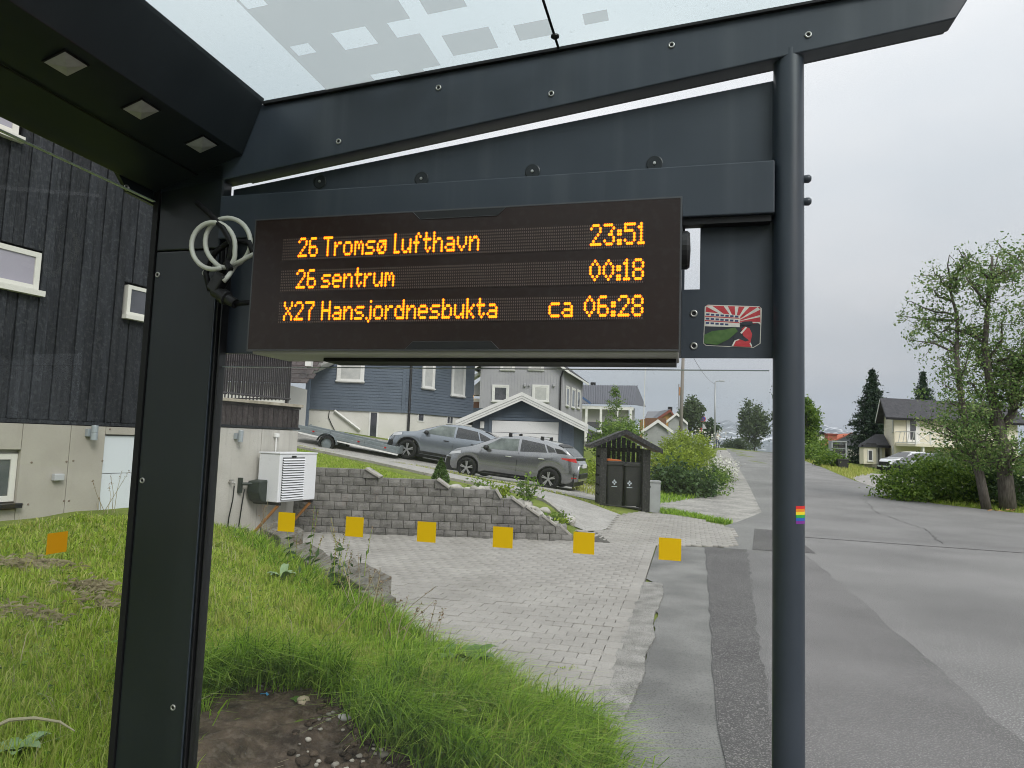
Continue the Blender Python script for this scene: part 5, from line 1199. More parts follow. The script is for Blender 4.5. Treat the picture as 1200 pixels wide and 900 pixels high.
m_cab = M('cabinet_grey', (0.33, 0.345, 0.35), .55, .4, col2=(.27, .28, .285), nscale=3, streak=.3, streakcol=(.2, .2, .2))
MB().para((xc0, BY+.02, bz0-.06), (xc1-xc0, 0, 0), (0, .28, 0), (0, 0, zc1-bz0)).build('casing', m_cab, cb, bevel=.008)
MB().para((xc0-.012, BY+.0, zc1-.058), (xc1-xc0+.024, 0, 0), (0, .32, 0), (0, 0, .05)).build('cap', m_cab, cb, bevel=.01)
MB().box((xc0+.01, BY+.01, zc1-.16), (.03, .03, .05)).build('lock', m_trim, cb)

# ------------------------------------------------------------------ poles, signs, wires
m_pole = M('pole_wood', (.20, .185, .165), .9, .2, col2=(.26, .24, .22), nscale=3, stretch=(4, 4, .3))
m_polegrey = M('pole_grey', (.33, .35, .36), .5, .5, .4)
q = V(798, 500, 48); up = thing('utility_pole', (q[0], 48, 1), 'grey weathered wooden utility pole by the small grey sheds', 'pole')
MB().tube([(q[0]-.05, 48, .8), (q[0]+.12, 48, 9.8)], [.14, .10], 10).build('shaft', m_pole, up, smooth=True)
MB().para((q[0]-.6, 47.95, 9.2), (1.5, 0, 0), (0, .1, 0), (0, 0, .1)).build('cross_arm', m_pole, up)
q2 = V(838, 447, 76); zl = float(q2[2]); sl_ = thing('street_lamp', (q2[0], 76, 1.5), 'slim grey street lamp with a short arm near the crest', 'street lamp')
MB().tube([(q2[0], 76, 1.3), (q2[0]+.03, 76, zl)], [.13, .09], 8).build('mast', m_polegrey, sl_, smooth=True)
MB().tube([(q2[0]+.03, 76, zl-.02), (q2[0]+.5, 76, zl+.08)], .05, 6).build('arm', m_polegrey, sl_)
MB().box((q2[0]+.75, 76, zl+.08), (.6, .25, .12)).build('lamp_head', m_polegrey, sl_, bevel=.03)
wr_ = MB(); a = np.array([q[0]+.15, 48, 9.3]); b = np.array([q2[0], 76, zl-.3]); wr_.tube([a+(b-a)*t-np.array([0, 0, 2.2*t*(1-t)]) for t in np.linspace(0, 1, 14)], .015, 4)
o = wr_.build('overhead_wire', m_black); tag(o, 'thin overhead wire sagging from utility pole to street lamp', 'wire')
fp = V(754, 480, 60); o = thing('flagpole', (fp[0], 60, 2), 'very thin white flagpole in the garden of the metal-roofed house', 'flagpole')
MB().tube([(fp[0], 60, 1.5), (fp[0]+.1, 60, 8.8)], [.05, .03], 6).build('staff', m_white, o); MB().lathe([(0, 0), (.08, .04), (.08, .1), (0, .14)], (fp[0]+.1, 60, 8.8), ZX, 8).build('finial', m_white, o, smooth=True)
fp = V(796.3, 480, 70); o = thing('flag_staff', (fp[0], 70, 2), 'short staff with a drooping orange pennant left of the utility pole', 'flagpole')
MB().tube([(fp[0], 70, 1.5), (fp[0]-.1, 70, float(V(795.5, 450, 70)[2]))], .05, 6).build('staff', m_pole, o)
a = V(795.6, 453, 70); MB().grid([[a+[.0+.22*j+.05*math.sin(i), .03*math.sin(i*1.3+j), -i*.17-.12*j] for j in range(3)] for i in range(6)]).build('pennant', M('pennant_orange', (.45, .18, .04), .8), o)
# sign post
sy = 62; qs = V(823.5, 491, sy); sp = thing('traffic_sign', (qs[0], sy, 1.2), 'sign post with round blue no-parking sign above a red plate', 'traffic sign')
MB().tube([(qs[0], sy, 1.0), (qs[0], sy, qs[2]+.35)], .035, 8).build('post', m_polegrey, sp)
yy = sy-.06; r = .27; c = np.array([qs[0], yy, qs[2]]); ex, ez = (1, 0, 0), (0, 0, 1)
def disc(mb, c, r, y, n=24): mb.prism([(c[0]+r*math.cos(2*math.pi*i/n), c[2]+r*math.sin(2*math.pi*i/n)) for i in range(n)], (0, y, 0), ex, ez, (0, .012, 0)); return mb
m_signred = M('sign_red', (.50, .02, .02), .4); m_signblue = M('sign_blue', (.012, .06, .32), .4); m_signback = M('sign_back', (.50, .51, .52), .4, metal=.3)
disc(MB(), c, r, yy).build('round_sign', m_signred, sp); disc(MB(), c, r*.78, yy-.006).build('blue_field', m_signblue, sp)
d_ = np.array([math.cos(R_(-45)), 0, math.sin(R_(-45))]); n_ = np.array([-d_[2], 0, d_[0]])
MB().para(c+[0, -.012, 0]-d_*r*.8-n_*r*.1, d_*r*1.6, n_*r*.2, (0, .006, 0)).build('diagonal_bar', m_signred, sp)
q3 = V(825, 499.5, sy); MB().prism([(q3[0]-.26, q3[2]-.22), (q3[0]+.26, q3[2]-.22), (q3[0], q3[2]+.24)], (0, sy+.06, 0), ex, ez, (0, .012, 0)).build('triangular_sign', m_signback, sp)
q3 = V(819.5, 503.5, sy); MB().para((q3[0]-.20, yy-.02, q3[2]-.17), (.42, 0, 0), (0, .012, 0), (0, 0, .34)).build('red_plate', m_signred, sp)
MB().para((q3[0]-.15, yy-.028, q3[2]-.045), (.32, 0, 0), (0, .006, 0), (0, 0, .09)).build('white_bar', m_white, sp)

# ------------------------------------------------------------------ box rack and bin on the right verge
ry = 52.0; rk = thing('mailbox_rack', (V(984, 545, ry)[0], ry, 0), 'pale framed rack with dark mailboxes on the grass verge', 'mailbox rack')
x0, x1 = V(974.5, 530, ry)[0], V(992.5, 530, ry)[0]; z0, z1 = V(984, 540, ry)[2], V(984, 518, ry)[2]
for xx in (x0, x1-.1): MB().para((xx, ry, z0-.9), (.10, 0, 0), (0, .5, 0), (0, 0, z1-z0+.9)).build('side_frame', m_polegrey, rk)
MB().para((x0, ry-.05, z1), (x1-x0, 0, 0), (0, .6, 0), (0, 0, .09)).build('roof', m_polegrey, rk)
for i in range(3):
    zz = z0+.05+i*(z1-z0-.1)/3
    MB().para((x0+.1, ry+.02, zz), (x1-x0-.2, 0, 0), (0, .45, 0), (0, 0, .04)).build('shelf', m_polegrey, rk)
    for j in range(2): MB().para((x0+.13+j*(x1-x0-.26)/2, ry+.06, zz+.045), ((x1-x0-.3)/2, 0, 0), (0, .36, 0), (0, 0, (z1-z0)/3*.55)).build('mailbox', m_bin, rk, bevel=.02)
wb = thing('waste_bin', (V(988, 548, 49)[0], 49, 0), 'black wheeled waste bin on the verge below the mailbox rack', 'bin')
xa, xb_ = V(982, 545, 49)[0], V(995, 545, 49)[0]; za, zb_ = V(988, 552, 49)[2], V(988, 538, 49)[2]
MB().prism([(xa+.06, za), (xb_-.06, za), (xb_, zb_-.08), (xa, zb_-.08)], (0, 49, 0), ex, ez, (0, .6, 0)).build('tub', m_bin, wb, bevel=.02)
MB().prism([(xa-.03, 0), (xb_+.03, 0), (xb_-.03, .09), (xa+.03, .09)], (0, 48.97, zb_-.08), ex, ez, (0, .66, 0)).build('lid', m_bin, wb, bevel=.02)

# ------------------------------------------------------------------ person near the crest
PYd = 84.0; qp = V(841, 523.9, PYd); zg = max(Hs(qp[0], PYd)+.02, 0); pe = thing('person', (qp[0], PYd, zg), 'person in white top and blue jeans standing on the road crest, hands at head', 'person')
def skin(name, verts, edges, radii, mat, root=0):
    me = bpy.data.meshes.new(name); me.from_pydata(verts, edges, []); o = bpy.data.objects.new(name, me); link(o, pe)
    s_ = o.modifiers.new('skin', 'SKIN'); sv = me.skin_vertices[0].data
    for i, r in enumerate(radii): sv[i].radius = (r, r)
    sv[root].use_root = True
    o.modifiers.new('sub', 'SUBSURF').levels = 1; o.modifiers['sub'].render_levels = 1; me.materials.append(mat); return o
K = [(0, 0, .93), (0, 0, 1.15), (0, 0, 1.38), (0, 0, 1.50), (0, -.02, 1.60), (0, -.02, 1.70),
     (.10, 0, .88), (.11, -.03, .48), (.11, 0, .08), (.11, -.13, .04), (-.10, 0, .88), (-.12, .03, .48), (-.13, .03, .08), (-.13, -.1, .04),
     (.19, 0, 1.40), (.34, -.05, 1.24), (.17, -.16, 1.50), (.11, -.2, 1.58), (-.19, 0, 1.40), (-.34, -.05, 1.24), (-.17, -.16, 1.50), (-.11, -.2, 1.58)]
E_ = [(0, 1), (1, 2), (2, 3), (3, 4), (4, 5), (0, 6), (6, 7), (7, 8), (8, 9), (0, 10), (10, 11), (11, 12), (12, 13), (2, 14), (14, 15), (15, 16), (16, 17), (2, 18), (18, 19), (19, 20), (20, 21)]
RR = [.14, .13, .15, .055, .085, .09, .09, .06, .042, .035, .09, .06, .042, .035, .06, .042, .032, .03, .06, .042, .032, .03]
m_skin = M('skin', (.45, .28, .20), .6)
skin('body', K, E_, RR, m_skin)
tid = [0, 1, 2, 14, 15, 18, 19]; skin('white_top', [K[i] for i in tid], [(0, 1), (1, 2), (2, 3), (3, 4), (2, 5), (5, 6)], [.165, .155, .175, .08, .06, .08, .06], m_white)
jid = [0, 6, 7, 8, 10, 11, 12]; skin('jeans', [K[i] for i in jid], [(0, 1), (1, 2), (2, 3), (0, 4), (4, 5), (5, 6)], [.155, .105, .078, .06, .105, .078, .06], M('denim', (.045, .075, .14), .8))
MB().lathe([(0, -.08), (.085, -.06), (.105, .02), (.09, .09), (.04, .125), (0, .13)], (0, .015, 1.70), ZX, 12).build('hair', M('hair_brown', (.07, .04, .025), .6), pe, smooth=True, local=True)
for sx in (.11, -.13): MB().prism([(-.05, -.16), (.05, -.16), (.045, .09), (-.045, .09)], (sx, 0, 0), (1, 0, 0), (0, 1, 0), (0, 0, .08)).build('shoe', m_trim, pe, bevel=.02, local=True)
fc = MB()
for sx in (-.032, .032): fc.box((sx, -.115, 1.70), (.022, .01, .01))
fc.box((0, -.118, 1.64), (.045, .01, .008)); fc.build('face_features', m_trim, pe, local=True)
# ------------------------------------------------------------------ vegetation
def rot_basis(n):
    """random orthonormal pairs (u, v) for n leaves"""
    u = rng.normal(size=(n, 3)); u /= np.linalg.norm(u, axis=1, keepdims=True)
    w = rng.normal(size=(n, 3)); v = np.cross(u, w); v /= np.linalg.norm(v, axis=1, keepdims=True)
    return u, v
def leaves(name, c, size, mat, parent=None, aspect=.55, flat=0.0, svar=.35):
    """diamond leaves with a folded midrib, one island each"""
    c = np.asarray(c, float); n = len(c); u, v = rot_basis(n)
    if flat: u[:, 2] *= (1-flat); v[:, 2] *= (1-flat)
    s = size*(1+svar*rng.uniform(-1, 1, (n, 1)))
    nn = np.cross(u, v); L = u*s*.5; Wd = v*s*aspect*.5
    P = np.stack([c-L, c+Wd-L*.1+nn*s*.06, c+L, c-Wd-L*.1+nn*s*.06], 1).reshape(-1, 3)
    return mesh_np(name, P, np.arange(4*n), np.full(n, 4), mat, parent)
def blob(n, c, r, hollow=.45, lump=.25, seed=0):
    """points through an uneven crown; denser near the outside"""
    c = np.array(c, float); r = np.array(r, float); d = rng.normal(size=(n, 3)); d /= np.linalg.norm(d, axis=1, keepdims=True)
    ph = np.array([seed*1.7, seed*2.3, seed*.9])
    f = 1+lump*(np.sin(d[:, 0]*4+ph[0])*np.sin(d[:, 1]*4.3+ph[1])+.7*np.sin(d[:, 2]*6+d[:, 0]*5+ph[2])+.5*np.sin(d[:, 1]*9+d[:, 2]*8+ph[0]))
    rad = (hollow+(1-hollow)*rng.uniform(0, 1, n)**.6)*f
    return c+d*r*rad[:, None]
def clumps(n, c, r, k, kr, seed=0, hollow=.5, lump=.2):
    cc = blob(k, c, r, hollow, lump, seed); j = rng.integers(0, k, n)
    w = rng.uniform(.6, 1.3, k)
    return cc[j]+rng.normal(size=(n, 3))*kr*w[j][:, None]
m_bark = M('bark', (.085, .075, .065), .95, .2, col2=(.17, .155, .135), nscale=6, detail=8, stretch=(5, 5, .8), bump=1, bscale=12)
m_barkd = M('bark_dark', (.05, .042, .036), .95, .2, col2=(.09, .078, .065), nscale=6, detail=8, bump=.8, bscale=20)
lf_tree = M_leaf('leaf_tree', [(0.076, 0.149, 0.042), (0.131, 0.230, 0.058), (0.191, 0.297, 0.086), (0.287, 0.338, 0.134)])
lf_green = M_leaf('leaf_green', [(.05, .10, .018), (.10, .185, .025), (.165, .27, .04), (.24, .34, .06)], 0.4)
lf_yel = M_leaf('leaf_yellowgreen', [(.14, .20, .018), (.24, .33, .025), (.34, .43, .05), (.20, .28, .025)], 0.4)
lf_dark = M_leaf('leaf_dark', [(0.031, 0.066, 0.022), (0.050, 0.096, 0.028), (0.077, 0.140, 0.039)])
lf_far = M_leaf('leaf_far', [(0.049, 0.077, 0.035), (0.077, 0.119, 0.049), (0.112, 0.161, 0.063)])
lf_spruce = M_leaf('needles', [(0.016, 0.036, 0.021), (0.026, 0.055, 0.026), (0.046, 0.078, 0.036)], .15)
m_flower = M('white_flower', (.62, .62, .55), .8)

def limb(mb, pts, r0, r1, n=7):
    k = len(pts); mb.tube(pts, [r0+(r1-r0)*i/(k-1) for i in range(k)], n, cap=True)
def wander(a, b, n, amp):
    a, b = np.array(a, float), np.array(b, float); L = np.linalg.norm(b-a); out = []
    for i in range(n+1):
        t = i/n; j = amp*L*math.sin(math.pi*t); out.append(a+(b-a)*t+rng.normal(size=3)*j*.5)
    out[0] = a; out[-1] = b; return out

# the large leaning tree on the right
TY = 20.6
def T(px, py, dy=0.0): return V(px, py, TY+dy)
bt = thing('broadleaf_tree', T(1172, 598), 'tall airy broadleaf tree with two leaning dark trunks at the road bend', 'tree')
trk = MB()
A1 = [T(1157, 601), T(1148, 556), T(1134, 517), T(1127, 470), T(1121, 420), T(1122, 372, .3), T(1112, 335, .4)]
limb(trk, A1, .145, .03, 10)
B1 = [T(1182, 604), T(1178, 560), T(1174, 520), T(1169, 490), T(1160, 450), T(1154, 405), T(1158, 355, -.4), T(1163, 300, -.3)]
limb(trk, B1, .24, .03, 10)
C1 = [T(1172, 505), T(1186, 486), T(1191, 450), T(1203, 405, .3), T(1214, 350, .5), T(1222, 300, .4)]
limb(trk, C1, .14, .03, 9)
D1 = [T(1188, 470), T(1215, 440, -.6), T(1240, 405, -.9)]
limb(trk, D1, .09, .03, 8)
subs = []
def twigs(base_pts, n, rmax, spread, up=.3):
    for _ in range(n):
        i = rng.integers(1, len(base_pts)-1); t = rng.uniform(); a = base_pts[i]*(1-t)+base_pts[i+1]*t if i+1 < len(base_pts) else base_pts[i]
        d = rng.normal(size=3); d[2] = abs(d[2])*.5+up; d /= np.linalg.norm(d); b = a+d*rng.uniform(.7, spread)
        w = wander(a, b, 4, .12)
        if not in_crown(np.array([b]))[0]: continue
        limb(trk, w, rmax, .01, 5); subs.append(w)
def in_crown(P):
    """keeps the outline of the crown"""
    cx = np.array(T(1172, 410)); d = (P-cx)/np.array([2.75, 2.6, 4.1]); th = np.arctan2(d[:, 2], d[:, 0])
    return np.linalg.norm(d, axis=1) < 1+.10*np.sin(5*th+1)+.07*np.sin(9*th)
twigs(A1, 27, .045, 1.7); twigs(B1, 30, .05, 1.9); twigs(C1, 27, .045, 1.8); twigs(D1, 14, .04, 1.5)
lp = []
for w in subs:
    for q in w[1:]:
        k = rng.integers(2, 5)
        for _ in range(k):
            tip = q+rng.normal(size=3)*[.33, .33, .26]
            if not in_crown(np.array([tip]))[0]: continue
            limb(trk, [q, (q+tip)/2+rng.normal(size=3)*.04, tip], .010, .004, 3)
            lp.append(tip+rng.normal(size=(rng.integers(9, 18), 3))*[.14, .14, .11]); lp.append(q+(tip-q)*rng.uniform(0, 1, (7, 1))+rng.normal(size=(7, 3))*.07)
extra = clumps(1300, T(1168, 395), (2.2, 2.0, 3.3), 60, .15, 3, .6, .15); lp.append(extra)
low = clumps(1200, T(1126, 515), (.75, .8, .9), 30, .15, 5, .3, .2); lp.append(low)
low = clumps(1100, T(1185, 535), (1.0, .9, .6), 30, .17, 6, .3, .2); lp.append(low)
sprig = np.array([T(1070+i*.9, 323+4*math.sin(i*.5)) for i in range(40)]); lp.append(sprig+rng.normal(size=sprig.shape)*.06)
limb(trk, [T(1122, 345), T(1098, 322), T(1072, 324)], .02, .006, 4)
LP = np.concatenate(lp); LP = LP[in_crown(LP) | (np.arange(len(LP)) >= len(LP)-40-2300)]
trk.build('trunk', m_bark, bt, smooth=True); leaves('crown', LP, .095, lf_tree, bt)
sp_ = MB()
for i in range(9): sp_.box(T(1160+i*3.5, 599+rng.uniform(-2, 2), -.5)+[0, 0, 0], (.12, .03, .02), ((math.cos(i*2.1), math.sin(i*2.1), .2), (-math.sin(i*2.1), math.cos(i*2.1), 0), (0, 0, 1)))
o = sp_.build('wood_chips', M('fresh_wood', (.45, .26, .12), .8)); tag(o, 'pale splintered wood chips at the foot of the big tree', 'wood chips', kind='stuff')

def bush(name, lab, parts, size, mat, group=None, cat='bush', stems=8):
    c0 = np.array(parts[0][0], float); t = thing(name, (c0[0], c0[1], Hs(c0[0], c0[1])), lab, cat, group)
    P = np.concatenate([clumps(n, c, r, max(10, n//45), size*1.4, i+1, .55, .18) for i, (c, r, n) in enumerate(parts)])
    gz = H(P[:, 0], P[:, 1]); P = P[P[:, 2] > gz+.02]
    leaves('foliage', P, size, mat, t)
    mb = MB()
    for c, r, n in parts:
        for _ in range(stems):
            b = np.array(c)+rng.normal(size=3)*np.array(r)*.45; g = Hs(c[0], c[1]); limb(mb, wander((c[0]+rng.normal()*r[0]*.25, c[1]+rng.normal()*r[1]*.25, g-.05), b, 4, .1), .025, .008, 4)
    mb.build('stem', m_barkd, t); return t
bq = lambda px, py, Y: V(px, py, Y)
bush('roadside_bush', 'broad dense green bush in front of the cars under the big tree', [(bq(1085, 568, 23), (1.3, 1.0, .75), 5200), (bq(1125, 562, 23), (1.4, 1.1, .95), 5200), (bq(1062, 578, 22.6), (.8, .7, .5), 2200)], .11, lf_green)
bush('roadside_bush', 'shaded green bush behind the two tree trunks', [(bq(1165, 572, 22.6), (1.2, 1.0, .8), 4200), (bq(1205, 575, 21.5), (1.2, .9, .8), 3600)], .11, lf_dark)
# hedge on the left side of the road
bush('hedge_shrub', 'yellow-green leafy shrub between bin shelter and road', [(bq(804, 530, 27), (.95, 1.0, .75), 6500), (bq(796, 550, 25), (.75, .8, .7), 3800), (bq(815, 535, 29), (.7, 1.0, .5), 3200)], .09, lf_yel)
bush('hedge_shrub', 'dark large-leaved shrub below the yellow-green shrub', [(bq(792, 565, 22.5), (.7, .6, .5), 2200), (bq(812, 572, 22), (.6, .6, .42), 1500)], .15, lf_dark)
bush('hedge_shrub', 'low bright green undergrowth at the gravel shoulder', [(bq(832, 566, 25), (.7, 1.0, .55), 3200), (bq(840, 562, 28), (.55, 1.2, .45), 2200), (bq(826, 583, 22.5), (.7, .8, .35), 2400)], .085, lf_green)
# white flowering umbels
uf = thing('cow_parsley', (*bq(838, 545, 29)[:2], 0), 'white flowering cow parsley at the edge of the gravel shoulder', 'flowers')
P = np.concatenate([clumps(700, bq(834, 555, 28), (.65, 1.2, .55), 60, .10, 9, .7, .2), clumps(420, bq(846, 548, 31), (.6, 1.5, .6), 40, .1, 11, .7, .2), clumps(260, bq(829, 512, 40), (1.1, 1.2, .5), 18, .14, 2, .6, .2)])
leaves('flower_heads', P, .085, m_flower, uf, .9); P2 = clumps(2600, bq(836, 560, 29), (.7, 1.4, .55), 60, .16, 10, .4, .2); leaves('foliage', P2, .10, lf_green, uf)
# garden shrubs and saplings beyond the garage
bush('garden_shrub', 'light green garden shrub with white blossom between garage and shed', [(bq(720, 512, 38), (1.3, 1.2, .9), 3200), (bq(733, 508, 40), (.9, 1.0, .7), 1800), (bq(715, 528, 36), (1.0, 1.0, .9), 1600)], .15, lf_green)
bush('garden_shrub', 'yellowish low growth on the slope behind the bin shelter', [(bq(770, 540, 30), (1.1, 1.0, .7), 2200), (bq(700, 555, 25), (.8, .8, .4), 1400)], .10, lf_yel)
def sapling(lab, px, py0, py1, Y, w, n):
    a, b = V(px, py1, Y), V(px-3, py0, Y); t = thing('rowan_sapling', (a[0], a[1], a[2]), lab, 'tree'); mb = MB(); limb(mb, wander(a, b, 6, .03), .05, .012, 6); P = []
    for i in range(n):
        tt = rng.uniform(.15, 1); c = a+(b-a)*tt; d = rng.normal(size=3); d[2] = .35; d /= np.linalg.norm(d); tip = c+d*w*(1.15-tt)*rng.uniform(.5, 1); limb(mb, [c, (c+tip)/2+[0, 0, .05], tip], .012, .004, 3)
        P.append(c+(tip-c)*rng.uniform(.2, 1, (34, 1))+rng.normal(size=(34, 3))*.10)
    mb.build('trunk', m_bark, t); leaves('crown', np.concatenate(P), .13, lf_green, t)
sapling('slim young rowan with open crown in front of the metal-roofed house', 724, 455, 530, 46, 2.0, 46)
# far trees
def tree(name, lab, px, pt, pb, Y, wpx, n, size, mat, k=60, lump=.25, tr=.16, hol=.4, seed=1):
    top, bot = V(px, pt, Y), V(px, pb, Y); h = top[2]-bot[2]; w = wpx/800*Y/2; t = thing(name, (bot[0], bot[1], min(bot[2], Hs(bot[0], bot[1]))), lab, 'tree')
    c = bot+np.array([0, 0, h*.56]); P = clumps(n, c, (w*.86, w*.86, h*.42), k, w*.17, seed, hol, lump); leaves('crown', P, size, mat, t)
    mb = MB(); limb(mb, wander(bot-[0, 0, 1.5], c+[0, 0, h*.2], 5, .03), tr, .05, 7)
    for _ in range(9): b = c+rng.normal(size=3)*[w*.4, w*.4, h*.18]; limb(mb, wander(bot+[0, 0, h*.3], b, 4, .06), tr*.45, .03, 5)
    mb.build('trunk', m_barkd, t); return t
tree('leafy_tree', 'rounded green tree behind the utility pole and taller shed', 808, 468, 512, 62, 34, 3200, .3, lf_far, 50, seed=2)
tree('leafy_tree', 'dark rounded tree beyond the sign post at the crest', 829, 494, 520, 95, 28, 1600, .4, lf_dark, 30, seed=3)
tree('leafy_tree', 'broad round tree past the crest on the right side of the road', 884, 474, 531, 104, 42, 4200, .4, lf_far, 60, seed=4)
tree('leafy_tree', 'bushy tree on the verge before the red-roofed house', 947, 461, 535, 76, 34, 4600, .3, lf_green, 60, seed=5)
tree('leafy_tree', 'taller birch standing behind the shelter column at the crest', 925, 458, 533, 82, 40, 4200, .3, lf_far, 60, seed=6)
bush('verge_shrub', 'green shrub row under the red-roofed house', [(bq(952, 531, 62), (1.6, 1.4, .8), 1700), (bq(965, 528, 68), (2.2, 1.5, .8), 1700)], .22, lf_green)
bush('verge_shrub', 'leafy shrub on the verge beside the mailbox rack', [(bq(972, 540, 50), (1.1, .9, .6), 1700)], .16, lf_green)
bush('crest_shrub', 'low dark shrubs on the skyline at the crest of the road', [(bq(862, 524, 108), (2.2, 2, .9), 1200), (bq(872, 521, 112), (3, 2, 1.0), 1300), (bq(856, 523, 108), (1.6, 2, .6), 600)], .3, lf_far)
def spruce(lab, px, pt, pb, Y, wpx, lev, seed):
    top, bot = V(px, pt, Y), V(px, pb, Y); h = top[2]-bot[2]; w = wpx/800*Y/2; t = thing('spruce_tree', (bot[0], bot[1], bot[2]), lab, 'tree', 'spruces behind the cream house')
    mb = MB(); mb.tube([bot-[0, 0, .5], top], [.22, .02], 7); P = []; r = random.Random(seed)
    for i in range(lev):
        f = i/lev; z = bot[2]+h*(.03+.96*f); R = w*(1-f)**1.0*r.uniform(.75, 1.12)+.12
        for j in range(9 if f < .8 else 6):
            a = 2*math.pi*(j+r.random())/9; L = R*r.uniform(.6, 1.1)
            pts = [np.array([top[0]+math.cos(a)*L*u, top[1]+math.sin(a)*L*u, z-L*.28*u+L*.16*u*u]) for u in np.linspace(.0, 1, 4)]
            limb(mb, pts, .03, .008, 3); n = int(14+L*26); u = rng.uniform(.12, 1.0, n)
            q = np.stack([np.interp(u, np.linspace(0, 1, 4), [p[c] for p in pts]) for c in range(3)], 1); q += rng.normal(size=(n, 3))*[.10+.05*L, .10+.05*L, .06]; q[:, 2] -= np.abs(rng.normal(size=n))*.10; P.append(q)
    mb.build('trunk', m_barkd, t); leaves('crown', np.concatenate(P), .30, lf_spruce, t, .35)
spruce('tall dark spruce behind the cream house gable', 1023, 430, 552, 68, 92, 46, 1)
spruce('smaller spruce top rising over the cream house roof ridge', 1082, 433, 530, 78, 70, 40, 2)
# small conical conifer, plants and stones of the bed above the wall
m_stone = M('field_stone', (.30, .285, .265), .9, .2, col2=(.48, .465, .44), nscale=7, detail=7, rnd=.25, bump=.4, bscale=30)
def stone_mesh(k, r=.5):
    bm = bmesh.new(); bmesh.ops.create_icosphere(bm, subdivisions=2, radius=1); rr = random.Random(k); ph = [rr.uniform(0, 6) for _ in range(6)]
    for v in bm.verts:
        f = 1+.16*math.sin(v.co.x*2.6+ph[0])+.14*math.sin(v.co.y*3.1+ph[1])+.12*math.sin(v.co.z*3.4+ph[2]+v.co.x*2); v.co *= f
    me = bpy.data.meshes.new('stone'); bm.to_mesh(me); bm.free(); me.materials.append(m_stone); me.shade_smooth(); return me
stones = [stone_mesh(k) for k in range(5)]
cp = V(516, 566, 12.6); ct = V(517, 538, 12.6); cf_ = thing('dwarf_conifer', (cp[0], cp[1], Hs(cp[0], cp[1])), 'small bright green cone-shaped conifer in the bed above the wall', 'conifer')
n = 2600; u = rng.uniform(0, 1, n)**.75; a = rng.uniform(0, 6.283, n); R = .175*(1-u**1.3)*(.7+.35*rng.uniform(0, 1, n)); zb_ = Hs(cp[0], cp[1]); hh = ct[2]-zb_
leaves('foliage', np.stack([cp[0]+R*np.cos(a), cp[1]+R*np.sin(a), zb_+.02+hh*u], 1), .045, M_leaf('conifer_leaf', [(.03, .07, .015), (.06, .12, .02), (.09, .16, .03)], .2), cf_, .5)
MB().tube([(cp[0], cp[1], zb_-.1), (cp[0], cp[1], zb_+hh*.8)], .015, 5).build('stem', m_barkd, cf_)
bedpts = []
for (px, py) in ((533, 573), (540, 575), (548, 574), (556, 577), (563, 575), (571, 578), (578, 576), (588, 579), (593, 586), (600, 583), (608, 588), (615, 590), (622, 593), (628, 590), (633, 597), (640, 600), (646, 596), (652, 604), (655, 598), (660, 609), (664, 605), (667, 613), (645, 604), (637, 592), (612, 582), (625, 600)):
    Y = 11.85+rng.uniform(0, .9); p = V(px, py, Y); bedpts.append((p[0], Y))
for i, (x, y) in enumerate(bedpts):
    o = bpy.data.objects.new('bed_stone', stones[i % 5]); COL.objects.link(o); r_ = rng.uniform(.06, .12); o.location = (x, y, Hs(x, y)+r_*.35); o.scale = (r_*1.25, r_, r_*.7); o.rotation_euler[2] = rng.uniform(0, 6)
    tag(o, 'rounded field stone lying in the planted bed above the wall', 'stone', 'stones in the planted bed')
def herb(lab, px, py, Y, w, h, n, size, mat, name='bed_plant'):
    p = V(px, py, Y); z = Hs(p[0], Y); t = thing(name, (p[0], Y, z), lab, 'plant'); mb = MB(); P = []
    for _ in range(9):
        tip = np.array([p[0]+rng.normal()*w, Y+rng.normal()*w, z+h*rng.uniform(.6, 1)]); limb(mb, [(p[0]+rng.normal()*.03, Y, z-.03), ((p[0]+tip[0])/2, (Y+tip[1])/2, z+h*.45), tip], .008, .003, 4); m_ = n//9
        P.append(np.array([p[0], Y, z])+(tip-np.array([p[0], Y, z]))*rng.uniform(.25, 1, (m_, 1))+rng.normal(size=(m_, 3))*w*.4)
    mb.build('stem', M('green_stem', (.08, .12, .03), .7) if 'green_stem' not in bpy.data.materials else bpy.data.materials['green_stem'], t); leaves('foliage', np.concatenate(P), size, mat, t)
herb('upright leafy plant among stones in the bed', 618, 590, 12.2, .16, .55, 240, .075, lf_green); herb('low yellow-green plant at the top of the stepped wall', 590, 580, 12.2, .16, .22, 220, .07, lf_yel)
herb('small clump of green leaves behind the lower wall steps', 648, 603, 12.0, .14, .24, 200, .07, lf_green); herb('trailing green plant behind the upper wall steps', 563, 574, 12.3, .16, .16, 160, .06, lf_green)
herb('pale green seedling by the last wall step', 660, 612, 11.9, .08, .15, 90, .06, lf_yel)

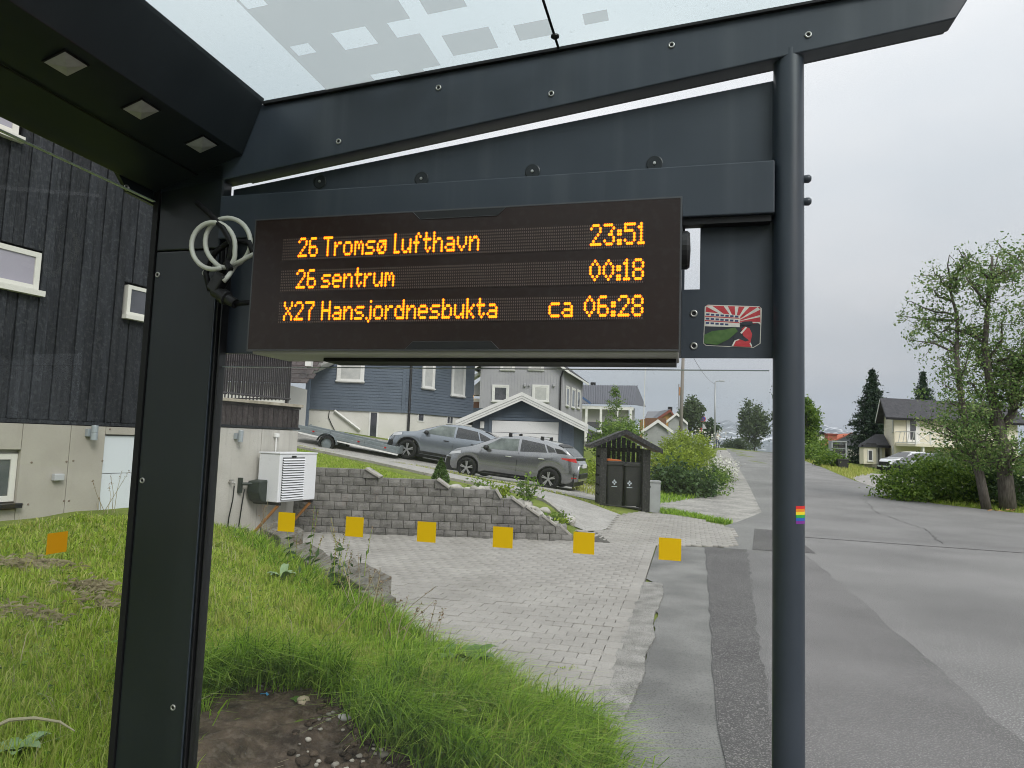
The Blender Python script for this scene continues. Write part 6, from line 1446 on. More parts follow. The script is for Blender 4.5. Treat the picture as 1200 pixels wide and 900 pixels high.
# ------------------------------------------------------------------ grass blades
def blades(name, xy, h, w, lean, mat, lab=None, zoff=0.0, curve=.5, dirbias=None):
    n = len(xy); z = H(xy[:, 0], xy[:, 1])+zoff; b = np.stack([xy[:, 0], xy[:, 1], z], 1)
    a = rng.uniform(0, 2*math.pi, n); wv = np.stack([np.cos(a), np.sin(a), np.zeros(n)], 1)
    d = rng.uniform(0, 2*math.pi, n); ld = np.stack([np.cos(d), np.sin(d), np.zeros(n)], 1)
    if dirbias is not None: ld = ld*.6+np.array(dirbias)
    l = (lean*(.3+rng.uniform(0, 1, n)))[:, None]*h[:, None]; w = w[:, None]
    mid = b+ld*l*.32+np.array([0, 0, 1.0])*h[:, None]*.58; tip = b+ld*l+np.array([0, 0, 1.0])*h[:, None]*(1-.35*np.minimum(l/h[:, None], 1))
    P = np.stack([b-wv*w, b+wv*w, mid+wv*w*.8, mid-wv*w*.8, tip], 1).reshape(-1, 3)
    i = np.arange(n)[:, None]*5; lo = np.concatenate([i, i+1, i+2, i+3, i+3, i+2, i+4], 1).ravel(); to = np.tile([4, 3], n)
    o = mesh_np(name, P, lo, to, mat)
    return tag(o, lab, 'grass', kind='stuff')
lf_lawn = M_leaf('grass_lawn', [(.15, .21, .035), (.24, .36, .04), (.34, .48, .05), (.44, .56, .09), (.52, .52, .18)], 0.5)
lf_long = M_leaf('grass_long', [(.07, .14, .016), (.15, .29, .025), (.25, .43, .035), (.35, .54, .055), (.42, .56, .10)], 0.5)
lf_straw = M_leaf('straw', [(.36, .31, .19), (.48, .43, .29), (.28, .24, .15)], .3)
lf_pale = M_leaf('grass_yellow', [(.28, .34, .06), (.38, .42, .09), (.46, .44, .15)], 0.4)
sx_ = 0
def sample(n, x0, x1, y0, y1): return np.stack([rng.uniform(x0, x1, n), rng.uniform(y0, y1, n)], 1)
def in_soil(p): return np.array([inpoly(q[0], q[1], soil) for q in p])
def visible(p, z=.4):
    """inside the camera's view with a margin"""
    q = np.concatenate([p, np.full((len(p), 1), z)], 1)-C0; w_ = q@cf; x = 600+800*(q@cr)/w_; return (w_ > .3) & (x > -260) & (x < 1400)
def A_of(p): return p[:, 0]*AX[0]+p[:, 1]*AX[1]
def S_of(p): return p[:, 0]*DX[0]+p[:, 1]*DX[1]
CN = sample(52000, -8.5, .8, 1.2, 11.3); CN = CN[visible(CN)]
bd = berm_dist(CN[:, 0], CN[:, 1]); sdm = shelter_dist(CN[:, 0], CN[:, 1]); fo = (CN-HC[:2])@HN[:2]
CN = CN[(bd > np.where(CN[:, 1] > 6.1, .16, .0)) & (sdm > .06) & (fo > .62)]
CN = CN[rng.uniform(0, 1, len(CN)) < np.clip((3.4/np.hypot(CN[:, 0], CN[:, 1]))**1.1, .2, 1)]
CN = CN[~in_soil(CN)]
lfm = A_of(CN) < -1.35; bare = wobble(CN[:, 0]*1.3, CN[:, 1]*1.3)+.6*wobble(CN[:, 0]*3.1+2, CN[:, 1]*3.1)
CN = CN[~((bare > .75) & (rng.uniform(0, 1, len(CN)) < np.where(lfm, .7, .3)))]
bd = berm_dist(CN[:, 0], CN[:, 1]); lfm = A_of(CN) < -1.35
lushc = np.clip(ss(1.0-bd, 0, .8)+ss(4.3-S_of(CN), 0, 1.3)*(~lfm), 0, 1)*rng.uniform(.45, 1.1, len(CN))
hc = (.05+.05*rng.uniform(0, 1, len(CN))**2+.24*lushc)*np.where(lfm & (S_of(CN) < 2.4), 1.7, 1)
typc = rng.uniform(0, 1, len(CN)); KB = 15
n = len(CN)*KB; ci = np.repeat(np.arange(len(CN)), KB)
off_ = rng.normal(size=(n, 2))*.028; P = CN[ci]+off_
hgt = hc[ci]*rng.uniform(.5, 1.2, n); wd = rng.uniform(.0015, .0036, n)*np.clip(np.hypot(P[:, 0], P[:, 1])/4, .85, 2)
ol = off_/(np.linalg.norm(off_, axis=1, keepdims=True)+1e-6)
yel = (typc < .17)[ci] | (rng.uniform(0, 1, n) < .07); mid_ = ~yel & (lushc[ci] > .38); rest = ~yel & ~mid_
print('grass', n, yel.sum(), mid_.sum(), rest.sum())
for m__, mat_, nm, lab in ((yel, lf_pale, 'dry_grass', 'yellowed short grass blades mixed through the bank'), (mid_, lf_long, 'long_grass', 'long lush green grass along the lower edge of the bank'), (rest, lf_lawn, 'lawn_grass', 'short mown lawn grass on the bank')):
    blades(nm, P[m__], hgt[m__], wd[m__], np.where(lushc[ci][m__] > .4, .9, .65), mat_, lab, -.005, dirbias=np.concatenate([ol[m__]*.6, np.zeros((m__.sum(), 1))], 1)+np.array([.35, -.25, 0])*lushc[ci][m__][:, None])
# broader weed blades standing in the long grass
wm = np.nonzero(lushc > .55)[0]; wi = rng.choice(wm, 1500); Q = CN[wi]+rng.normal(size=(1500, 2))*.05
blades('weed_blades', Q, rng.uniform(.08, .26, 1500), rng.uniform(.005, .011, 1500), np.full(1500, .9), M_leaf('weed_blade', [(.06, .13, .02), (.11, .21, .03), (.20, .30, .05)], .4), 'broad weed leaves standing among the long grass', -.01, dirbias=np.array([.3, -.25, 0]))
dm = rng.choice(len(CN), 900); Q = CN[dm]+rng.normal(size=(900, 2))*.05
blades('dead_stems', Q, rng.uniform(.08, .24, 900), rng.uniform(.001, .002, 900), np.full(900, .8), lf_straw, 'thin dead straw-coloured stems through the grass', -.01)
# clover and small round leaves low in the sward
Q = P[rng.integers(0, n, 5200)]+rng.normal(size=(5200, 2))*.03; Q = Q[berm_dist(Q[:, 0], Q[:, 1]) > .05]
o = leaves('clover_cover', np.stack([Q[:, 0], Q[:, 1], H(Q[:, 0], Q[:, 1])+rng.uniform(.01, .05, len(Q))], 1), .024, lf_green, None, .9, .6); tag(o, 'small round clover leaves low among the grass', 'clover', kind='stuff')
# long drooping tussocks over the soil edge and beside the pavers
tus = []
tl = [AS(a, s) for a, s in ((-1.05, 3.4), (-.75, 3.45), (-.4, 3.3), (-.2, 3.1), (-.05, 2.75))]+[(-.1, 4.35), (-.35, 4.75), (-.7, 5.25), (-1.0, 5.75), (.2, 4.0), (.45, 3.75), (-1.3, 6.05), (-1.75, 6.8), (-2.1, 7.4), (.1, 3.6), (-.25, 4.0), (-.6, 4.5)]
for _ in range(46):
    c = AS(rng.uniform(-1.75, -.2), rng.uniform(3.1, 5.2))
    if berm_dist(np.array([c[0]]), np.array([c[1]]))[0] > .1 and not inpoly(c[0], c[1], soil): tl.append(c)
edge = [(float(p[0]), float(p[1])) for p in _sb]
for (x0, y0), (x1, y1) in zip(edge[:-1], edge[1:]):
    for t in (0, .35, .7): tl.append((x0+(x1-x0)*t+rng.normal()*.03, y0+(y1-y0)*t+.05+rng.normal()*.04))
th = []
for c in tl:
    k = int(rng.uniform(150, 300)); r_ = np.abs(rng.normal(size=k))*.07; a = rng.uniform(0, 6.283, k); tus.append(np.stack([c[0]+r_*np.cos(a), c[1]+r_*np.sin(a)], 1)); th.append(np.full(k, rng.uniform(.16, .36))*rng.uniform(.55, 1.1, k))
TP = np.concatenate(tus); TH_ = np.concatenate(th); n = len(TP); kk = TP[:, 1] < 6.15; TP, TH_ = TP[kk], TH_[kk]; n = len(TP)
blades('tussock_grass', TP, TH_, rng.uniform(.0018, .0046, n), np.full(n, 1.15), lf_long, 'arching tussocks of long grass above the bare soil', -.01, dirbias=np.stack([rng.normal(.30, .3, n), rng.normal(-.38, .25, n), np.zeros(n)], 1))
# grass by the shelter's right foot and low weeds at the edge of the pavement
P = sample(9000, -.5, .9, 2.0, 4.2); bd = berm_dist(P[:, 0], P[:, 1]); P = P[(bd > -.02) & (bd < .4) & (rng.uniform(0, 1, len(P)) < .6)]; P = P[~in_soil(P)]; n = len(P)
blades('edge_grass', P, rng.uniform(.06, .16, n), rng.uniform(.002, .0036, n), np.full(n, .8), lf_long, 'green grass spilling over the edge of the pavement', 0)
# lawns farther off: wall-top lawn, path verge, verges by the road
def lawn(name, lab, poly, n, h0, h1, w0, mat):
    xs = [p[0] for p in poly]; ys = [p[1] for p in poly]; Q = sample(n, min(xs), max(xs), min(ys), max(ys)); Q = Q[[inpoly(a, b, poly) for a, b in Q]]
    blades(name, Q, rng.uniform(h0, h1, len(Q)), np.full(len(Q), w0), np.full(len(Q), .6), mat, lab)
lawn('lawn_strip', 'strip of grass between the path and the parked cars', path_hi+gs_hi[::-1], 26000, .05, .10, .006, lf_pale)
lawn('lawn_strip', 'small lawn above the retaining wall by the heat pump', [(-4.6, 11.75), (-1.6, 11.75), (-1.5, 13.6), (-2.6, 15.8), (-4.2, 17.6), (-6.5, 19.0), (-6.5, 12)], 42000, .04, .09, .006, lf_lawn)
lawn('verge_grass', 'grass wedge between the gravel and the paved drive', [AS(*p) for p in ((-.55, 17.0), (.85, 15.6), (1.0, 15.9), (-.3, 17.9), (-.8, 18))], 5000, .06, .16, .007, lf_long)
lawn('verge_grass', 'grass verge under the roadside shrubs', [AS(*p) for p in ((-2.6, 20.4), (-1.0, 21.9), (.15, 24.4), (.5, 31), (1.3, 44), (-1.5, 44), (-4, 28), (-3.6, 22))], 26000, .08, .22, .012, lf_pale)
lawn('verge_grass', 'grass verge between the road and the red-roofed house', [AS(*p) for p in ((7.4, 33.5), (8.2, 38.5), (11, 47), (14, 58), (13, 78), (10.6, 80), (10.1, 66), (9.1, 50), (7.8, 37))], 22000, .12, .30, .02, lf_pale)
lawn('verge_grass', 'grass fringe along the kerbless road below the big tree', [AS(*p) for p in ((7.2, 26.3), (7.7, 24.45), (9.1, 23.05), (14, 21.65), (24, 21.2), (24, 23.5), (12, 25.5), (7.6, 29))], 30000, .05, .15, .010, lf_lawn)
lawn('verge_grass', 'rough grass behind the grey hatchback and bin shelter', [(2.6, 19.2), (3.4, 18.2), (6.0, 21.5), (6.5, 30), (4.8, 30), (4.4, 25)], 14000, .06, .2, .012, lf_long)
# dead grass heaps on the lawn
def wisp(c, k, r, L, lab):
    mb = MB()
    for _ in range(k):
        a = rng.uniform(0, 6.28); p = np.array([c[0]+rng.normal()*r, c[1]+rng.normal()*r*.6, 0]); p[2] = Hs(p[0], p[1])+.02+abs(rng.normal())*.025
        d = np.array([math.cos(a), math.sin(a), rng.normal()*.15])*L*rng.uniform(.5, 1); nn = np.array([-d[1], d[0], 0])/np.linalg.norm(d)*.0018; mb.quad(p-nn, p+nn, p+d*.5+nn+[0, 0, .012], p+d+[0, 0, -.005], p+d*.5-nn+[0, 0, .012])
    o = mb.build('dead_grass_heap', lf_straw); tag(o, lab, 'dead grass', kind='stuff')
for (px, py), k, r, lab in (((48, 673), 200, .09, 'grey heap of raked dead grass on the lawn below the orange square'), ((108, 690), 210, .08, 'dark heap of dead grass beside the shelter post'), ((40, 717), 120, .09, 'flattened wisp of straw in the middle of the lawn'), ((15, 677), 90, .06, 'small pale tuft of straw at the lawn edge'), ((292, 642), 300, .11, 'dry bent grass heap beside the weathered edging slab'), ((118, 700), 70, .08, 'loose straw next to the dark dead grass heap')):
    p = G(px, py, .55 if px < 200 else .3); wisp(p, k, r, .09, lab)
# debris on the soil
sb_ = []
for i in range(420):
    p = np.array(AS(rng.uniform(-1.6, .1), rng.uniform(1.9, 3.0)))
    if inpoly(p[0], p[1], soil): sb_.append(p)
vv = []; ll = []; tt = []; sd_ = stones[0]; sv = np.array([v.co[:] for v in sd_.vertices]); sf = [tuple(p.vertices) for p in sd_.polygons]
for k, p in enumerate(sb_):
    r_ = rng.uniform(.004, .012)*(1.7 if rng.uniform() < .05 else 1); q = sv*[r_*1.2, r_, r_*.8]; c, s_ = math.cos(k), math.sin(k); q[:, :2] = q[:, :2]@np.array([[c, -s_], [s_, c]]); vv.append(q+[p[0], p[1], Hs(p[0], p[1])+.030]); ll += [i+k*len(sv) for f in sf for i in f]; tt += [3]*len(sf)
pebm = None
cl0 = []; ll2 = []; tt2 = []
for k in range(900):
    p = np.array(AS(rng.uniform(-1.65, .1), rng.uniform(1.85, 3.5)))
    if not inpoly(p[0], p[1], soil): continue
    r_ = rng.uniform(.006, .022)*(1.6 if rng.uniform() < .06 else 1); q = sv*[r_*1.15, r_, r_*.75]; c, s_ = math.cos(k*1.3), math.sin(k*1.3); q[:, :2] = q[:, :2]@np.array([[c, -s_], [s_, c]]); b0 = len(cl0)*len(sv); cl0.append(q+[p[0], p[1], Hs(p[0], p[1])+.026]); ll2 += [i+b0 for f in sf for i in f]; tt2 += [3]*len(sf)
o = mesh_np('soil_clods', np.concatenate(cl0), ll2, tt2, M('clod', (.05, .037, .027), .95, .1, isl=.5, col2=(.10, .075, .055), nscale=20, bump=.8, bscale=80), smooth=True); tag(o, 'dark crumbly clods of earth on the bare soil', 'soil', kind='stuff')
pebm = M('pebble', (.34, .31, .27), .9, .2, isl=.5); o = mesh_np('soil_pebbles', np.concatenate(vv), ll, tt, pebm, smooth=True); tag(o, 'small pebbles scattered over the bare soil', 'pebbles', kind='stuff')
for (px, py), sz, lab in (((350, 883), (.030, .036, .026), 'tan fist-sized stone on the bare soil'), ((398, 893), (.036, .02, .018), 'pale grey flat stone on the bare soil at the shelter')):
    p = G(px, py, .12); z = Hs(p[0], p[1]); o = bpy.data.objects.new('loose_stone', stones[2].copy()); COL.objects.link(o); o.location = (p[0], p[1], z+.02); o.scale = sz; o.data.materials[0] = M('tan_stone', (.42, .35, .25), .9) if px < 380 else m_stone; tag(o, lab, 'stone')
wl_ = MB()
for i in range(110):
    p = np.array(AS(rng.uniform(-1.6, 0), rng.uniform(1.9, 3.05)))
    if not inpoly(p[0], p[1], soil): continue
    a = rng.uniform(0, 6.28); L = rng.uniform(.03, .12); z = Hs(p[0], p[1])+.042; d = np.array([math.cos(a)*L, math.sin(a)*L, rng.normal()*.012]); nn = np.array([-d[1], d[0], 0])/L*.0012; q = np.array([p[0], p[1], z]); wl_.quad(q-nn, q+nn, q+d+nn, q+d-nn)
o = wl_.build('soil_straw', lf_straw); tag(o, 'bits of straw lying on the bare soil', 'straw', kind='stuff')
p = G(302, 866, .16); cl_ = MB(); z = Hs(p[0], p[1])+.02
cl_.grid([[(p[0]+i*.008+rng.normal()*.002, p[1]+j*.007, z+rng.uniform(0, .014)) for i in range(5)] for j in range(3)]); o = cl_.build('plastic_scrap', M('blue_plastic', (.05, .28, .55), .4)); tag(o, 'crumpled scrap of bright blue plastic on the bare soil', 'litter')
# broad-leaved weeds, dock stalks, seed heads
def broad(lab, x, y, k, L, w, mat, up=.5):
    z = Hs(x, y); t = thing('broadleaf_weed', (x, y, z), lab, 'weed')
    for i in range(k):
        a = 2*math.pi*i/k+rng.normal()*.3; e = np.array([math.cos(a), math.sin(a), 0]); nn = np.array([-e[1], e[0], 0]); LL = L*rng.uniform(.7, 1.15); P = []
        for j in range(6):
            u = j/5; c = np.array([x, y, z])+e*LL*u*(1-.3*up)+np.array([0, 0, LL*(up*1.25*u-.75*up*u*u)+.02]); ww = w*math.sin(math.pi*min(1, .08+u*.95))**.8; P.append([c-nn*ww+[0, 0, ww*.35], c, c+nn*ww+[0, 0, ww*.35]])
        MB().grid(P).build('leaf', mat, t, smooth=True)
lf_weed = M('weed_leaf', (.06, .125, .022), .5, .4, col2=(.09, .17, .035), nscale=25); lf_weedp = M('weed_leaf_pale', (.16, .24, .12), .55, .3, col2=(.21, .29, .15), nscale=25)
p = G(545, 790, .15); broad('glossy dark green dock plant hanging over the paving edge', p[0], p[1], 12, .34, .05, lf_weed, 1.1)
p = G(565, 812, .1); broad('young dock leaves beside the tussocks near the pavers', p[0], p[1], 7, .28, .04, lf_weed, 1.0)
p = G(330, 683, .3); broad('pale green rosette of broad leaves in the lawn', p[0], p[1], 7, .24, .035, lf_weedp, 1.0)
p = G(345, 878, .14); broad('seedling rosette on the soil beside the tan stone', p[0], p[1], 6, .05, .012, lf_weed, .5)
p = G(20, 880, .42); broad('large pale rough-leaved weed at the foot of the shelter glass', p[0], p[1], 7, .12, .03, lf_weedp, .6)
p = G(500, 872, .2); broad('cluster of rounded yellow-green weed leaves in the tussocks', p[0], p[1], 14, .26, .04, M('weed_leaf_yellow', (.15, .19, .03), .5, .4), .9)
def stalks(lab, px, py, z, k, h, spread, name, seedmat, headn=16, leafy=False):
    p = G(px, py, z); t = thing(name, (p[0], p[1], Hs(p[0], p[1])), lab, 'weed'); st = MB(); hd = []; lv = []
    for i in range(k):
        b = np.array([p[0]+rng.normal()*spread*.5, p[1]+rng.normal()*spread*.5, 0]); b[2] = Hs(b[0], b[1]); tip = b+[rng.normal()*spread*.5+.03, rng.normal()*.1, h*rng.uniform(.65, 1.1)]
        m_ = (b+tip)/2+[rng.normal()*.02, 0, .02]; st.tube([b, m_, tip], [.004, .003, .0015], 4, cap=False)
        hd.append(tip+(m_-tip)*rng.uniform(0, .55, (headn, 1))+rng.normal(size=(headn, 3))*.007)
        if leafy: lv.append(b+(m_-b)*rng.uniform(.3, 1.4, (6, 1))+rng.normal(size=(6, 3))*.03)
    st.build('stem', lf_straw if not leafy else lf_lawn, t); leaves('seed_head', np.concatenate(hd), .018, seedmat, t, .5)
    if leafy: leaves('foliage', np.concatenate(lv), .09, lf_dark, t, .35)
lf_seed = M_leaf('seed_heads', [(.20, .12, .07), (.28, .19, .11), (.16, .13, .07)], .2)
stalks('reddish dock stalks with dark leaves growing at the edging slabs', 385, 690, .2, 13, .75, .30, 'dock_stalks', lf_seed, 26, True)
stalks('thin grass seed stalks beside the square end block', 432, 735, .1, 12, .50, .35, 'seed_stalks', lf_seed, 10)
stalks('thin grass seed stalks leaning over the paving', 470, 770, .1, 12, .42, .35, 'seed_stalks', lf_seed, 10)
stalks('dry stalks in front of the white basement door', 125, 615, .5, 9, .5, .35, 'seed_stalks', lf_seed, 10)
stalks('dry stalks in front of the heat pump and hose reel', 305, 625, .3, 9, .6, .25, 'seed_stalks', lf_seed, 10)
# weeds in paving joints
for i, (px, py) in enumerate(((598, 805), (662, 812), (665, 783), (591, 786), (505, 745), (700, 825), (622, 838))):
    p = G(px, py, .03); Q = np.array([p[:2]])+rng.normal(size=(26, 2))*[.05, .015]; blades('joint_weed', Q, rng.uniform(.01, .03, 26), np.full(26, .003), np.full(26, 1.2), lf_lawn, 'tiny weeds sprouting from a paving joint', .03)
# bent dry stem behind the back glass
p = [G(x, y, .62) for x, y in ((-20, 858), (10, 850), (40, 848), (70, 847), (88, 851))]
p = [np.array([q[0], q[1], .62+.02*math.sin(i)]) for i, q in enumerate(p)]; o = MB().tube(p, [.006, .006, .005, .004, .002], 6).build('bent_stem', lf_straw); tag(o, 'long bent dry stem lying over the grass behind the shelter glass', 'stem')
# mountain across the fjord
m_mtn = M('mountain_rock', (.07, .085, .075), .95, .1, col2=(.11, .11, .10), nscale=.004, detail=8, spk=(.85, .86, .88), spkscale=.018, spkamt=1.0)
nx_, ny_ = 130, 26; X = np.linspace(-400, 3600, nx_); Yv = np.linspace(4300, 6200, ny_); XX, YY = np.meshgrid(X, Yv)
ridge = 195+45*np.sin(XX/310.+.6)+34*np.sin(XX/120.)+18*np.sin(XX/47.)+26*np.sin(XX/700.); f_ = np.sin(np.clip((YY-4300)/1500, 0, 1)*math.pi/2)
ZZ = -12+ridge*f_+14*np.sin(XX/60.+YY/90.)*f_+10*np.sin(XX/31.-YY/57.)*f_
idx = np.arange(nx_*ny_).reshape(ny_, nx_); lo = np.stack([idx[:-1, :-1], idx[:-1, 1:], idx[1:, 1:], idx[1:, :-1]], -1).reshape(-1)
o = mesh_np('mountain', np.stack([XX, YY, ZZ], -1).reshape(-1, 3), lo, np.full((nx_-1)*(ny_-1), 4), m_mtn); tag(o, kind='structure')
# ------------------------------------------------------------------ bus shelter (a across, d along, z up)
def SP(a, d, z): return a*AX+d*DX+np.array([0, 0, z])
bsh = thing('bus_shelter', SP(-.6, 0, 0), 'dark grey steel and glass bus shelter framing the view', 'bus shelter')
NEAR = -2.3
def sbox(mb, a0, a1, d0, d1, z0, z1): return mb.para(SP(a0, d0, z0), AX*(a1-a0), DX*(d1-d0), (0, 0, z1-z0))
def sprism(mb, poly, d0, d1): return mb.prism(poly, SP(0, d0, 0), AX, ZX, DX*(d1-d0))
# post: clad box in two panels, seals on both sides
sbox(MB(), -1.572, -1.352, 1.70, 1.742, -.05, 2.140).build('post', m_metal, bsh, bevel=.004)
sbox(MB(), -1.572, -1.352, 1.70, 1.742, 2.143, 2.40).build('post_head', m_metal, bsh, bevel=.004)
sbox(MB(), -1.592, -1.573, 1.695, 1.74, -.05, 2.36).build('post_seal', m_black, bsh)
pr = MB(); sbox(pr, -1.351, -1.344, 1.706, 1.744, -.05, 2.16); sbox(pr, -1.343, -1.338, 1.716, 1.744, -.05, 2.16); sbox(pr, -1.337, -1.332, 1.710, 1.742, -.05, 2.16)
pr.build('glazing_profile', m_blackpl, bsh, bevel=.002)
sbox(MB(), -1.352, -1.350, 1.6985, 1.702, -.05, 2.14).build('post_edge', m_metal2, bsh)
def bolt(px, py, d, r=.0085, parent=None):
    a, z = SH(px, py, d); c = SP(a, d, z); o = MB().lathe([(r*.45, -.002), (r*.5, .0015), (r*.6, .0035), (r*.95, .003), (r, .001), (r, -.002)], c, -DX, 16).build('bolt', m_steel, parent or bsh, smooth=True)
    MB().lathe([(r*.5, .0012), (0, .001)], c, -DX, 12).build('socket', m_black, o)
for px, py in ((185, 322), (240, 320), (167, 563), (203, 829)): bolt(px, py, 1.70)
# eaves box along the back with its downlights
GP = [(-1.2285, 2.592), (-1.290, 2.424), (-1.588, 2.327), (-1.620, 2.345), (-1.620, 2.60), (-1.26, 2.60)]
gb = MB(); gb.prism(GP, SP(0, NEAR, 0), AX, ZX, DX*(1.698-NEAR)); gb.build('eaves_box', m_metal, bsh, bevel=.002)
nso = np.array(AX)*.098*1.0 - ZX*.300; nso = nso/np.linalg.norm(nso); cso = nso@SP(-1.29, 0, 2.424)
tso = AX*(-.298)+ZX*(-.097); tso = tso/np.linalg.norm(tso)
p0 = SP(-1.44, 0, 2.3747); sbm = MB(); sbm.para(p0+nso*.0025*1+DX*NEAR, DX*(1.695-NEAR), tso*.004, nso*.002); sbm.build('soffit_seam', m_black, bsh)
m_lens = M('downlight_lens', (.30, .30, .28), .35, .5, col2=(.36, .36, .34), nscale=60)
for px, py in ((77, 73), (165, 127), (236, 168)):
    c = hit(px, py, nso, cso); r = .029
    dl = MB().para(c-DX*r*1.1-tso*r*1.1+nso*.001, DX*r*2.2, tso*r*2.2, nso*.003).build('downlight', m_black, bsh)
    g = MB(); ap = c+nso*.003
    q = [c-DX*r-tso*r+nso*.005, c+DX*r-tso*r+nso*.005, c+DX*r+tso*r+nso*.005, c-DX*r+tso*r+nso*.005]; g.add(q+[ap+nso*.009], [(0, 1, 4), (1, 2, 4), (2, 3, 4), (3, 0, 4)]); g.build('lens', m_lens, dl)
# roof end beam (tapered) with lower lip, mirrored at the near end
for d0, nm in ((1.70, 0), (NEAR-.06, 1)):
    zb = lambda a: 2.534+.1345*a
    poly = [(-1.62, zb(-1.62)), (.59, zb(.59)), (.622, 2.668), (.622, 2.7135), (-1.2, 2.5785), (-1.62, 2.56)]
    sprism(MB(), poly, d0, d0+.055).build('roof_beam', m_metal2, bsh, bevel=.003)
    sprism(MB(), [(-1.30, zb(-1.30)+.002), (.585, zb(.585)+.002), (.594, zb(.594)+.022), (-1.30, zb(-1.30)+.022)], d0+.0555, d0+.066).build('beam_lip', m_metal, bsh, bevel=.002)
    # gasket between beam and roof glass
    sprism(MB(), [(-1.228, 2.571), (.62, 2.7095), (.62, 2.716), (-1.228, 2.580)], d0-.012 if nm == 0 else d0+.055, d0+.002 if nm == 0 else d0+.07).build('roof_gasket', m_black, bsh)
for px, py in ((397, 166), (514, 103), (646, 110), (787, 53), (947, 41)): bolt(px, py, 1.70)
# column under the beam
cc = SP(.2325, 1.735, 0)
MB().lathe([(.0355, -.05), (.0355, 2.585)], cc, ZX, 40).build('column', m_metal2, bsh, smooth=True)
MB().lathe([(.0355, -.05), (.0355, 2.585)], SP(.2325, NEAR-.03, 0), ZX, 24).build('column', m_metal2, bsh, smooth=True)
sbox(MB(), -1.572, -1.352, NEAR-.15, NEAR, -.05, 2.40).build('post', m_metal, bsh, bevel=.004)
for py in (210, 236.5):
    a, z = SH(941, py, 1.735); MB().lathe([(.009, 0), (.010, .006), (.010, .012), (.006, .017), (0, .018)], SP(.267, 1.735, z), AX, 12).build('side_bolt', m_metal2, bsh, smooth=True)
cs_ = MB(); sbox(cs_, .1985, .2040, 1.728, 1.742, .1, 2.53); cs_.build('column_slot', m_metal, bsh)
# header panel with the slot beside the display
ptop = lambda a: 2.341+(2.529-2.341)*(a+1.35)/(.198+1.35)
h0, hz1 = SH(803, 262, 1.75); h1, hz0 = SH(820, 339, 1.75)
hp_ = MB(); aL, aR, zB = -1.353, .206, 1.826
sprism(hp_, [(aL, 1.836), (h0, zB), (h0, ptop(h0)), (aL, ptop(aL))], 1.75, 1.756); sprism(hp_, [(h0, hz1), (h1, hz1), (h1, ptop(h1)), (h0, ptop(h0))], 1.75, 1.756)
sprism(hp_, [(h0, zB), (h1, zB), (h1, hz0), (h0, hz0)], 1.75, 1.756); sprism(hp_, [(h1, zB), (aR, zB), (aR, ptop(aR)), (h1, ptop(h1))], 1.75, 1.756)
hp_.build('header_panel', m_metal2, bsh)
rl0 = MB(); sbox(rl0, -1.36, .197, 1.700, 1.744, 2.172, 2.303); rl0.build('display_rail', m_metal2, bsh, bevel=.003)
sbox(MB(), -.02, .19, 1.71, 1.742, 2.155, 2.171).build('rail_shadow_strip', m_black, bsh)  # solid black strip painting in the shade under the rail
for px, py in ((375, 213), (494, 209.5), (624, 201), (767, 191.5)):
    a, z = SH(px, py, 1.748); tb = MB(); tb.lathe([(.020, 0), (.021, .002), (.019, .003), (0, .003)], SP(a, 1.7495, z), -DX, 20); o = tb.build('fixing_tab', m_metal, bsh); MB().lathe([(.004, 0), (.004, .003), (0, .0035)], SP(a, 1.7462, z), -DX, 10).build('screw', m_steel, o)
for px, py in ((813, 367.5), (813, 405.5)): bolt(px, py, 1.75, .0095)
# glass panes
zg1 = SH(600, 432.5, 1.728)[1]
ep = sbox(MB(), -1.331, .190, 1.724, 1.732, .12, zg1).build('end_pane', m_glass, bsh)
sbox(MB(), -1.329, .188, 1.7232, 1.7328, zg1-.0005, zg1+.0015).build('pane_edge', M('glass_edge', (.16, .2, .19), .2), ep)
for k in range(6):
    a = -1.084+.2094*k; MB().quad(*[SP(x_, 1.7232, z_) for x_, z_ in ((a-.0265, 1.33), (a+.0265, 1.33), (a+.0265, 1.383), (a-.0265, 1.383))]).build('yellow_square', m_yellow, ep)
bp_ = sbox(MB(), -1.588, -1.580, NEAR+.1, 1.688, .12, 2.293).build('back_pane', m_glassb, bsh)
sbox(MB(), -1.5895, -1.5785, NEAR+.1, 1.688, 2.2925, 2.2955).build('pane_edge', M('glass_edge_pale', (.30, .36, .33), .2), bp_)
pq = hit(67, 636, AX, -1.578); dq = float(DX@pq); zq = float(pq[2])
for k in range(9):
    d = dq-.2094*k*1.6
    if d < NEAR+.2: break
    MB().quad(*[SP(-1.578, d_, z_) for d_, z_ in ((d-.03, zq-.0265), (d+.03, zq-.0265), (d+.03, zq+.0265), (d-.03, zq+.0265))]).build('yellow_square', M_leaf('amber_film', [(.80, .36, .006), (.80, .36, .006)], .45, .5) if k == 0 else bpy.data.materials['amber_film'], bp_)
# gusset between eaves box and back glass
g0 = hit(128, 183, AX, -1.60); g1 = hit(190, 224, AX, -1.60); g2 = hit(183, 242, AX, -1.60); g3 = hit(150, 225, AX, -1.60)
gm = MB(); gm.add([g0, g1, g2, g3]+[p-AX*.012 for p in (g0, g1, g2, g3)], [(0, 1, 2, 3), (7, 6, 5, 4), (0, 4, 5, 1), (1, 5, 6, 2), (2, 6, 7, 3), (3, 7, 4, 0)]); gm.build('gusset', m_metal, bsh)
c = hit(148, 220, AX, -1.598); MB().lathe([(.004, .001), (.009, .003), (.009, 0)], c, AX, 12).build('bolt', m_steel, bsh)
